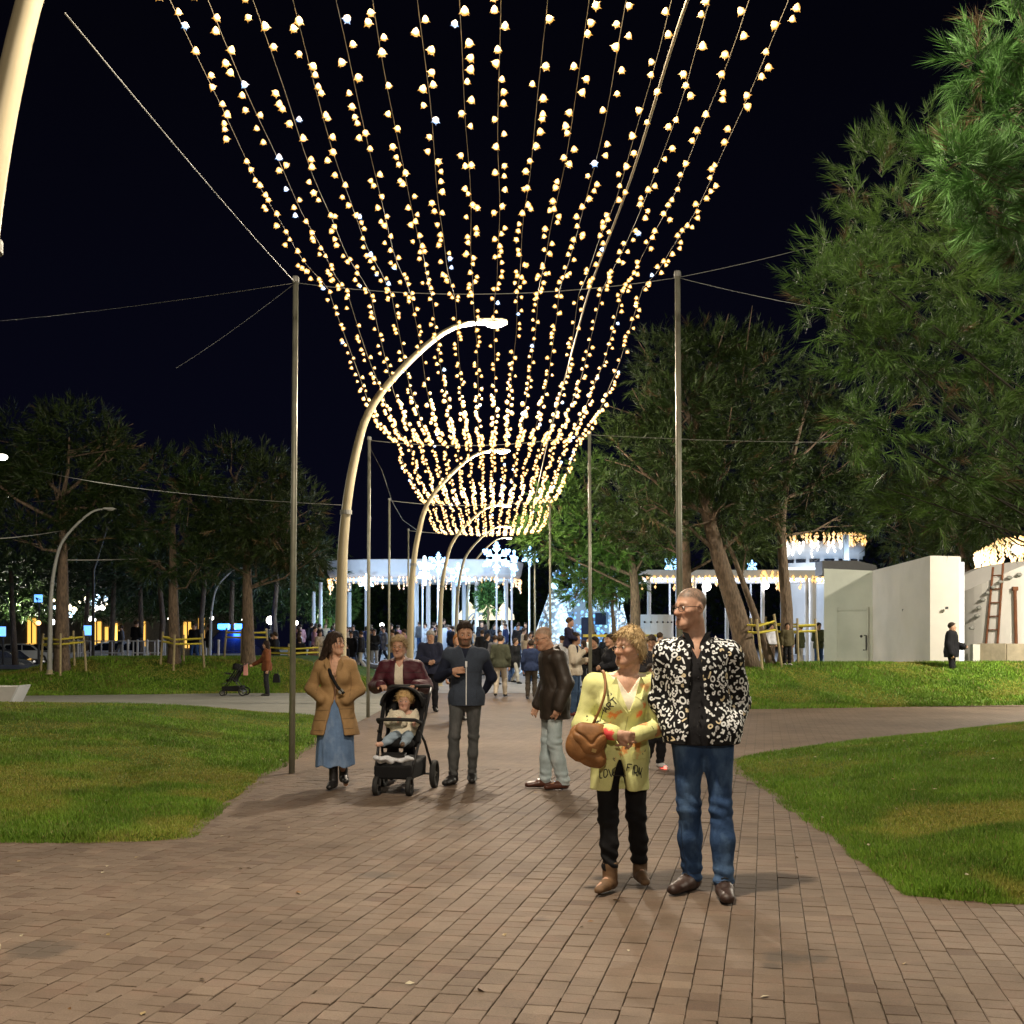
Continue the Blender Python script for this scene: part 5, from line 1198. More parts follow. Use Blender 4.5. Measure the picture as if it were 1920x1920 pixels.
for sd in (-1, 1):
    m = MB(); m.prism([(.005+sd*.012, 1.15), (.005+sd*.075, 1.22), (.005+sd*.10, 1.30), (.005+sd*.075, 1.355), (.005+sd*.035, 1.26)], -.125, -.108, 'y'); m.build('lapel', CAMEL, cw.t, False, .006)
F = cw.field(lo=cw.J['neck']-.25, hi=cw.J['neck']+.2); F.cap(cw.J['neck']+[-.10, .05, -.02], cw.J['neck']+[0, .11, -.03], .045, .06, .03); F.cap(cw.J['neck']+[.10, .05, -.02], cw.J['neck']+[0, .11, -.03], .045, .06, .03); F.cap(cw.J['neck']+[-.10, .05, -.02], cw.J['neck']+[-.085, -.05, -.05], .04, .02, .03); F.cap(cw.J['neck']+[.10, .05, -.02], cw.J['neck']+[.085, -.05, -.05], .04, .02, .03); cw.solid('hood', CAMEL, F, .004)
cw.hair([(.016, .010, .008), (.05, .03, .02)], 'long', 500, .12, .004, 5, back=-.3, fringe=.072, side=-.02, thick=.012, fall=np.array([-.25, .10, -.95])*.30)
for a in 'lr': cw.shoe(a, BLACKSHOE, SOLE, .19, .26, .046)

coat = [c for c in cw.t.children if c.name.startswith('coat') and not c.name.startswith('coat_l')][0]
seams(coat, [[(x, -.5, z+.01*math.sin(x*9)) for x in np.linspace(-.2, .2, 24)] for z in (.62, .72, .82)]+[[(sx*.17, -.5, z) for z in np.linspace(1.2, .95, 9)] for sx in (-1, 1)]+[[(.03, -.5, z) for z in np.linspace(1.14, .92, 8)]], .006, (.15, .085, .035))
# --- woman in the burgundy jacket behind the buggy
DB = 12.35
bw = Person('older woman in a burgundy padded jacket and pale top pushing the black buggy', (P_(752, DB), DB, 0), H=1.57, h=.0085, head=(-6, 4, 0), female=True, skin=(.56, .33, .23), build=1.08, hs=1.04, brow=(.12, .08, .05),
    J=dict(pel=(0, .05, .84), chest=(0, .0, 1.11), neck=(-.01, .0, 1.30), head=(-.02, -.04, 1.455), lsh=(-.17, .0, 1.235), rsh=(.17, .0, 1.235), lel=(-.27, -.02, 1.03), rel=(.27, -.02, 1.03), lwr=(-.185, -.30, 1.045), rwr=(.185, -.30, 1.045), lan=(-.1, .16, .085), ran=(.1, -.05, .085), lto=(-.11, .0, .03), rto=(.11, -.2, .03)))
bw.body(hands={'l': ((.5, -.9, -.0), (.1, .1, -1), 1.0, 1), 'r': ((-.5, -.9, 0), (-.1, .1, -1), 1.0, -1)})
bw.trousers(cloth('dark_trousers', (.015, .015, .018), .2), .012, .008, .05, .95, .006)
for a in 'lr': bw.shoe(a, BLACKSHOE, SOLE)
bw.top(cloth('cream_blouse', (.66, .60, .48), .12, 200), .016, .80, 0, 'blouse', wr=.004, vneck=(1.23, .05), collar=.02)
bw.top(cloth('burgundy_jacket', (.060, .010, .018), .2, 300, .6, 5, .3, .35), .032, .80, 1.0, 'jacket', opening=(-.012, -.012, .035, .055, 1.30), wr=.008, forearm=1.1, sc=(7, 7, 13), collar=.04)
bj = [c for c in bw.t.children if c.name.startswith('jacket')][0]
seams(bj, [[(x, -.5, z) for x in np.linspace(a_, b_, 16)] for z in (.90, .97, 1.04, 1.11, 1.18) for a_, b_ in ((-.24, -.075), (.05, .24))], .006, (.018, .003, .006))
bw.hair([(.26, .17, .08), (.55, .42, .24)], 'short', 900, .05, .004, 6, back=-.09, fringe=.072, side=-.01, thick=.018)
bw.glasses(GOLD, .022, .0016)

# --- the buggy and the toddler
def buggy(label, loc, rz, rain=True, group='pushchairs'):
    t = thing('pushchair', loc, label, 'pushchair', group, rz); K = cloth('buggy_fabric', (.010, .010, .011), .2, 300, .8)
    FR = M('buggy_frame', (.018, .018, .019), .4, .2); RUB = M('rubber', (.016, .016, .016), .8, .2); HUBM = M('wheel_hub', (.14, .14, .14), .4, .2)
    # faces -y
    for x, y, r_, w in ((-.165, -.30, .095, .045), (.165, -.30, .095, .045), (-.27, .38, .145, .05), (.27, .38, .145, .05)):
        mt = Euler((0, R(90), 0)).to_matrix(); m = MB(); m.lathe([(r_*.72, -w/2), (r_*.96, -w/2), (r_, -w/4), (r_, w/4), (r_*.96, w/2), (r_*.72, w/2), (r_*.72, -w/2)], (0, 0, 0), 22, mt); wo = m.build('wheel', RUB, t, True); wo.location = (x, y, r_)
        m = MB(); m.lathe([(.001, -w*.3), (r_*.2, -w*.3), (r_*.2, w*.3), (.001, w*.3)], (0, 0, 0), 10, mt)
        for k in range(5):
            a = k*R(72); m.tube([(0, 0, 0), (0, math.cos(a)*r_*.74, math.sin(a)*r_*.74)], .011, 5)
        m.build('hub', HUBM, wo)
        if y < 0:
            m = MB(); m.tube([(x-.03*(1 if x > 0 else -1), y, r_), (x-.03*(1 if x > 0 else -1), y+.03, .23)], .014, 6); m.build('fork', FR, t)
    for sd in (-1, 1):
        x = sd*.225
        m = MB(); m.tube([(sd*.18, -.29, .21), (sd*.20, -.10, .45), (x, .12, .72), (x, .34, .96), (x, .44, 1.03)], .015, 8); m.build('side_tube', FR, t, True)
        m = MB(); m.tube([(sd*.26, .38, .15), (x, .12, .50), (sd*.21, -.06, .62)], .014, 8); m.build('rear_tube', FR, t, True)
    m = MB(); m.tube([(-.225, .44, 1.03), (-.20, .48, 1.045), (.20, .48, 1.045), (.225, .44, 1.03)], .019, 8); m.build('handlebar', RUB, t, True)
    m = MB(); m.tube([(-.26, .38, .145), (.26, .38, .145)], .012, 6); m.tube([(-.18, -.28, .2), (.18, -.28, .2)], .012, 6); m.build('axle', FR, t)
    m = MB(); m.prism([(-.30, .16), (.34, .14), (.38, .34), (-.32, .30)], -.19, .19, 'x'); m.build('basket', K, t, False, .02)
    F = Field((-.3, -.4, .3), (.3, .6, 1.25), .010); F.cap((-.13, -.14, .50), (.13, -.14, .50), .05, None, .02); F.cap((-.13, .10, .50), (.13, .10, .50), .055, None, .05)
    F.cap((-.13, .10, .52), (-.13, .33, .95), .05, .045, .05); F.cap((.13, .10, .52), (.13, .33, .95), .05, .045, .05); F.cap((0, .12, .52), (0, .36, .98), .055, .05, .06)
    for sd in (-1, 1): F.cap((sd*.20, -.08, .52), (sd*.205, .18, .92), .022, None, .03)
    V, Q = F.mesh(); mesh_np('seat', V, Q, K, t, True)
    # hood: an arched shell
    th = np.linspace(0, math.pi, 17); rows = []
    for k, (y, z, r_, hh) in enumerate([(.33, .76, .20, .16), (.28, .81, .215, .20), (.16, .86, .22, .20), (.04, .87, .222, .185)]): rows.append([(r_*math.cos(a), y, z+hh*math.sin(a)) for a in th])
    for k in range(3): rows.append([(a[0]*.92, a[1]+.015, a[2]-.015) for a in rows[3-k-0]])
    V = np.array(rows).reshape(-1, 3); n = 17; F_ = [(i*n+j, i*n+j+1, (i+1)*n+j+1, (i+1)*n+j) for i in range(len(rows)-1) for j in range(n-1)]; o = mesh_np('hood', V, np.array(F_), K, t, True); o.modifiers.new('solidify', 'SOLIDIFY').thickness = .012
    m = MB(); m.tube([(-.215, -.02, .70), (-.19, -.17, .735), (0, -.24, .745), (.19, -.17, .735), (.215, -.02, .70)], .018, 8); m.build('bumper_bar', RUB, t, True)
    m = MB(); m.box((0, -.27, .40), (.24, .10, .022), (.25, 0, 0)); m.build('footrest', FR, t, False, .006)
    return t
DBG = 11.5
bg_ = buggy('black pushchair with a blond toddler in it, white cloths in the basket below', (P_(750, DBG), DBG+.02, 0), R(-8))
t = tag(bpy.data.objects.new('cloth', None), 'crumpled white cloth lying in the basket under the toddler in the buggy', 'cloth'); 
F = Field((-.3, -.2, -.1), (.3, .2, .2), .008)
for k in range(7): F.cap((-.16+.05*k, .02*math.sin(k*2), .03+.02*math.cos(k*3)), (-.11+.05*k, -.04*math.cos(k), .04), .035, .03, .03, sq=(1, 1, .7))
V, Q = F.mesh(); V = V+normals_of(V, Q)*wrinkle(V, .008, 3, (18, 18, 18))[:, None]; o = mesh_np('cloth', V, Q, cloth('white_cloth', (.66, .68, .72), .1), None, True); bpy.data.objects.remove(t)
o.location = (P_(741, DBG), DBG-.27, .325); tag(o, 'crumpled white cloth lying in the basket under the toddler in the buggy', 'cloth')
td = Person('blond toddler in a fluffy cream jumper and pale jeans sitting in the black buggy', (P_(754, DBG), DBG+.06, 0), H=.92, h=.0075, head=(-4, 6, 4), hs=1.50, skin=(.62, .38, .29), build=1.0, brow=(.3, .2, .1),
    J=dict(pel=(0, .03, .58), chest=(0, .10, .72), neck=(.0, .115, .80), head=(.012, .06, .915), lsh=(-.09, .10, .775), rsh=(.09, .10, .775), lel=(-.13, .0, .70), rel=(.135, .02, .69), lwr=(-.06, -.09, .73), rwr=(.135, -.10, .69),
           lhip=(-.05, .0, .57), rhip=(.05, 0, .57), lkn=(-.075, -.19, .565), rkn=(.075, -.20, .57), lan=(-.17, -.27, .505), ran=(.03, -.28, .505), lto=(-.215, -.33, .50), rto=(.03, -.36, .50)))
td.body(shrink=.006)
td.trousers(cloth('pale_jeans', (.28, .36, .44), .15, 400, .85, 9, .3), .012, .0, -.2, .66, .004)
td.top(cloth('cream_fleece', (.70, .64, .50), .1, 160, .95, 12, .7), .030, .56, .9, 'jumper', wr=.008, sc=(30, 30, 30))
F = Field(td.J['chest']-.2, td.J['chest']+.2, .008); F.ell((-.045, -.03, .745), (.085, .06, .08), .02); F.ell((-.02, -.045, .70), (.075, .05, .06), .03); td.solid('muff', MATS['cream_fleece'], F, .010, 4, (40, 40, 40))
td.hair([(.42, .26, .10), (.70, .50, .25)], 'curly', 500, .05, .004, 7, back=-.12, fringe=.06, side=-.08, thick=.012)
for a, mt in (('l', M('bare_foot', (.60, .36, .27), .5)), ('r', M('brown_toddler_shoe', (.10, .06, .035), .6))):
    F = Field(td.J[a+'to']-.13, td.J[a+'an']+.15, .007); F.cap(td.J[a+'an'], td.J[a+'to'], .026, .021, .01); td.solid('foot' if a == 'l' else 'shoe', mt, F)

# --- bearded man in the body warmer
DV = 12.2
vm = Person('bearded man in a dark teal body warmer and grey jeans, one hand on his chest', (P_(873, DV), DV, 0), H=1.745, h=.0085, head=(8, 14, 0), skin=(.50, .29, .19), build=1.0, beard=(.035, .022, .015), brow=(.02, .014, .01),
    J=dict(pel=(.01, .0, .93), chest=(.01, .0, 1.24), neck=(.0, .0, 1.44), head=(-.005, -.045, 1.60), lsh=(-.175, .0, 1.37), rsh=(.18, .0, 1.37), lel=(-.28, -.02, 1.13), rel=(.275, .10, 1.13), lwr=(-.15, -.20, 1.20), rwr=(.20, .20, .98),
           lkn=(-.115, -.06, .50), rkn=(.085, .03, .5), lan=(-.13, -.05, .085), ran=(.065, .12, .09), lto=(-.19, -.20, .03), rto=(.07, -.05, .03)))
vm.body(hands={'l': ((1, -.15, .12), (.1, 1, 0), .30, 1), 'r': ((-.4, .5, -.6), (-1, 0, 0), .5, -1)})
vm.trousers(cloth('grey_jeans', (.075, .078, .078), .2, 400, .85, 6, .35, worn=(.13, .13, .13)), .008, .002, .045, .99, .008, legscale=.86)
for a in 'lr': vm.shoe(a, BLACKSHOE, SOLE, .04, .29, .05)
vm.top(cloth('navy_knit', (.012, .016, .032), .2, 220), .010, .90, 1.0, 'jumper', wr=.006, collar=.03)
bwm = vm.top(cloth('teal_fleece', (.046, .058, .082), .12, 120, .95, 8, .4), .019, .83, 0, 'body_warmer', wr=.005, nosleeve=True, vneck=(1.32, .04), collar=.035)
seams(bwm, [[(sx*.12, -.5, z) for z in np.linspace(1.0, .9, 6)] for sx in (-1, 1)]+[[(x, -.5, 1.19) for x in np.linspace(-.16, .16, 20)]], .005, (.014, .019, .028))
m = MB(); me = bwm.data; bv = BVHTree.FromPolygons([v.co.copy() for v in me.vertices], [tuple(p.vertices) for p in me.polygons]); pts = []
for z in np.linspace(.845, 1.30, 14):
    h_ = bv.ray_cast(Vector((.012, -.6, z)), Vector((0, 1, 0)))[0]; pts.append((.012, h_.y-.004 if h_ else -.16, z))
m.tube(pts, .006, 5); m.box((.012, pts[-1][1]-.004, 1.275), (.022, .012, .06)); m.build('zip', E('white_zip', (1, 1, 1), .0, (.8, .8, .8)), vm.t)
vm.hair([(.018, .012, .009), (.045, .03, .02)], 'short', 500, .03, .003, 8, back=-.06, fringe=.074, side=.02, thick=.012)

# --- man in the leather jacket, in profile
DL = 11.75
lm = Person('bald man in a dark brown leather jacket and pale jeans, seen from the side', (P_(1036, DL), DL, 0), H=1.70, h=.0085, yaw=-72, head=(0, 16, 0), skin=(.50, .29, .19), build=.98, buzz=(.30, .22, .16), brow=(.15, .1, .07),
    J=dict(pel=(.0, .02, .93), chest=(0, .0, 1.22), neck=(0, -.025, 1.405), head=(0, -.10, 1.548), lsh=(-.185, .0, 1.345), rsh=(.185, .0, 1.345), lel=(-.24, .03, 1.09), rel=(.24, .06, 1.09), lwr=(-.23, -.08, .86), rwr=(.23, -.02, .86),
           lan=(-.10, -.04, .085), ran=(.10, .08, .085), lto=(-.12, -.21, .03), rto=(.12, -.10, .03)))
lm.body()
lm.trousers(cloth('bleached_jeans', (.40, .48, .50), .12, 400, .85, 6, .35, worn=(.56, .60, .60)), .014, .012, .05, 1.0, .009)
for a in 'lr': lm.shoe(a, M('oxblood_leather', (.085, .03, .018), .35, .3, 14, 80, .2, .003), SOLE, 0, .29, .046)
lm.top(M('brown_leather_jacket', (.032, .023, .017), .55, .3, 10, 60, .3, .004), .032, .72, .98, 'leather_jacket', wr=.007, forearm=1.2, sc=(10, 10, 8), collar=.05)
lj = [c for c in lm.t.children if c.name.startswith('leather_jacket')][0]
seams(lj, [[(-.3, -.02, z) for z in np.linspace(1.2, .78, 12)], [(.06, -.5, z) for z in np.linspace(1.35, .75, 14)]]+[[(-.2+.02*k, -.5, .93-.05*k) for k in range(5)]], .006, (.008, .006, .005))
lm.glasses(DARKMETAL, .021, .0016)

# --- further people on the path (a dozen that one can tell apart)
def person2(label, X, D, H, yaw=0, coat=(.02, .02, .03), legs=(.02, .02, .025), hairc=((.02, .015, .01), (.05, .035, .025)), hem=.84, hk='short', z=0., h=.016, female=False, J=None, head=(0, 0, 0), group=None, buzz=None, skin=(.50, .30, .2), ckey=None, e=.028, shoe=None, arms=None, cat='person', hood=False):
    p = Person(label, (P_(X, D), D, z), H=H, h=h, yaw=yaw, head=head, female=female, buzz=buzz, skin=skin, group=group, J=None)
    for k, v in (J or {}).items(): p.J[k] = np.array(v)*p.f
    p.bounds(); p.body(shrink=.008)
    nm = lambda c: 'cloth_%02x%02x%02x' % tuple(int(min(1, x)**.45*255) for x in c)
    p.trousers(cloth(nm(legs), legs, .2, 300), .014, .006, .05, None, .008)
    p.top(cloth(nm(coat), coat, .18, 300), e, hem*p.f, .98, 'jacket', wr=.012, collar=.03)
    for a in 'lr': p.shoe(a, shoe or BLACKSHOE, SOLE)
    if hood:
        F = p.field(lo=p.J['head']-.25, hi=p.J['head']+.25); F.ell(p.hp(0, -.03, .02), (.10, .115, .125), .02); F.ell(p.hp(0, .08, -.01), (.075, .08, .10), .02, True); p.solid('hood', cloth(nm(coat), coat), F, .004)
    elif hk: p.hair(hairc, hk, 150 if h < .018 else 0, .05, .006, 3, back=-.08 if hk == 'short' else -.2, fringe=.07, side=.0, thick=.012)
    return p
HOLD = dict(lwr=(-.06, -.22, 1.10), rwr=(.06, -.22, 1.08), lel=(-.25, -.02, 1.14), rel=(.25, -.02, 1.14))
person2('grey-haired man in a navy jacket looking down at his hands, behind the buggy group', 807, 24.8, 1.76, 10, (.022, .026, .05), (.012, .012, .016), ((.22, .21, .2), (.4, .39, .37)), .82, J=HOLD, head=(-20, 22, 0), h=.014)
STEP = dict(lkn=(-.1, -.16, .5), lan=(-.1, -.22, .09), lto=(-.11, -.38, .05), ran=(.1, .25, .13), rto=(.11, .12, .04))
person2('person in an olive jacket with a strap across the back, walking away in beige trousers', 938, 31.5, 1.70, 172, (.05, .055, .035), (.36, .31, .24), J=STEP, h=.017)
person2('man in a blue jacket seen from behind, just left of the leather jacket', 996, 30.5, 1.56, 176, (.018, .03, .075), (.05, .04, .03), h=.017)
EAT = dict(lwr=(-.05, -.20, 1.36), rwr=(.10, -.24, 1.18), lel=(-.24, -.05, 1.16), rel=(.25, -.02, 1.13))
hm = person2('man in a cream hoodie and blue jeans turned right, eating, a child on his shoulders', 1078, 23.4, 1.70, 70, (.56, .50, .40), (.045, .085, .16), J=EAT, h=.014, hem=.86, shoe=M('dark_red_shoe', (.12, .02, .02), .5))
ch = Person('child in navy riding on the shoulders of the man in the cream hoodie', (P_(1070, 23.4), 23.42, 1.42), H=1.0, h=.014, yaw=75, hs=1.3, skin=(.5, .3, .2), J=dict(pel=(0, .05, .03), chest=(0, .04, .24), neck=(0, .03, .38), head=(0, .01, .50), lsh=(-.11, .04, .34), rsh=(.11, .04, .34), lel=(-.16, -.03, .2), rel=(.16, -.03, .2), lwr=(-.08, -.13, .16), rwr=(.08, -.13, .16), lhip=(-.07, .03, .02), rhip=(.07, .03, .02), lkn=(-.13, -.14, -.03), rkn=(.13, -.14, -.03), lan=(-.13, -.13, -.22), ran=(.13, -.13, -.22), lto=(-.13, -.22, -.25), rto=(.13, -.22, -.25)))
ch.lo[2] = -.4; ch.body(shrink=.004); ch.top(cloth('child_navy', (.02, .02, .045), .2), .03, .0, .95, 'coat', wr=.008); ch.hair([(.05, .03, .02), (.12, .07, .04)], 'short', 0, thick=.012)
F = ch.field(); ch.limbs(F, .012, arms=False, torso=False); ch.solid('trousers', cloth('child_navy', (.02, .02, .045)), F)
person2('woman in a black coat and cap holding food, facing left by the cream hoodie', 1115, 24.2, 1.62, -58, (.010, .010, .012), (.010, .010, .012), J=EAT, h=.014, female=True, hem=.7)
person2('person with dark hair in a black jacket, head just left of the woman in yellow', 1146, 22, 1.66, -70, (.013, .014, .018), (.012, .012, .014), J=HOLD, h=.014, female=True, hem=.8)
person2('person in a dark hooded jacket with head bowed between the couple', 1222, 19.5, 1.62, -12, (.016, .015, .017), (.012, .012, .014), J=HOLD, h=.013, head=(0, 25, 0), hem=.8)
cb = person2('child in black behind the couple, one leg and a glowing red shoe showing between them', 1222, 13.6, 1.24, 14, (.012, .012, .014), (.010, .010, .012), J=dict(lkn=(-.02, -.05, .5), rkn=(.16, -.05, .52), ran=(.14, .0, .10), rto=(.18, -.16, .04)), h=.012, hem=.86, shoe=M('white_trainer', (.6, .6, .62), .5))
m = MB(); m.box((.17*cb.f, -.06, .03), (.03, .16, .035)); m.build('shoe_light', E('red_glow', (1., .10, .06), 3.), cb.t)
person2('woman with auburn hair in black, mostly hidden behind the bearded man', 858, 22, 1.66, 20, (.014, .013, .016), (.012, .012, .014), ((.25, .10, .03), (.45, .2, .07)), h=.016, female=True, hk='bob')
person2('man in a black hooded jacket leaning at the corner of the white wall', 1784, 31.6, 1.72, 60, (.010, .010, .013), (.010, .010, .012), z=.33, h=.015, hem=.78, e=.07, J=dict(rwr=(.16, -.28, 1.08)))
person2('child in an olive top and white shoes standing on the grass by the pine', 1476, 31, 1.14, 10, (.10, .085, .045), (.012, .012, .014), z=float(hC(np.array(wx(1476, 31)), np.array(31.)))-.01, h=.014, hk='bob', shoe=MATS['white_trainer'], hem=.8)
person2('child in a white top and pale shorts beside the slim pine trunk', 1446, 31.6, 1.1, 40, (.6, .6, .66), (.10, .07, .05), z=float(hC(np.array(wx(1446, 31.6)), np.array(31.6)))-.01, h=.014, hem=.86)
PUSH = dict(lwr=(-.13, -.42, 1.0), rwr=(.24, .02, .86), lel=(-.24, -.18, 1.12))
ws = person2('long-haired woman in a rust brown jacket pushing a small buggy on the gravel', 500, 32.2, 1.55, -80, (.16, .055, .022), (.018, .018, .022), ((.015, .01, .008), (.04, .025, .018)), J=PUSH, h=.015, hk='long', hem=.80, female=True)
b2 = copy_tree(bg_); b2.location = (P_(436, 32.2), 32.2, 0.01); b2.rotation_euler = (0, 0, R(-88)); b2.scale = (.86,)*3; b2['label'] = 'empty-looking dark pushchair side-on on the grey gravel path at the left'
m = MB(); m.prism([(-.10, 0), (.10, 0), (.085, .2), (.03, .26), (-.03, .26), (-.085, .2)], -.04, .04, 'y'); m.tube([(-.05, 0, .24), (-.03, 0, .38), (.03, 0, .38), (.05, 0, .24)], .008, 5); o = m.build('handbag', BLACKCLOTH, None, False, .02); o.location = (P_(519, 32.2), 32.15, .38); tag(o, 'black handbag hanging from the hand of the woman in rust brown', 'handbag')
m = MB(); m.prism([(-.07, 0), (.07, 0), (.06, .34), (-.05, .34)], -.03, .03, 'y'); o = m.build('jacket', cloth('pink_cloth', (.55, .26, .22), .15), None, False, .02); o.location = (P_(462, 32.2), 32.1, .58); tag(o, 'pink cloth hanging from the handle of the buggy on the gravel', 'cloth')

# ================================================================== pavilions, decorations, walls, cars, crowd
WHITE = M('white_render', (.60, .61, .63), .7, .06, 1.5, 60, .1, .004)
CONC = M('pale_concrete', (.50, .48, .45), .85, .12, 2, 30, .25, .01)
ICE = E('icicle_warm', (1., .50, .07), 1.3); ICEW = E('icicle_white', (1., .93, .80), 2.5)
SNOW = E('snow_light', (.36, .74, 1.), 1.9); SNOWB = E('snow_blue', (.03, .26, 1.), 2.4)  # blue rings and tips stand in for the snowflakes' halo
def hz(D, X=960): return float(h_plaza(D, wx(X, D)))
def icicles(parent, pts, drop, seed, name='icicle_lights', mat=None, r=.05, step=.22):
    """strands of little bulbs hanging from an edge"""
    rr = np.random.default_rng(seed); m = MB(); pts = [Vector(p) for p in pts]
    for a, b in zip(pts[:-1], pts[1:]):
        L = (b-a).length; n = max(1, int(L/step))
        for k in range(n):
            p = a.lerp(b, (k+rr.random()*.6)/n); d = drop*rr.uniform(.25, 1); z = 0
            while z < d:
                c = p-Vector((rr.normal(0, .03), rr.normal(0, .03), z)); q = r*rr.uniform(.7, 1.3)
                m.raw([c+Vector(v)*q for v in ((1, 0, 0), (-1, 0, 0), (0, 1, 0), (0, -1, 0), (0, 0, 1.4), (0, 0, -1.6))], [(0, 2, 4), (2, 1, 4), (1, 3, 4), (3, 0, 4), (2, 0, 5), (1, 2, 5), (3, 1, 5), (0, 3, 5)]); z += .13*rr.uniform(.8, 1.4)
    o = m.build(name, mat or ICE, parent); o['kind'] = 'stuff'; return o
def inv(t, p): return Vector(p)-t.location

# --- left pavilion: a thin white slab on slender columns
D = 62.; b = Vector((wx(790, D), D, hz(D)))
pav = thing('pavilion', b, 'open white pavilion with a thin flat roof on slender columns, left of the castle', 'pavilion')
s = D/FOC; zt = 1.5+150*s-b.z; zb = 1.5+118*s-b.z; x0, x1 = (607-790)*s, (982-790)*s
pl = []
for k in range(48):
    a = 2*math.pi*k/48; cx = (x0+x1)/2; c_, s_ = math.cos(a), math.sin(a); pl.append((cx+(x1-x0)/2*math.copysign(abs(c_)**.55, c_), 1.5+4.0*math.copysign(abs(s_)**.7, s_)))
m = MB(); n = len(pl); cx = (x0+x1)/2
V = [(cx+(x-cx)*f, 1.5+(y-1.5)*f, z) for f, z in ((.93, zb), (.965, zb+.18), (.975, zb+.28), (1., zt), (.98, zt+.03)) for x, y in pl]
F_ = [(i*n+k, i*n+(k+1) % n, (i+1)*n+(k+1) % n, (i+1)*n+k) for i in range(4) for k in range(n)]+[tuple(range(n-1, -1, -1)), tuple(range(4*n, 5*n))]
m.raw(V, F_); m.build('roof', WHITE, pav)
for X, d, w in ((588, 60, 7), (601, 62, 7), (655, 66, 8), (688, 61, 9), (770, 66, 6), (781, 63, 8), (803, 61, 8), (851, 59.5, 8), (870, 66, 8), (894, 60, 8), (949, 62, 8)):
    ss = d/FOC; m = MB(); z1 = (zb+b.z+.02) if X > 605 else 1.5+(1205-(1110 if X < 595 else 1092))*ss; m.lathe([(w*ss/2*1.25, 0), (w*ss/2*1.25, .12), (w*ss/2, .2), (w*ss/2, z1-hz(d)), (.001, z1-hz(d)+.02)], (wx(X, d)-b.x, d-b.y, hz(d)-b.z), 10); m.build('column', WHITE, pav, True)
icicles(pav, [(p[0]*.97+.03*cx, 1.5+(p[1]-1.5)*.97, zb-.02) for p in pl[24:]+pl[:1]], .75, 3, r=.055)
for x, y, z_ in ((-3., .5, zb-.9), (3.2, .5, zb-.9), (-2.6, -5.5, 2.6), (1.6, -6., 2.6), (5., -5.5, 2.6)): lamp_light('pavilion_fill', (b.x+x, b.y+y, b.z+z_), 360, (.50, .73, 1.), .2)  # added bare lights that brighten the pavilion, no fixtures

def snowflake(label, X, Y, D, r, yaw=0, mats=(SNOW, SNOWB), group='lit snowflakes', post=True):
    p = at(X, Y, D); rad = r*D/FOC; t = thing('snowflake_light', p, label, 'snowflake light', group, R(yaw)); m = MB(); m2 = MB(); w = rad*.085
    for k in range(6):
        a = R(60*k+30); u = Vector((math.cos(a), 0, math.sin(a))); v = Vector((-math.sin(a), 0, math.cos(a)))
        m.tube([u*0, u*rad*.98], w, 5)
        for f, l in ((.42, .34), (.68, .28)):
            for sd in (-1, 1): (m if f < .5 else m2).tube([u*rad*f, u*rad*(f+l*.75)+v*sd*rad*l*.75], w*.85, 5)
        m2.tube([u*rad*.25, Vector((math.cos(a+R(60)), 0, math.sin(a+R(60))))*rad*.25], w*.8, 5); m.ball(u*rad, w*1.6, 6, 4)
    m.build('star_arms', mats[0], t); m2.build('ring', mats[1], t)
    if post:
        m = MB(); m.tube([(0, .12, -rad*.2), (0, .12, hz(D)-p.z)], .05, 6); m.build('post', WHITE, t)
    return t
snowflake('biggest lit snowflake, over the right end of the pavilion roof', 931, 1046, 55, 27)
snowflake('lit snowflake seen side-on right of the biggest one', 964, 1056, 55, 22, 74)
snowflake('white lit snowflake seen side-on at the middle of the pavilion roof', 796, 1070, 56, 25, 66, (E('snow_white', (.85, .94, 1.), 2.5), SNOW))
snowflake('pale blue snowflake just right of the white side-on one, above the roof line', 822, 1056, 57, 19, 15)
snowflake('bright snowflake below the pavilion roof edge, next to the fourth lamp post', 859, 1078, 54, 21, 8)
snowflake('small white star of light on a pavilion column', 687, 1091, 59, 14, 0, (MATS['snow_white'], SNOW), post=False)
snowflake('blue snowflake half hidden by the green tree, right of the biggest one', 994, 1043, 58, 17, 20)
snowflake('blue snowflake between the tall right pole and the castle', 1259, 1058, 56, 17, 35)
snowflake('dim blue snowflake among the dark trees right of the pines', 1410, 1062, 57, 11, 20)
for X, Y, D, pw in ((930, 1046, 54, 260), (796, 1068, 54.5, 220), (859, 1078, 52.5, 220), (1259, 1058, 54, 160)): p = at(X, Y, D); lamp_light('snowflake_glow', p+Vector((0, -.5, 0)), pw, (.25, .52, 1.), .5)

# --- the castle of lights and the cones of light
def net_mat(name, c1, c2, sc, st, lo=.30, hi=.5):
    m, t, b = new_mat(name); v = obj_vec(t); vo = t.nodes.new('ShaderNodeTexVoronoi'); vo.inputs['Scale'].default_value = sc; t.links.new(v, vo.inputs['Vector'])
    n = noise_node(t, 2.2, 3, .6, v); c = mixc(t, ramp(t, n.outputs[0], [(.38, (0, 0, 0)), (.62, (1, 1, 1))]), c1, c2)
    f = ramp(t, vo.outputs['Distance'], [(lo, (1, 1, 1)), (hi, (.06, .06, .06))]); c = mixc(t, 1., c, f, 'MULTIPLY')
    t.links.new(c, b.inputs['Emission Color']); b.inputs['Emission Strength'].default_value = st; b.inputs['Base Color'].default_value = (.25, .28, .32, 1); return m
NET = net_mat('light_net', (.03, .28, .95), (.32, .74, 1.), 5.5, 1.9); NETW = net_mat('white_light_net', (.22, .58, 1.), (.75, .92, 1.), 7, 1.5, .34, .6)
D = 50.; b = at(1090, 1230, D); b.z = hz(D); s = D/FOC
cas = thing('light_castle', b, 'glowing blue and white castle of lights behind the tree trunks, right of the white cone', 'light castle')
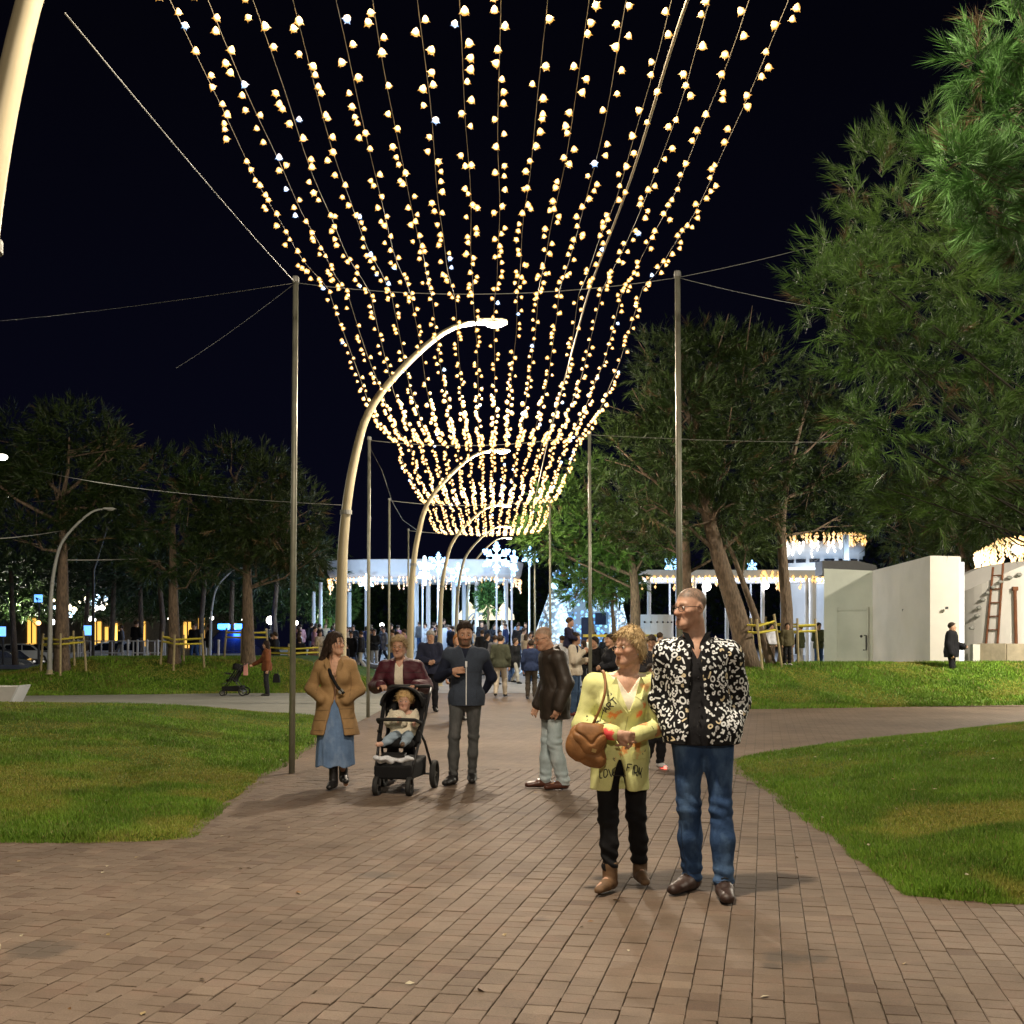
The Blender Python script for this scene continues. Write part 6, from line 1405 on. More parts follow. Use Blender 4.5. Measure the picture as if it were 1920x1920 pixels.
def C_(X, Y): return ((X-1090)*s, 1.5-(Y-1205)*s-b.z)
def cbox(name, X0, X1, Y0, Y1, y, dep, mat):
    a, z1 = C_(X0, Y0); c, z0 = C_(X1, Y1); m = MB(); m.box(((a+c)/2, y, (z0+z1)/2), (c-a, dep, z1-z0)); return m.build(name, mat, cas)
cbox('wall', 1036, 1072, 1104, 1232, 0, .6, NET); cbox('gate_block', 1073, 1108, 1070, 1232, -.25, .9, NET); cbox('wall', 1109, 1140, 1118, 1232, 0, .6, NET); cbox('tower', 1141, 1158, 1074, 1232, -.1, .8, NETW)
cbox('lintel', 1040, 1140, 1140, 1148, -.55, .2, NETW); 
for X in (1040, 1056, 1078, 1096, 1114, 1130): cbox('merlon', X, X+9, 1126, 1140, -.5, .2, NETW)
for X, Y in ((1044, 1150), (1114, 1150), (1088, 1158)): cbox('opening', X, X+20, Y, Y+22 if X != 1088 else Y+70, -.62 if X != 1088 else -.71, .1, M('castle_dark', (.01, .015, .04), .8))
for X, Y, r_ in ((1070, 1075, 14), (1089, 1062, 12), (1104, 1078, 12), (1045, 1080, 12)):
    m = MB(); a, z = C_(X, Y)
    for k in range(5):
        an = R(72*k+90); m.ball((a+math.cos(an)*r_*s*.55, -.5, z+math.sin(an)*r_*s*.55), r_*s*.36, 8, 5)
    m.build('rosette', NET, cas)
D2 = 47.; b2_ = Vector((wx(1040, D2), D2, hz(D2))); t = thing('light_cone', b2_, 'tall white cone tree of lights behind the man in the leather jacket', 'light tree')
m = MB(); zt = 1.5+(1205-1103)*D2/FOC-b2_.z; m.lathe([(66*D2/FOC, 0), (40*D2/FOC, zt*.42), (10*D2/FOC, zt*.95), (.01, zt)], (0, 0, 0), 24); m.build('cone', NETW, t, True); m = MB(); m.ball((0, 0, zt+.1), .16, 8, 5); m.build('star', SNOW, t)
D2 = 48.; b2_ = Vector((wx(1166, D2), D2, hz(D2))); t = thing('light_cone', b2_, 'second white cone tree of lights, partly behind the woman in yellow', 'light tree')
m = MB(); zt = 1.5+(1205-1128)*D2/FOC-b2_.z; m.lathe([(34*D2/FOC, 0), (18*D2/FOC, zt*.45), (.01, zt)], (0, 0, 0), 20); m.build('cone', NETW, t, True); m = MB(); m.ball((0, 0, zt+.08), .12, 8, 5); m.build('star', SNOW, t)
lamp_light('castle_fill', at(1085, 1150, 46), 260, (.55, .78, 1.), .8)  # added light in front of the castle, no fixture
lamp_light('castle_fill', at(1140, 1100, 39), 260, (.85, 1., .78), .6)  # added greenish light on the trees beside the castle

# --- right pavilion
D = 52.; s = D/FOC; b = Vector((wx(1400, D), D, .5)); rp_ = thing('pavilion', b, 'long white pavilion with hanging warm lights behind the pines on the right', 'pavilion')
def Z_(Y, d=D): return 1.5-(Y-1205)*d/FOC-b.z
m = MB(); m.box(((1370-1400)*s, 0, Z_(1082)), (370*s, 5, 14*s)); m.build('roof', WHITE, rp_)
for X in (1205, 1257, 1286, 1305, 1345, 1410, 1455, 1487, 1500, 1541): m = MB(); w = 7 if X != 1500 else 13; m.lathe([(w*s/2, 0), (w*s/2, Z_(1088))], ((X-1400)*s, -2.2-(X % 3)*.1, 0), 10); m.build('column', WHITE, rp_)
icicles(rp_, [((X-1400)*s, -2.56, Z_(1088)) for X in (1188, 1280, 1380, 1480, 1552)], .62, 5, r=.06)
icicles(rp_, [((X-1400)*s, -2.7, Z_(1080)) for X in (1400, 1440)], .9, 6, r=.07); 
for X in (1230, 1330, 1435, 1520): lamp_light('pavilion_fill', at(X, 1112, D-.3), 330, (.90, .94, 1.), .25)  # more added lights under the roof, without fixtures
for X, Y, r_ in ((1435, 1098, 7), (1325, 1100, 8)):
    m = MB(); m.ball(inv(rp_, at(X, Y, D-2.4)), r_*s, 10, 6); m.build('floodlight', E('flood', (1., .95, .85), 12), rp_, True)
m = MB()
for k in range(7): a0, a1 = R(180*k/7), R(180*(k+1)/7)
th = np.linspace(0, math.pi, 12); D3 = 49.; t = thing('curved_wall', Vector((wx(1222, D3), D3, hz(D3))), 'low white curved wall with a row of small dark dots behind the woman in yellow', 'wall')
m = MB(); r_ = 34*D3/FOC; m.raw([(r_*1.2*math.cos(a), -r_*math.sin(a), z) for z in (0, 1.5+52*D3/FOC-hz(D3)) for a in th], [(k, k+1, 13+k, 12+k) for k in range(11)]); m.build('wall', WHITE, t)
for k in range(2, 9): m = MB(); a = th[k]; m.ball((r_*1.2*math.cos(a), -r_*math.sin(a)-.02, 1.5+38*D3/FOC-hz(D3)), .045, 6, 4); m.build('spot', DARKMETAL, t)  # dark balls for the illegible sign letters on the wall
m = MB(); D3 = 57.; t = thing('curved_wall', Vector((wx(835, D3), D3, hz(D3))), 'low rounded white wall under the pavilion behind the grey-haired man', 'wall'); r_ = 38*D3/FOC
m.raw([(r_*math.cos(a), -r_*.6*math.sin(a), z*(.6+.4*math.sin(a))) for z in (0, 1.5) for a in th], [(k, k+1, 13+k, 12+k) for k in range(11)]); m.build('wall', WHITE, t)
# upper lit building
D = 58.; s = D/FOC; b = Vector((wx(1570, D), D, .6)); ub = thing('lit_building', b, 'brightly lit white round-fronted building above the white wall, fringed with yellow lights', 'building')
def Zu(Y): return 1.5-(Y-1205)*D/FOC-b.z
m = MB(); m.lathe([(80*s, 0), (80*s, Zu(1036)), (84*s, Zu(1034)), (84*s, Zu(1010)), (.01, Zu(1008))], (0, 3, 0), 40, Matrix.Diagonal(Vector((1, .7, 1)))); m.build('drum', WHITE, ub, True)
for k in range(7):
    a = R(-150+20*k); m = MB(); m.box((80*s*math.cos(a), 3+56*s*math.sin(a)-.03, Zu(1047)), (19*s, .08, 7*s), (0, 0, a+R(90))); w_ = m.build('window', M('dark_glass', (.01, .012, .02), .15, .1), ub)
m = MB(); m.box((0, 3+56*s*-1-.15, Zu(1076)), (170*s, .3, 30*s)); m.build('lit_band', E('lit_band', (.88, .94, 1.), 2.2), ub)  # glare put into this band as emission
m = MB(); m.box(((1574-1570)*s, -.9-.2, Zu(1030)), (9*s, .25, 46*s)); m.build('mast', CONC, ub)
icicles(ub, [(84*s*math.cos(R(a)), 3+.7*84*s*math.sin(R(a))-.05, Zu(996)) for a in range(-178, -1, 12)], .75, 8, r=.085, step=.17); 
icicles(ub, [(82*s*math.cos(R(a)), 3+.7*82*s*math.sin(R(a))-.25, Zu(1012)) for a in range(-178, -60, 10)], .9, 9, 'white_icicles', ICEW, r=.07, step=.3)
for dx in (-2.2, .5, 2.4): lamp_light('facade_fill', (b.x+dx, D-1.8, b.z+Zu(1060)), 150, (.5, .72, 1.), .3)  # added lights brightening the facade, none has a fixture

# --- folded white wall with the service door
DA, DB_, DC_ = 40.5, 40.5, 34.
def gz(X, D): return .34
pts = [(1545, 40.5), (1636, 39.2), (1744, 34.4), (1799, 34.0)]
P2 = [Vector((wx(X, d), d, 0)) for X, d in pts]; tops = [1.5+(1205-Y)*d/FOC for (X, d), Y in zip(pts, (1066, 1070, 1042, 1043))]
wl = thing('white_wall', P2[0]+Vector((0, 0, .3)), 'folded white rendered wall with a service door standing on the lawn at the right', 'wall')
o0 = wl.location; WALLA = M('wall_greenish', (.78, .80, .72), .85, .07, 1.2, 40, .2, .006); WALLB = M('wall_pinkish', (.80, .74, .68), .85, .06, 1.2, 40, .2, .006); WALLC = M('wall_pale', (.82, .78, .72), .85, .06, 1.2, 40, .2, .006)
def wallpanel(a, b_, za, zb, mat, name='panel', th=.35):
    d = (b_-a).normalized(); n = Vector((-d.y, d.x, 0)); n = n if n.y > 0 else -n; m = MB()
    B = [a, b_, b_+n*th, a+n*th]; Zt = [za, zb, zb, za]; m.raw([Vector((p.x, p.y, .1))-o0 for p in B]+[Vector((p.x, p.y, z))-o0 for p, z in zip(B, Zt)], [(0, 3, 2, 1), (4, 5, 6, 7), (0, 1, 5, 4), (1, 2, 6, 5), (2, 3, 7, 6), (3, 0, 4, 7)]); return m.build(name, mat, wl)
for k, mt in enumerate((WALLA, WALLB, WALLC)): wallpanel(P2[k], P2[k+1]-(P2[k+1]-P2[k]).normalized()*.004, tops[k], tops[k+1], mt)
d_ = (P2[1]-P2[0]); L = d_.length; d_.normalize()
def onwall(a, z): return P2[0]+d_*a+Vector((0, 0, z))-o0
rz = math.atan2(d_.y, d_.x)
m = MB(); m.box(onwall(L*.58, 1.45)+Vector((0, -.03, 0)), (L*.60, .05, 2.25), (0, 0, rz)); dr = m.build('door', WALLA, wl, False, .015)
for a0, z0_, sx, sz_ in ((L*.27, 1.5, .06, 2.45), (L*.89, 1.5, .06, 2.45), (L*.58, 2.66, L*.66, .08)): m = MB(); m.box(onwall(a0, z0_)+Vector((0, -.05, 0)), (sx, .035, sz_), (0, 0, rz)); m.build('door_frame', WALLA, wl)
m = MB(); m.tube([onwall(L*.82, 1.75)+Vector((0, -.08, 0)), onwall(L*.85, 1.75)+Vector((0, -.12, 0)), onwall(L*.85, 1.25)+Vector((0, -.12, 0)), onwall(L*.80, 1.25)+Vector((0, -.08, 0))], .022, 6); m.build('handle', DARKMETAL, dr)
m = MB(); m.ball(onwall(L*.76, 1.72)+Vector((0, -.07, 0)), .05, 8, 5); m.build('lock', DARKMETAL, dr)
for (X, Y, d) in ((1693, 1144, 36.6), (1774, 1140, 34.1)): m = MB(); p = at(X, Y, d)-o0; m.box(p+Vector((0, -.05, 0)), (.07, .06, .07)); m.box(p+Vector((-.02, -.09, .02)), (.03, .06, .03)); m.build('tap', DARKMETAL, wl)
m = MB(); p = at(1803, 1145, 34.1)-o0; zc = (1.5+(1205-1055)*34.1/FOC+.3)/2; m.box(Vector((p.x, p.y-.02, zc-o0.z)), (.09, .12, 3.6)); m.build('light_strip', E('strip_light', (.95, .96, 1.), 1.2), wl)
D = 43.; t = thing('flat_roof_edge', at(1585, 1064, D), 'dark flat roof edge showing behind the top of the white wall', 'roof'); m = MB(); m.prism([(-1.0, -.3), (1.1, -.3), (1.0, .05), (.3, .22), (-1.0, .22)], -.5, .5, 'y'); m.build('fascia', DARKMETAL, t)

# --- white drum with the sloping rim, ladder and boards
D = 36.; cx_, cy_ = wx(2010, D), D+1.5; rdr = 192*D/FOC; t = thing('white_drum', (cx_, cy_, .3), 'big white drum with a sloping top, a rusty ladder and boards, at the right edge', 'structure'); V = []; F_ = []; n = 64
for k in range(n):
    a = 2*math.pi*k/n; x, y = rdr*math.cos(a), rdr*math.sin(a)
    zt = 1.5+(1205-1048)*34/FOC+.35*1.0+.30*x/rdr*3.2*.35-.55*max(0, -x/rdr)**2.5*1.7; V += [(x, y, -.3), (x, y, zt-.3)]
for k in range(n): F_.append((2*k, 2*((k+1) % n), 2*((k+1) % n)+1, 2*k+1))
V2 = [(x*.93, y*.93, z) for x, y, z in V]; F2 = [(f[3]+2*n, f[2]+2*n, f[1]+2*n, f[0]+2*n) for f in F_]; F3 = [(2*k+1, 2*((k+1) % n)+1, 2*((k+1) % n)+1+2*n, 2*k+1+2*n) for k in range(n)]
o = mesh_np('shell', V+V2, np.array(F_+F2+F3), M('drum_render', (.72, .69, .65), .85, .08, .8, 40, .25, .008), t)
def onD(X, z, off=.03):
    """a point of the drum's near side below a place in the photo"""
    d = D
    for _ in range(12):
        x = wx(X, d)-cx_; y = -math.sqrt(max(.01, rdr*rdr-x*x)); d = cy_+y-off
    return Vector((wx(X, d), d, z))-t.location
RUST = M('rust', (.16, .055, .022), .85, .35, 9, 60, .3, .003); lad = None
m = MB(); za = 1.66; m.tube([onD(1846, .95, .12), onD(1862, 3.85, .06)], .035, 6); m.tube([onD(1868, .95, .12), onD(1881, 3.95, .06)], .035, 6); lad = m.build('ladder', RUST, t)
for k in range(5): m = MB(); z = 1.9+.42*k; f = (z-.95)/3; m.tube([onD(1846+16*f, z, .10), onD(1868+13*f, z, .10)], .02, 5); m.build('rung', RUST, lad)
m = MB(); m.tube([onD(1906, .95, .12), onD(1903, 3.1, .12)], .05, 7); m.box(onD(1903, 3.15, .12), (.16, .1, .12)); m.build('pipe', RUST, t)
for k, (X, z) in enumerate(((1832, 2.35), (1836, 2.6), (1843, 2.85), (1852, 3.05), (1863, 3.22), (1876, 3.38), (1893, 3.5), (1911, 3.58), (1822, 1.95))): m = MB(); p = onD(X, z, .10); m.ball(p, .075, 8, 5, (1.3, .8, .8)); m.build('stud_lamp', STEEL, t, True)
PLY = M('weathered_board', (.55, .47, .34), .85, .2, 3, 25, .3, .006)
for k, (X0, X1, hgt) in enumerate(((1834, 1887, 1.35), (1889, 1960, 1.34))): 
    p0, p1 = onD(X0, .6, .35), onD(X1, .6, .35); m = MB(); c = (p0+p1)/2; ln = (p1-p0); m.box(Vector((c.x, c.y, .45)), (ln.length, .08, hgt+.1), (0, 0, math.atan2(ln.y, ln.x))); m.build('board', PLY, t)
m = MB(); p = onD(1828, .6, .32); m.box(Vector((p.x, p.y, .45)), (.22, .25, 1.4)); m.build('post', WALLA, t)
D = 44.; t = thing('icicle_curtain', at(1880, 1050, D), 'curtain of bright yellow lights behind the rim of the white drum', 'string light'); 
icicles(t, [(wx(1828, D)-t.location.x, 0, 1.5+(1205-1040)*D/FOC-t.location.z), (wx(1880, D)-t.location.x, 0, 1.5+(1205-1012)*D/FOC-t.location.z), (wx(1960, D)-t.location.x, 0, 1.5+(1205-1004)*D/FOC-t.location.z)], 1.5, 12, r=.075, step=.10)
for X, Y in ((1835, 1050), (1906, 1030)): m = MB(); m.ball(at(X, Y, D-.3)-t.location, .17, 10, 6); m.build('floodlight', MATS['flood'], t, True)
lamp_light('curtain_glow', at(1880, 1060, 42.5), 260, (1., .75, .35), .4)

# --- stakes with yellow tape round the young pines
STAKE = M('stake_wood', (.34, .28, .15), .85, .2, 8, 50, .2, .003); TAPE = M('yellow_tape', (.62, .52, .07), .5, .1, 4, 5, 0)
def staked(c, r, h, n, label, seed, lean=0., spread=1.15):
    rr = np.random.default_rng(seed); t = thing('tree_stakes', c, label, 'stakes', 'staked trees with yellow tape'); T_ = []
    for k in range(n):
        a = 2*math.pi*k/n+rr.uniform(-.3, .3); p = Vector((r*math.cos(a)*spread, r*math.sin(a)*.8*spread, -.15)); q = Vector((r*math.cos(a)+lean, r*math.sin(a)*.8, h*rr.uniform(.92, 1.06))); m = MB(); m.tube([p, q], .035, 6); m.build('stake', STAKE, t); T_.append((p, q))
    for f in (.74, .86):
        m = MB()
        for k in range(n): a, b_ = T_[k], T_[(k+1) % n]; m.tube([a[0].lerp(a[1], f), b_[0].lerp(b_[1], f+rr.uniform(-.03, .03))], .026, 4)
        m.build('tape', TAPE, t)
    return t
gD = lambda X, D: float(hD(np.array(wx(X, D)), np.array(D))); gC = lambda X, D: float(hC(np.array(wx(X, D)), np.array(D)))
staked((wx(118, 34.9), 34.9, gD(118, 34.9)), .62, 1.15, 4, 'stakes and yellow tape round the leftmost big pine trunk', 1)
staked((wx(343, 36.2), 36.2, gD(343, 36.2)), .62, 1.05, 4, 'stakes and yellow tape round the thin middle trunk on the left lawn', 2)
staked((wx(462, 37.6), 37.6, gD(462, 37.6)), .7, 1.05, 4, 'stakes and yellow tape round the trunk behind the long-haired woman with the small buggy', 3)
staked((wx(548, 40), 40, .25), .9, 1.3, 4, 'wide frame of yellow taped stakes left of the white columns', 4)
staked((wx(1425, 30.6), 30.6, gC(1425, 30.6)), .55, 1.35, 4, 'stakes and yellow tape at the foot of the thick leaning trunk', 5, -.15)
staked((wx(1480, 33.2), 33.2, gC(1480, 33.2)), .75, 1.35, 4, 'yellow taped stakes round the slim trunk behind the children', 6)
for X, D_, w, lab in ((1168, 38, 150, 'yellow tape band stretched between the trunks behind the cap wearer'),):
    m = MB(); m.box((0, 0, 0), (w*D_/FOC, .04, .09)); o = m.build('yellow_tape', TAPE); o.location = at(X, 1192, D_); tag(o, lab, 'tape')

# --- bench at the left edge, boat shape, tent
b = Vector((wx(10, 27.5), 27.5, float(hA(np.array(-12.), np.array(24.)))-.05)); t = thing('bench', b, 'pale concrete bench end with a sloping face at the left edge', 'bench'); m = MB(); m.prism([(-1.6, 0), (.18, 0), (.42, .48), (-1.6, .48)], -.3, .3, 'y'); m.build('seat', CONC, t, False, .015); m = MB(); m.prism([(.19, 0), (.24, 0), (.48, .50), (.43, .50)], -.32, .32, 'y'); m.build('edge', WHITE, t)
t = thing('planter', at(722, 1212, 50), 'white boat-shaped low seat on the grey plaza behind the woman with the buggy', 'seat'); t.location.z = hz(50); m = MB(); m.raw([(x*1.05, y*.5, z) for x, y, z in [(-1, 0, .42), (-.5, -.8, .2), (.3, -.8, .10), (1, -.2, .05), (.3, .8, .2), (-.5, .8, .3), (-.6, 0, 0), (.6, 0, 0)]], [(0, 1, 6), (1, 2, 6), (2, 7, 6), (2, 3, 7), (3, 4, 7), (4, 5, 6), (4, 6, 7), (5, 0, 6), (0, 5, 4, 3, 2, 1)]); m.build('seat', WHITE, t)
t = thing('market_tent', Vector((wx(905, 72), 72, hz(72))), 'warmly lit cream market tent roofs beyond the bearded man', 'tent'); CANV = E('lit_canvas', (1., .86, .52), 1.3)
for k, (X, w) in enumerate(((880, 34), (915, 44), (945, 30))): m = MB(); s = 72/FOC; m.lathe([(w*s/2*1.3, 1.9), (w*s/2*1.25, 2.2), (.05, 3.0)], ((X-905)*s, k*.4, 0), 4); m.build('canopy', CANV, t)
for sd in (-1, 1): m = MB(); m.tube([(sd*1.2, 0, 0), (sd*1.2, 0, 2)], .04, 5); m.build('post', WHITE, t)
th = np.linspace(0, math.pi*.62, 12)
for k, X in enumerate((868, 876, 884)):
    D_ = 66+k; s = D_/FOC; m = MB(); m.tube([((1-math.cos(a))*22*s, 0, math.sin(a)*70*s) for a in th], .06, 5); o = m.build('metal_arch', WHITE); o.location = (wx(X, D_), D_, hz(D_)); tag(o, '%s of three thin pale metal arches under the pavilion' % ['leftmost', 'middle', 'rightmost'][k], 'arch', 'thin metal arches')
for k, (X, Y, D_, lab) in enumerate(((612, 1130, 74, 'green leafy bush lit behind the two leftmost pavilion columns'), (915, 1122, 60, 'small lit plant beside a pavilion column'), (640, 1120, 76, 'green leafy bush lit just right of the biggest lamp post foot'))):
    s = D_/FOC; rr = np.random.default_rng(60+k); n = 500 if k != 1 else 160; rx, rz_ = (30, 42) if k != 1 else (12, 26); q = rr.normal(0, 1, (n, 3)); q /= np.linalg.norm(q, axis=1, keepdims=True); q *= rr.random((n, 1))**.4; B = q*[rx*s, rx*s, rz_*s]; p = at(X, Y, D_); t = thing('shrub', Vector((p.x, p.y, hz(D_))), lab, 'shrub')
    g = np.array([.05, .11, .03])*rr.uniform(.6, 1.6, (n, 1)); V, F, c = brushes(B+[0, 0, p.z-hz(D_)], (q+[0, -.2, .3])/np.linalg.norm(q+[0, -.2, .3], axis=1, keepdims=True), .4*np.ones(n), .32, .09, 9, g, rr); mesh_np('crown', V, F, NM, t, attrs={'col': ('FLOAT_COLOR', 'FACE', c)})
    m = MB(); m.tube([(0, 0, 0), (0, 0, p.z-hz(D_))], .08, 6); m.build('stem', BARK, t)
lamp_light('bush_fill', at(622, 1165, 71), 420, (.9, 1., .8), .2); lamp_light('bush_fill', at(915, 1150, 58.6), 90, (.8, 1., .8), .1)  # added lights on the shrubs, no floodlight stands there

# --- cars behind the left lawn
def car(label, loc, rz, col, estate, key):
    t = thing('parked_car', loc, label, 'car', 'cars parked beyond the left lawn', rz); PAINT = M(key, col, .25, .05, 2, 5, 0, coat=.6); GL = MATS['dark_glass']
    prof = [(-2.1, .35), (-2.15, .62), (-1.95, .80), (-1.05, .92), (-.45, 1.38), (.2, 1.47), (1.55, 1.44) if estate else (1.0, 1.36), (2.0, .98), (2.1, .85), (2.12, .40), (1.95, .28), (-1.95, .28)]
    m = MB(); m.prism(prof, -.84, .84, 'y'); o = m.build('body', PAINT, t, False, .07)
    for sd in (-1, 1):
        y = sd*.842; m = MB(); m.prism([(-.92, .96), (-.42, 1.31), (.18, 1.38), (.18, .97)], y-.004, y+.004, 'y'); m.build('side_window', GL, t); m = MB(); e = 1.45 if estate else .95; m.prism([(.26, .97), (.26, 1.38), (e, 1.34), (e+.3, .98)], y-.004, y+.004, 'y'); m.build('side_window', GL, t)
        for x in (-1.3, 1.28):
            mt = Euler((R(90), 0, 0)).to_matrix(); m = MB(); m.lathe([(.2, -.1), (.31, -.1), (.33, -.06), (.33, .06), (.31, .1), (.2, .1)], (0, 0, 0), 20, mt); w_ = m.build('wheel', MATS['rubber'], t, True); w_.location = (x, sd*.80, .33); m = MB(); m.lathe([(.001, .07), (.06, .09), (.06, -.09), (.001, -.07)], (0, 0, 0), 10, mt)
            for k in range(5): a = R(72*k); m.tube([(0, 0, 0), (math.cos(a)*.21, 0, math.sin(a)*.21)], .04, 5)
            m.build('rim', STEEL, w_)
        m = MB(); m.ball((-2.05, sd*.62, .70), .13, 8, 5, (.6, 1.2, .7)); m.build('headlight', M('headlight_glass', (.6, .6, .62), .2), t, True); m = MB(); m.box((2.08, sd*.66, .80), (.06, .22, .18)); m.build('tail_light', M('tail_red', (.3, .01, .01), .3), t)
    m = MB(); m.raw([(-1.02, -.74, .945), (-1.02, .74, .945), (-.475, .66, 1.375), (-.475, -.66, 1.375)], [(0, 1, 2, 3)]); o = m.build('windscreen', GL, t); o.location = (-.012, 0, .012); return t
cgz = .42
car('white estate car parked behind the dark car at the left edge', (wx(58, 84), 84, hz(84, 58)), R(174), (.62, .63, .64), True, 'car_white')
car('dark hatchback with silver wheels parked at the left edge in front of the white car', (wx(14, 72), 72, hz(72, 14)), R(176), (.014, .016, .02), False, 'car_black')
car('white van-like estate parked beyond the fence, behind the blue sign', (wx(205, 64), 64, hz(64, 205)), R(8), (.62, .63, .64), True, 'car_white')
car('silver estate parked far left behind the white one', (wx(-30, 84), 84, hz(84, -30)), R(4), (.3, .3, .31), True, 'car_silver')
lamp_light('car_park_fill', at(30, 1140, 68), 1300, (1., .93, .8), .2)  # added light for the parked cars, no lamp stands there
# far building with warm windows
D = 92.; s = D/FOC; b = Vector((wx(230, D), D, hz(D, 230))); t = thing('shop_row', b, 'low far building with orange lit doorways behind the left trees', 'building'); m = MB(); m.box((0, 2, 2.2), (460*s, 4, 4.4)); m.build('wall', M('shop_wall', (.30, .27, .22), .8), t)
WARMW = E('warm_window', (1., .52, .08), 1.5); rr = np.random.default_rng(4)
for k, X in enumerate((182, 205, 214, 222, 265, 352, 378, 435, 60)): m = MB(); w = rr.uniform(7, 16)*s; h_ = rr.uniform(1.6, 2.6); m.box(((X-230)*s, -.03, 1.1+h_/2), (w, .06, h_)); o = m.build('window', WARMW, t); m = MB(); m.box(((X-230)*s, -.07, 1.1+h_/2), (.1, .04, h_)); m.build('mullion', DARKMETAL, o)
for k, (X, Y, D_, r_, lab, mt) in enumerate(((507, 1163, 60, .30, 'big bright globe lamp right of the third pine trunk', 0), (555, 1168, 60, .17, 'globe lamp left of the two leftmost white columns', 0), (397, 1159, 62, .15, 'globe lamp beside the slim bluish lamp post', 0), (318, 1160, 64, .14, 'small globe lamp left of the middle pine trunk', 0), (456, 1162, 64, .12, 'small globe lamp touching the third pine trunk', 0), (72, 1168, 60, .17, 'orange globe lamp among the far left trunks', 1), (1060, 1162, 60, .1, 'tiny globe lamp by the castle', 0), (826, 1163, 60, .12, 'globe lamp above the low rounded wall', 0), (716, 1172, 60, .16, 'globe lamp above the crowd on the plaza', 0))):
    p = at(X, Y, D_); g_ = hz(D_, X); t = thing('globe_lamp', Vector((p.x, p.y, g_)), lab, 'globe lamp', 'small globe lamps in the distance'); m = MB(); m.ball((0, 0, p.z-g_), r_*.75, 12, 8); m.build('globe', E('globe_orange', (1., .45, .15), 5) if mt else E('globe_white', (1., .94, .80), 7), t, True); m = MB(); m.tube([(0, 0, 0), (0, 0, p.z-g_-r_*.7)], .045, 6); m.build('post', DARKMETAL, t)
t = thing('string_light', at(170, 1138, 66), 'cluster of white and blue fairy lights in the far trees on the left', 'string light'); rr = np.random.default_rng(9); MS = [E('fairy_white', (1., .95, .88), 5), E('fairy_blue', (.55, .8, 1.), 5), E('fairy_warm', (1., .85, .55), 5)]
for k in range(26):
    m = MB(); m.ball(at(rr.uniform(98, 206), 1136+rr.normal(0, 12), 66+rr.normal(0, 1))-t.location, rr.uniform(.07, .20), 8, 5); m.build('bulb', MS[k % 3], t, True)
m = MB(); m.tube([at(98, 1130, 66)-t.location, at(150, 1142, 66)-t.location, at(206, 1132, 66)-t.location], .02, 4); m.build('cable', DARKMETAL, t)
for k, (X, Y, w, h_, D_, lab) in enumerate(((72, 1122, 14, 14, 60, 'small blue lit sign high among the far left trees'), (167, 1182, 18, 18, 58, 'blue lit sign on a post behind the leftmost trunk'), (4, 1184, 12, 18, 58, 'pale blue lit panel at the left edge above the cars'))):
    s = D_/FOC; t = thing('lit_sign', Vector((wx(X, D_), D_, hz(D_, X))), lab, 'sign', 'blue lit signs'); z = 1.5+(1205-Y)*s-hz(D_, X); m = MB(); m.box((0, 0, z), (w*s, .12, h_*s)); m.build('panel', E('blue_panel', (.12, .38, 1.), 2.2), t); m = MB(); m.tube([(0, .1, 0), (0, .1, z)], .05, 6); m.build('post', DARKMETAL, t)
D_ = 56; t = thing('police_car', Vector((wx(440, D_), D_, hz(D_, 440))), 'vehicle with bright blue flashing roof lights beyond the left lawn', 'police car'); m = MB(); m.prism([(-2, .3), (-2, .8), (-1, .95), (-.5, 1.45), (1.6, 1.45), (2, .9), (2, .3)], -.8, .8, 'y'); m.build('body', MATS['car_black'], t, False, .06); 
for x in (-.40, .40): m = MB(); m.box((x, -.5, 1.60), (.55, .3, .26)); m.build('beacon', E('police_blue', (.02, .16, 1.), 14), t, False, .05)
for x in (-1.2, 1.2): m = MB(); m.lathe([(.01, -.1), (.32, -.1), (.32, .1), (.01, .1)], (x, -.75, .32), 14, Euler((R(90), 0, 0)).to_matrix()); m.build('wheel', MATS['rubber'], t)
lamp_light('beacon_glow', at(440, 1190, 55), 160, (.02, .12, 1.), .2)
# posts and rails along the car park
for k, X in enumerate((128, 146, 155, 240, 258, 276, 296, 306, 376, 386, 410)):
    D_ = 47+(k*37 % 5)*.5; m = MB(); m.tube([(0, 0, 0), (0, 0, .95)], .05, 7); m.ball((0, 0, .98), .06, 7, 4); o = m.build('bollard', WHITE); o.location = (wx(X, D_), D_, .6); tag(o, 'white bollard beyond the left lawn, number %s from the left' % 'one two three four five six seven eight nine ten eleven'.split()[k], 'bollard', 'white bollards along the car park')
D_ = 48.5; t = thing('railing', Vector((wx(230, D_), D_, .62)), 'white tubular railing along the car park behind the left lawn', 'railing'); s = D_/FOC
for z in (.45, .95): m = MB(); m.tube([((125-230)*s, 0, z), ((310-230)*s, 0, z)], .03, 6); m.build('rail', WHITE, t)
for X in range(130, 311, 20): m = MB(); m.tube([((X-230)*s, 0, 0), ((X-230)*s, 0, .97)], .03, 6); m.build('post', WHITE, t)
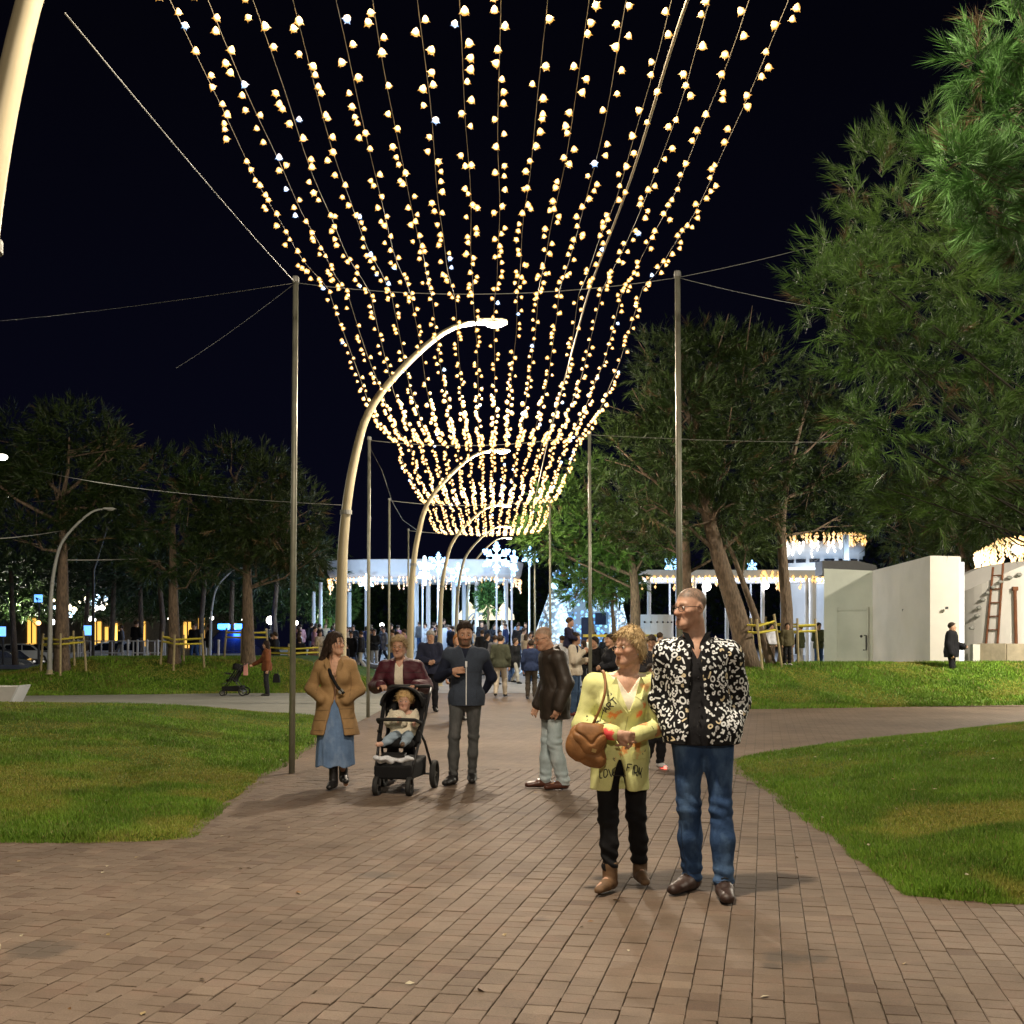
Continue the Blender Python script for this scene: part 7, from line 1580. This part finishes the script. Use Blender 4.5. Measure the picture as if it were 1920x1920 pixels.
# small lamp heads far left in the sky
for X, Y, D_, r_, lab in ((4, 857, 26, .10, 'bright lamp head in the sky at the left edge'), (246, 949, 48, .07, 'small greenish lamp head over the left trees'), (16, 931, 46, .06, 'faint lamp head in the left tree crown')):
    p = at(X, Y, D_); t = thing('street_lamp', Vector((p.x-1.6, p.y, .5)), lab, 'street lamp', 'far lamps on the left'); h_ = p-t.location; m = MB(); m.tube([(0, 0, 0), (.02, 0, h_.z*.6), (h_.x*.4, 0, h_.z*.9), (h_.x, 0, h_.z+.05)], [.07, .06, .05, .03], 6); m.build('pole', M('dark_post', (.06, .06, .055), .6), t, True); m = MB(); m.ball(h_, r_, 10, 6, (1.3, 1, .7)); m.build('lamp_head', MATS['globe_white'], t, True)
    if D_ < 30: lamp_light('lamp_glow', p-Vector((0, 0, .25)), 700, (1., .9, .72), .15)

# --- the crowd in the distance: six figures built once, then copied and dressed differently
def proto(seed, H, female, hk, J, hem):
    p = Person('x', (0, 0, 0), H=H, h=.03, female=female, J=None, head=(seed*37 % 50-25, 4, 0), group='people in the distance'); 
    for k, v in J.items(): p.J[k] = np.array(v)*p.f
    p.bounds(); p.body(shrink=.004, hands={'l': False, 'r': False}); p.trousers(BLACKCLOTH, .014, .008, .03, None, .004); p.top(BLACKCLOTH, .032, hem*p.f, 1.0, 'coat', wr=.008, collar=.03)
    for a in 'lr': p.shoe(a, BLACKSHOE, SOLE)
    p.hair([(.03, .02, .015), (.08, .05, .03)], hk, 0, back=-.1, fringe=.06, thick=.014); return p.t
PR = [proto(1, 1.74, False, 'short', {}, .84), proto(2, 1.64, True, 'long', HOLD, .72), proto(3, 1.70, False, 'short', STEP, .84), proto(4, 1.62, True, 'bob', STEP, .62), proto(5, 1.2, False, 'short', {}, .84), proto(6, 1.76, False, 'short', HOLD, .8)]
CC = [('black', (.012, .012, .014)), ('dark red', (.10, .015, .02)), ('white', (.62, .62, .64)), ('navy', (.02, .03, .08)), ('pale blue', (.22, .32, .45)), ('beige', (.40, .32, .22)), ('grey', (.14, .14, .15)), ('pink', (.42, .22, .24)), ('olive', (.07, .08, .04)), ('brown', (.12, .07, .04))]
TC = [('dark', (.012, .012, .016)), ('blue', (.04, .08, .18)), ('grey', (.12, .12, .13)), ('pale', (.4, .38, .34))]
AREA = [((640, 760), 47, 58, 24, 'by the boat-shaped seat'), ((560, 660), 46, 60, 14, 'near the leftmost columns'), ((860, 1010), 38, 64, 40, 'under the snowflakes'), ((760, 870), 52, 66, 14, 'under the pavilion'), ((1000, 1140), 36, 52, 15, 'in front of the castle'), ((1150, 1260), 34, 46, 14, 'between pine trunks'), ((500, 575), 44, 54, 5, 'by the taped frame'), ((1490, 1545), 42, 47, 3, 'left of the white wall'), ((220, 420), 46, 52, 6, 'beyond the left lawn')]
rr = np.random.default_rng(77); cnt = {}; first = [True]*6; placed = []
for (xa, xb), da, db, n, where in AREA:
    for k in range(n):
        for _ in range(20):
            X = rr.uniform(xa, xb); D_ = rr.uniform(da, db); x = wx(X, D_)
            if all((x-a)**2+(D_-b_)**2 > .5 for a, b_ in placed): break
        placed.append((x, D_)); i = int(rr.integers(0, 6)); ci = int(rr.choice(10, p=[.46, .04, .08, .13, .05, .06, .10, .02, .03, .03])); ti = int(rr.integers(0, 4)); src = PR[i]
        o = src if first[i] else copy_tree(src); first[i] = False
        zz = hz(D_) if xa > 450 else .62
        if 1480 < xa: zz = .45
        o.location = (x, D_, zz); o.rotation_euler = (0, 0, rr.uniform(0, 6.28)); s_ = rr.uniform(.95, 1.04); o.scale = (s_,)*3
        for ch in kids(o):
            nm = ch.name.split('.')[0]; c = CC[ci] if nm == 'coat' else TC[ti] if nm == 'trousers' else None
            if c: ch.material_slots[0].link = 'OBJECT'; ch.material_slots[0].material = cloth('crowd_'+(c[0]+'_top' if nm == 'coat' else c[0]+'_legs').replace(' ', '_'), c[1])
        who = 'child' if i == 4 else 'long-haired woman' if i == 1 else 'bob-haired woman' if i == 3 else 'man' if i in (0, 5) else 'walking man'
        lab = 'small distant %s, %s coat, %s trousers, %s' % (who, CC[ci][0], TC[ti][0], where)
        cnt.setdefault(lab, []).append((X, o)); o['group'] = 'people in the distance'; o['category'] = 'person'

for lab, v in cnt.items():
    v.sort(key=lambda a: a[0])
    for k, (X, o) in enumerate(v):
        o['label'] = lab if len(v) == 1 else lab.replace('small distant', 'small distant '+(['left', 'right'] if len(v) == 2 else ['leftmost', 'second', 'third', 'fourth', 'fifth'])[k])
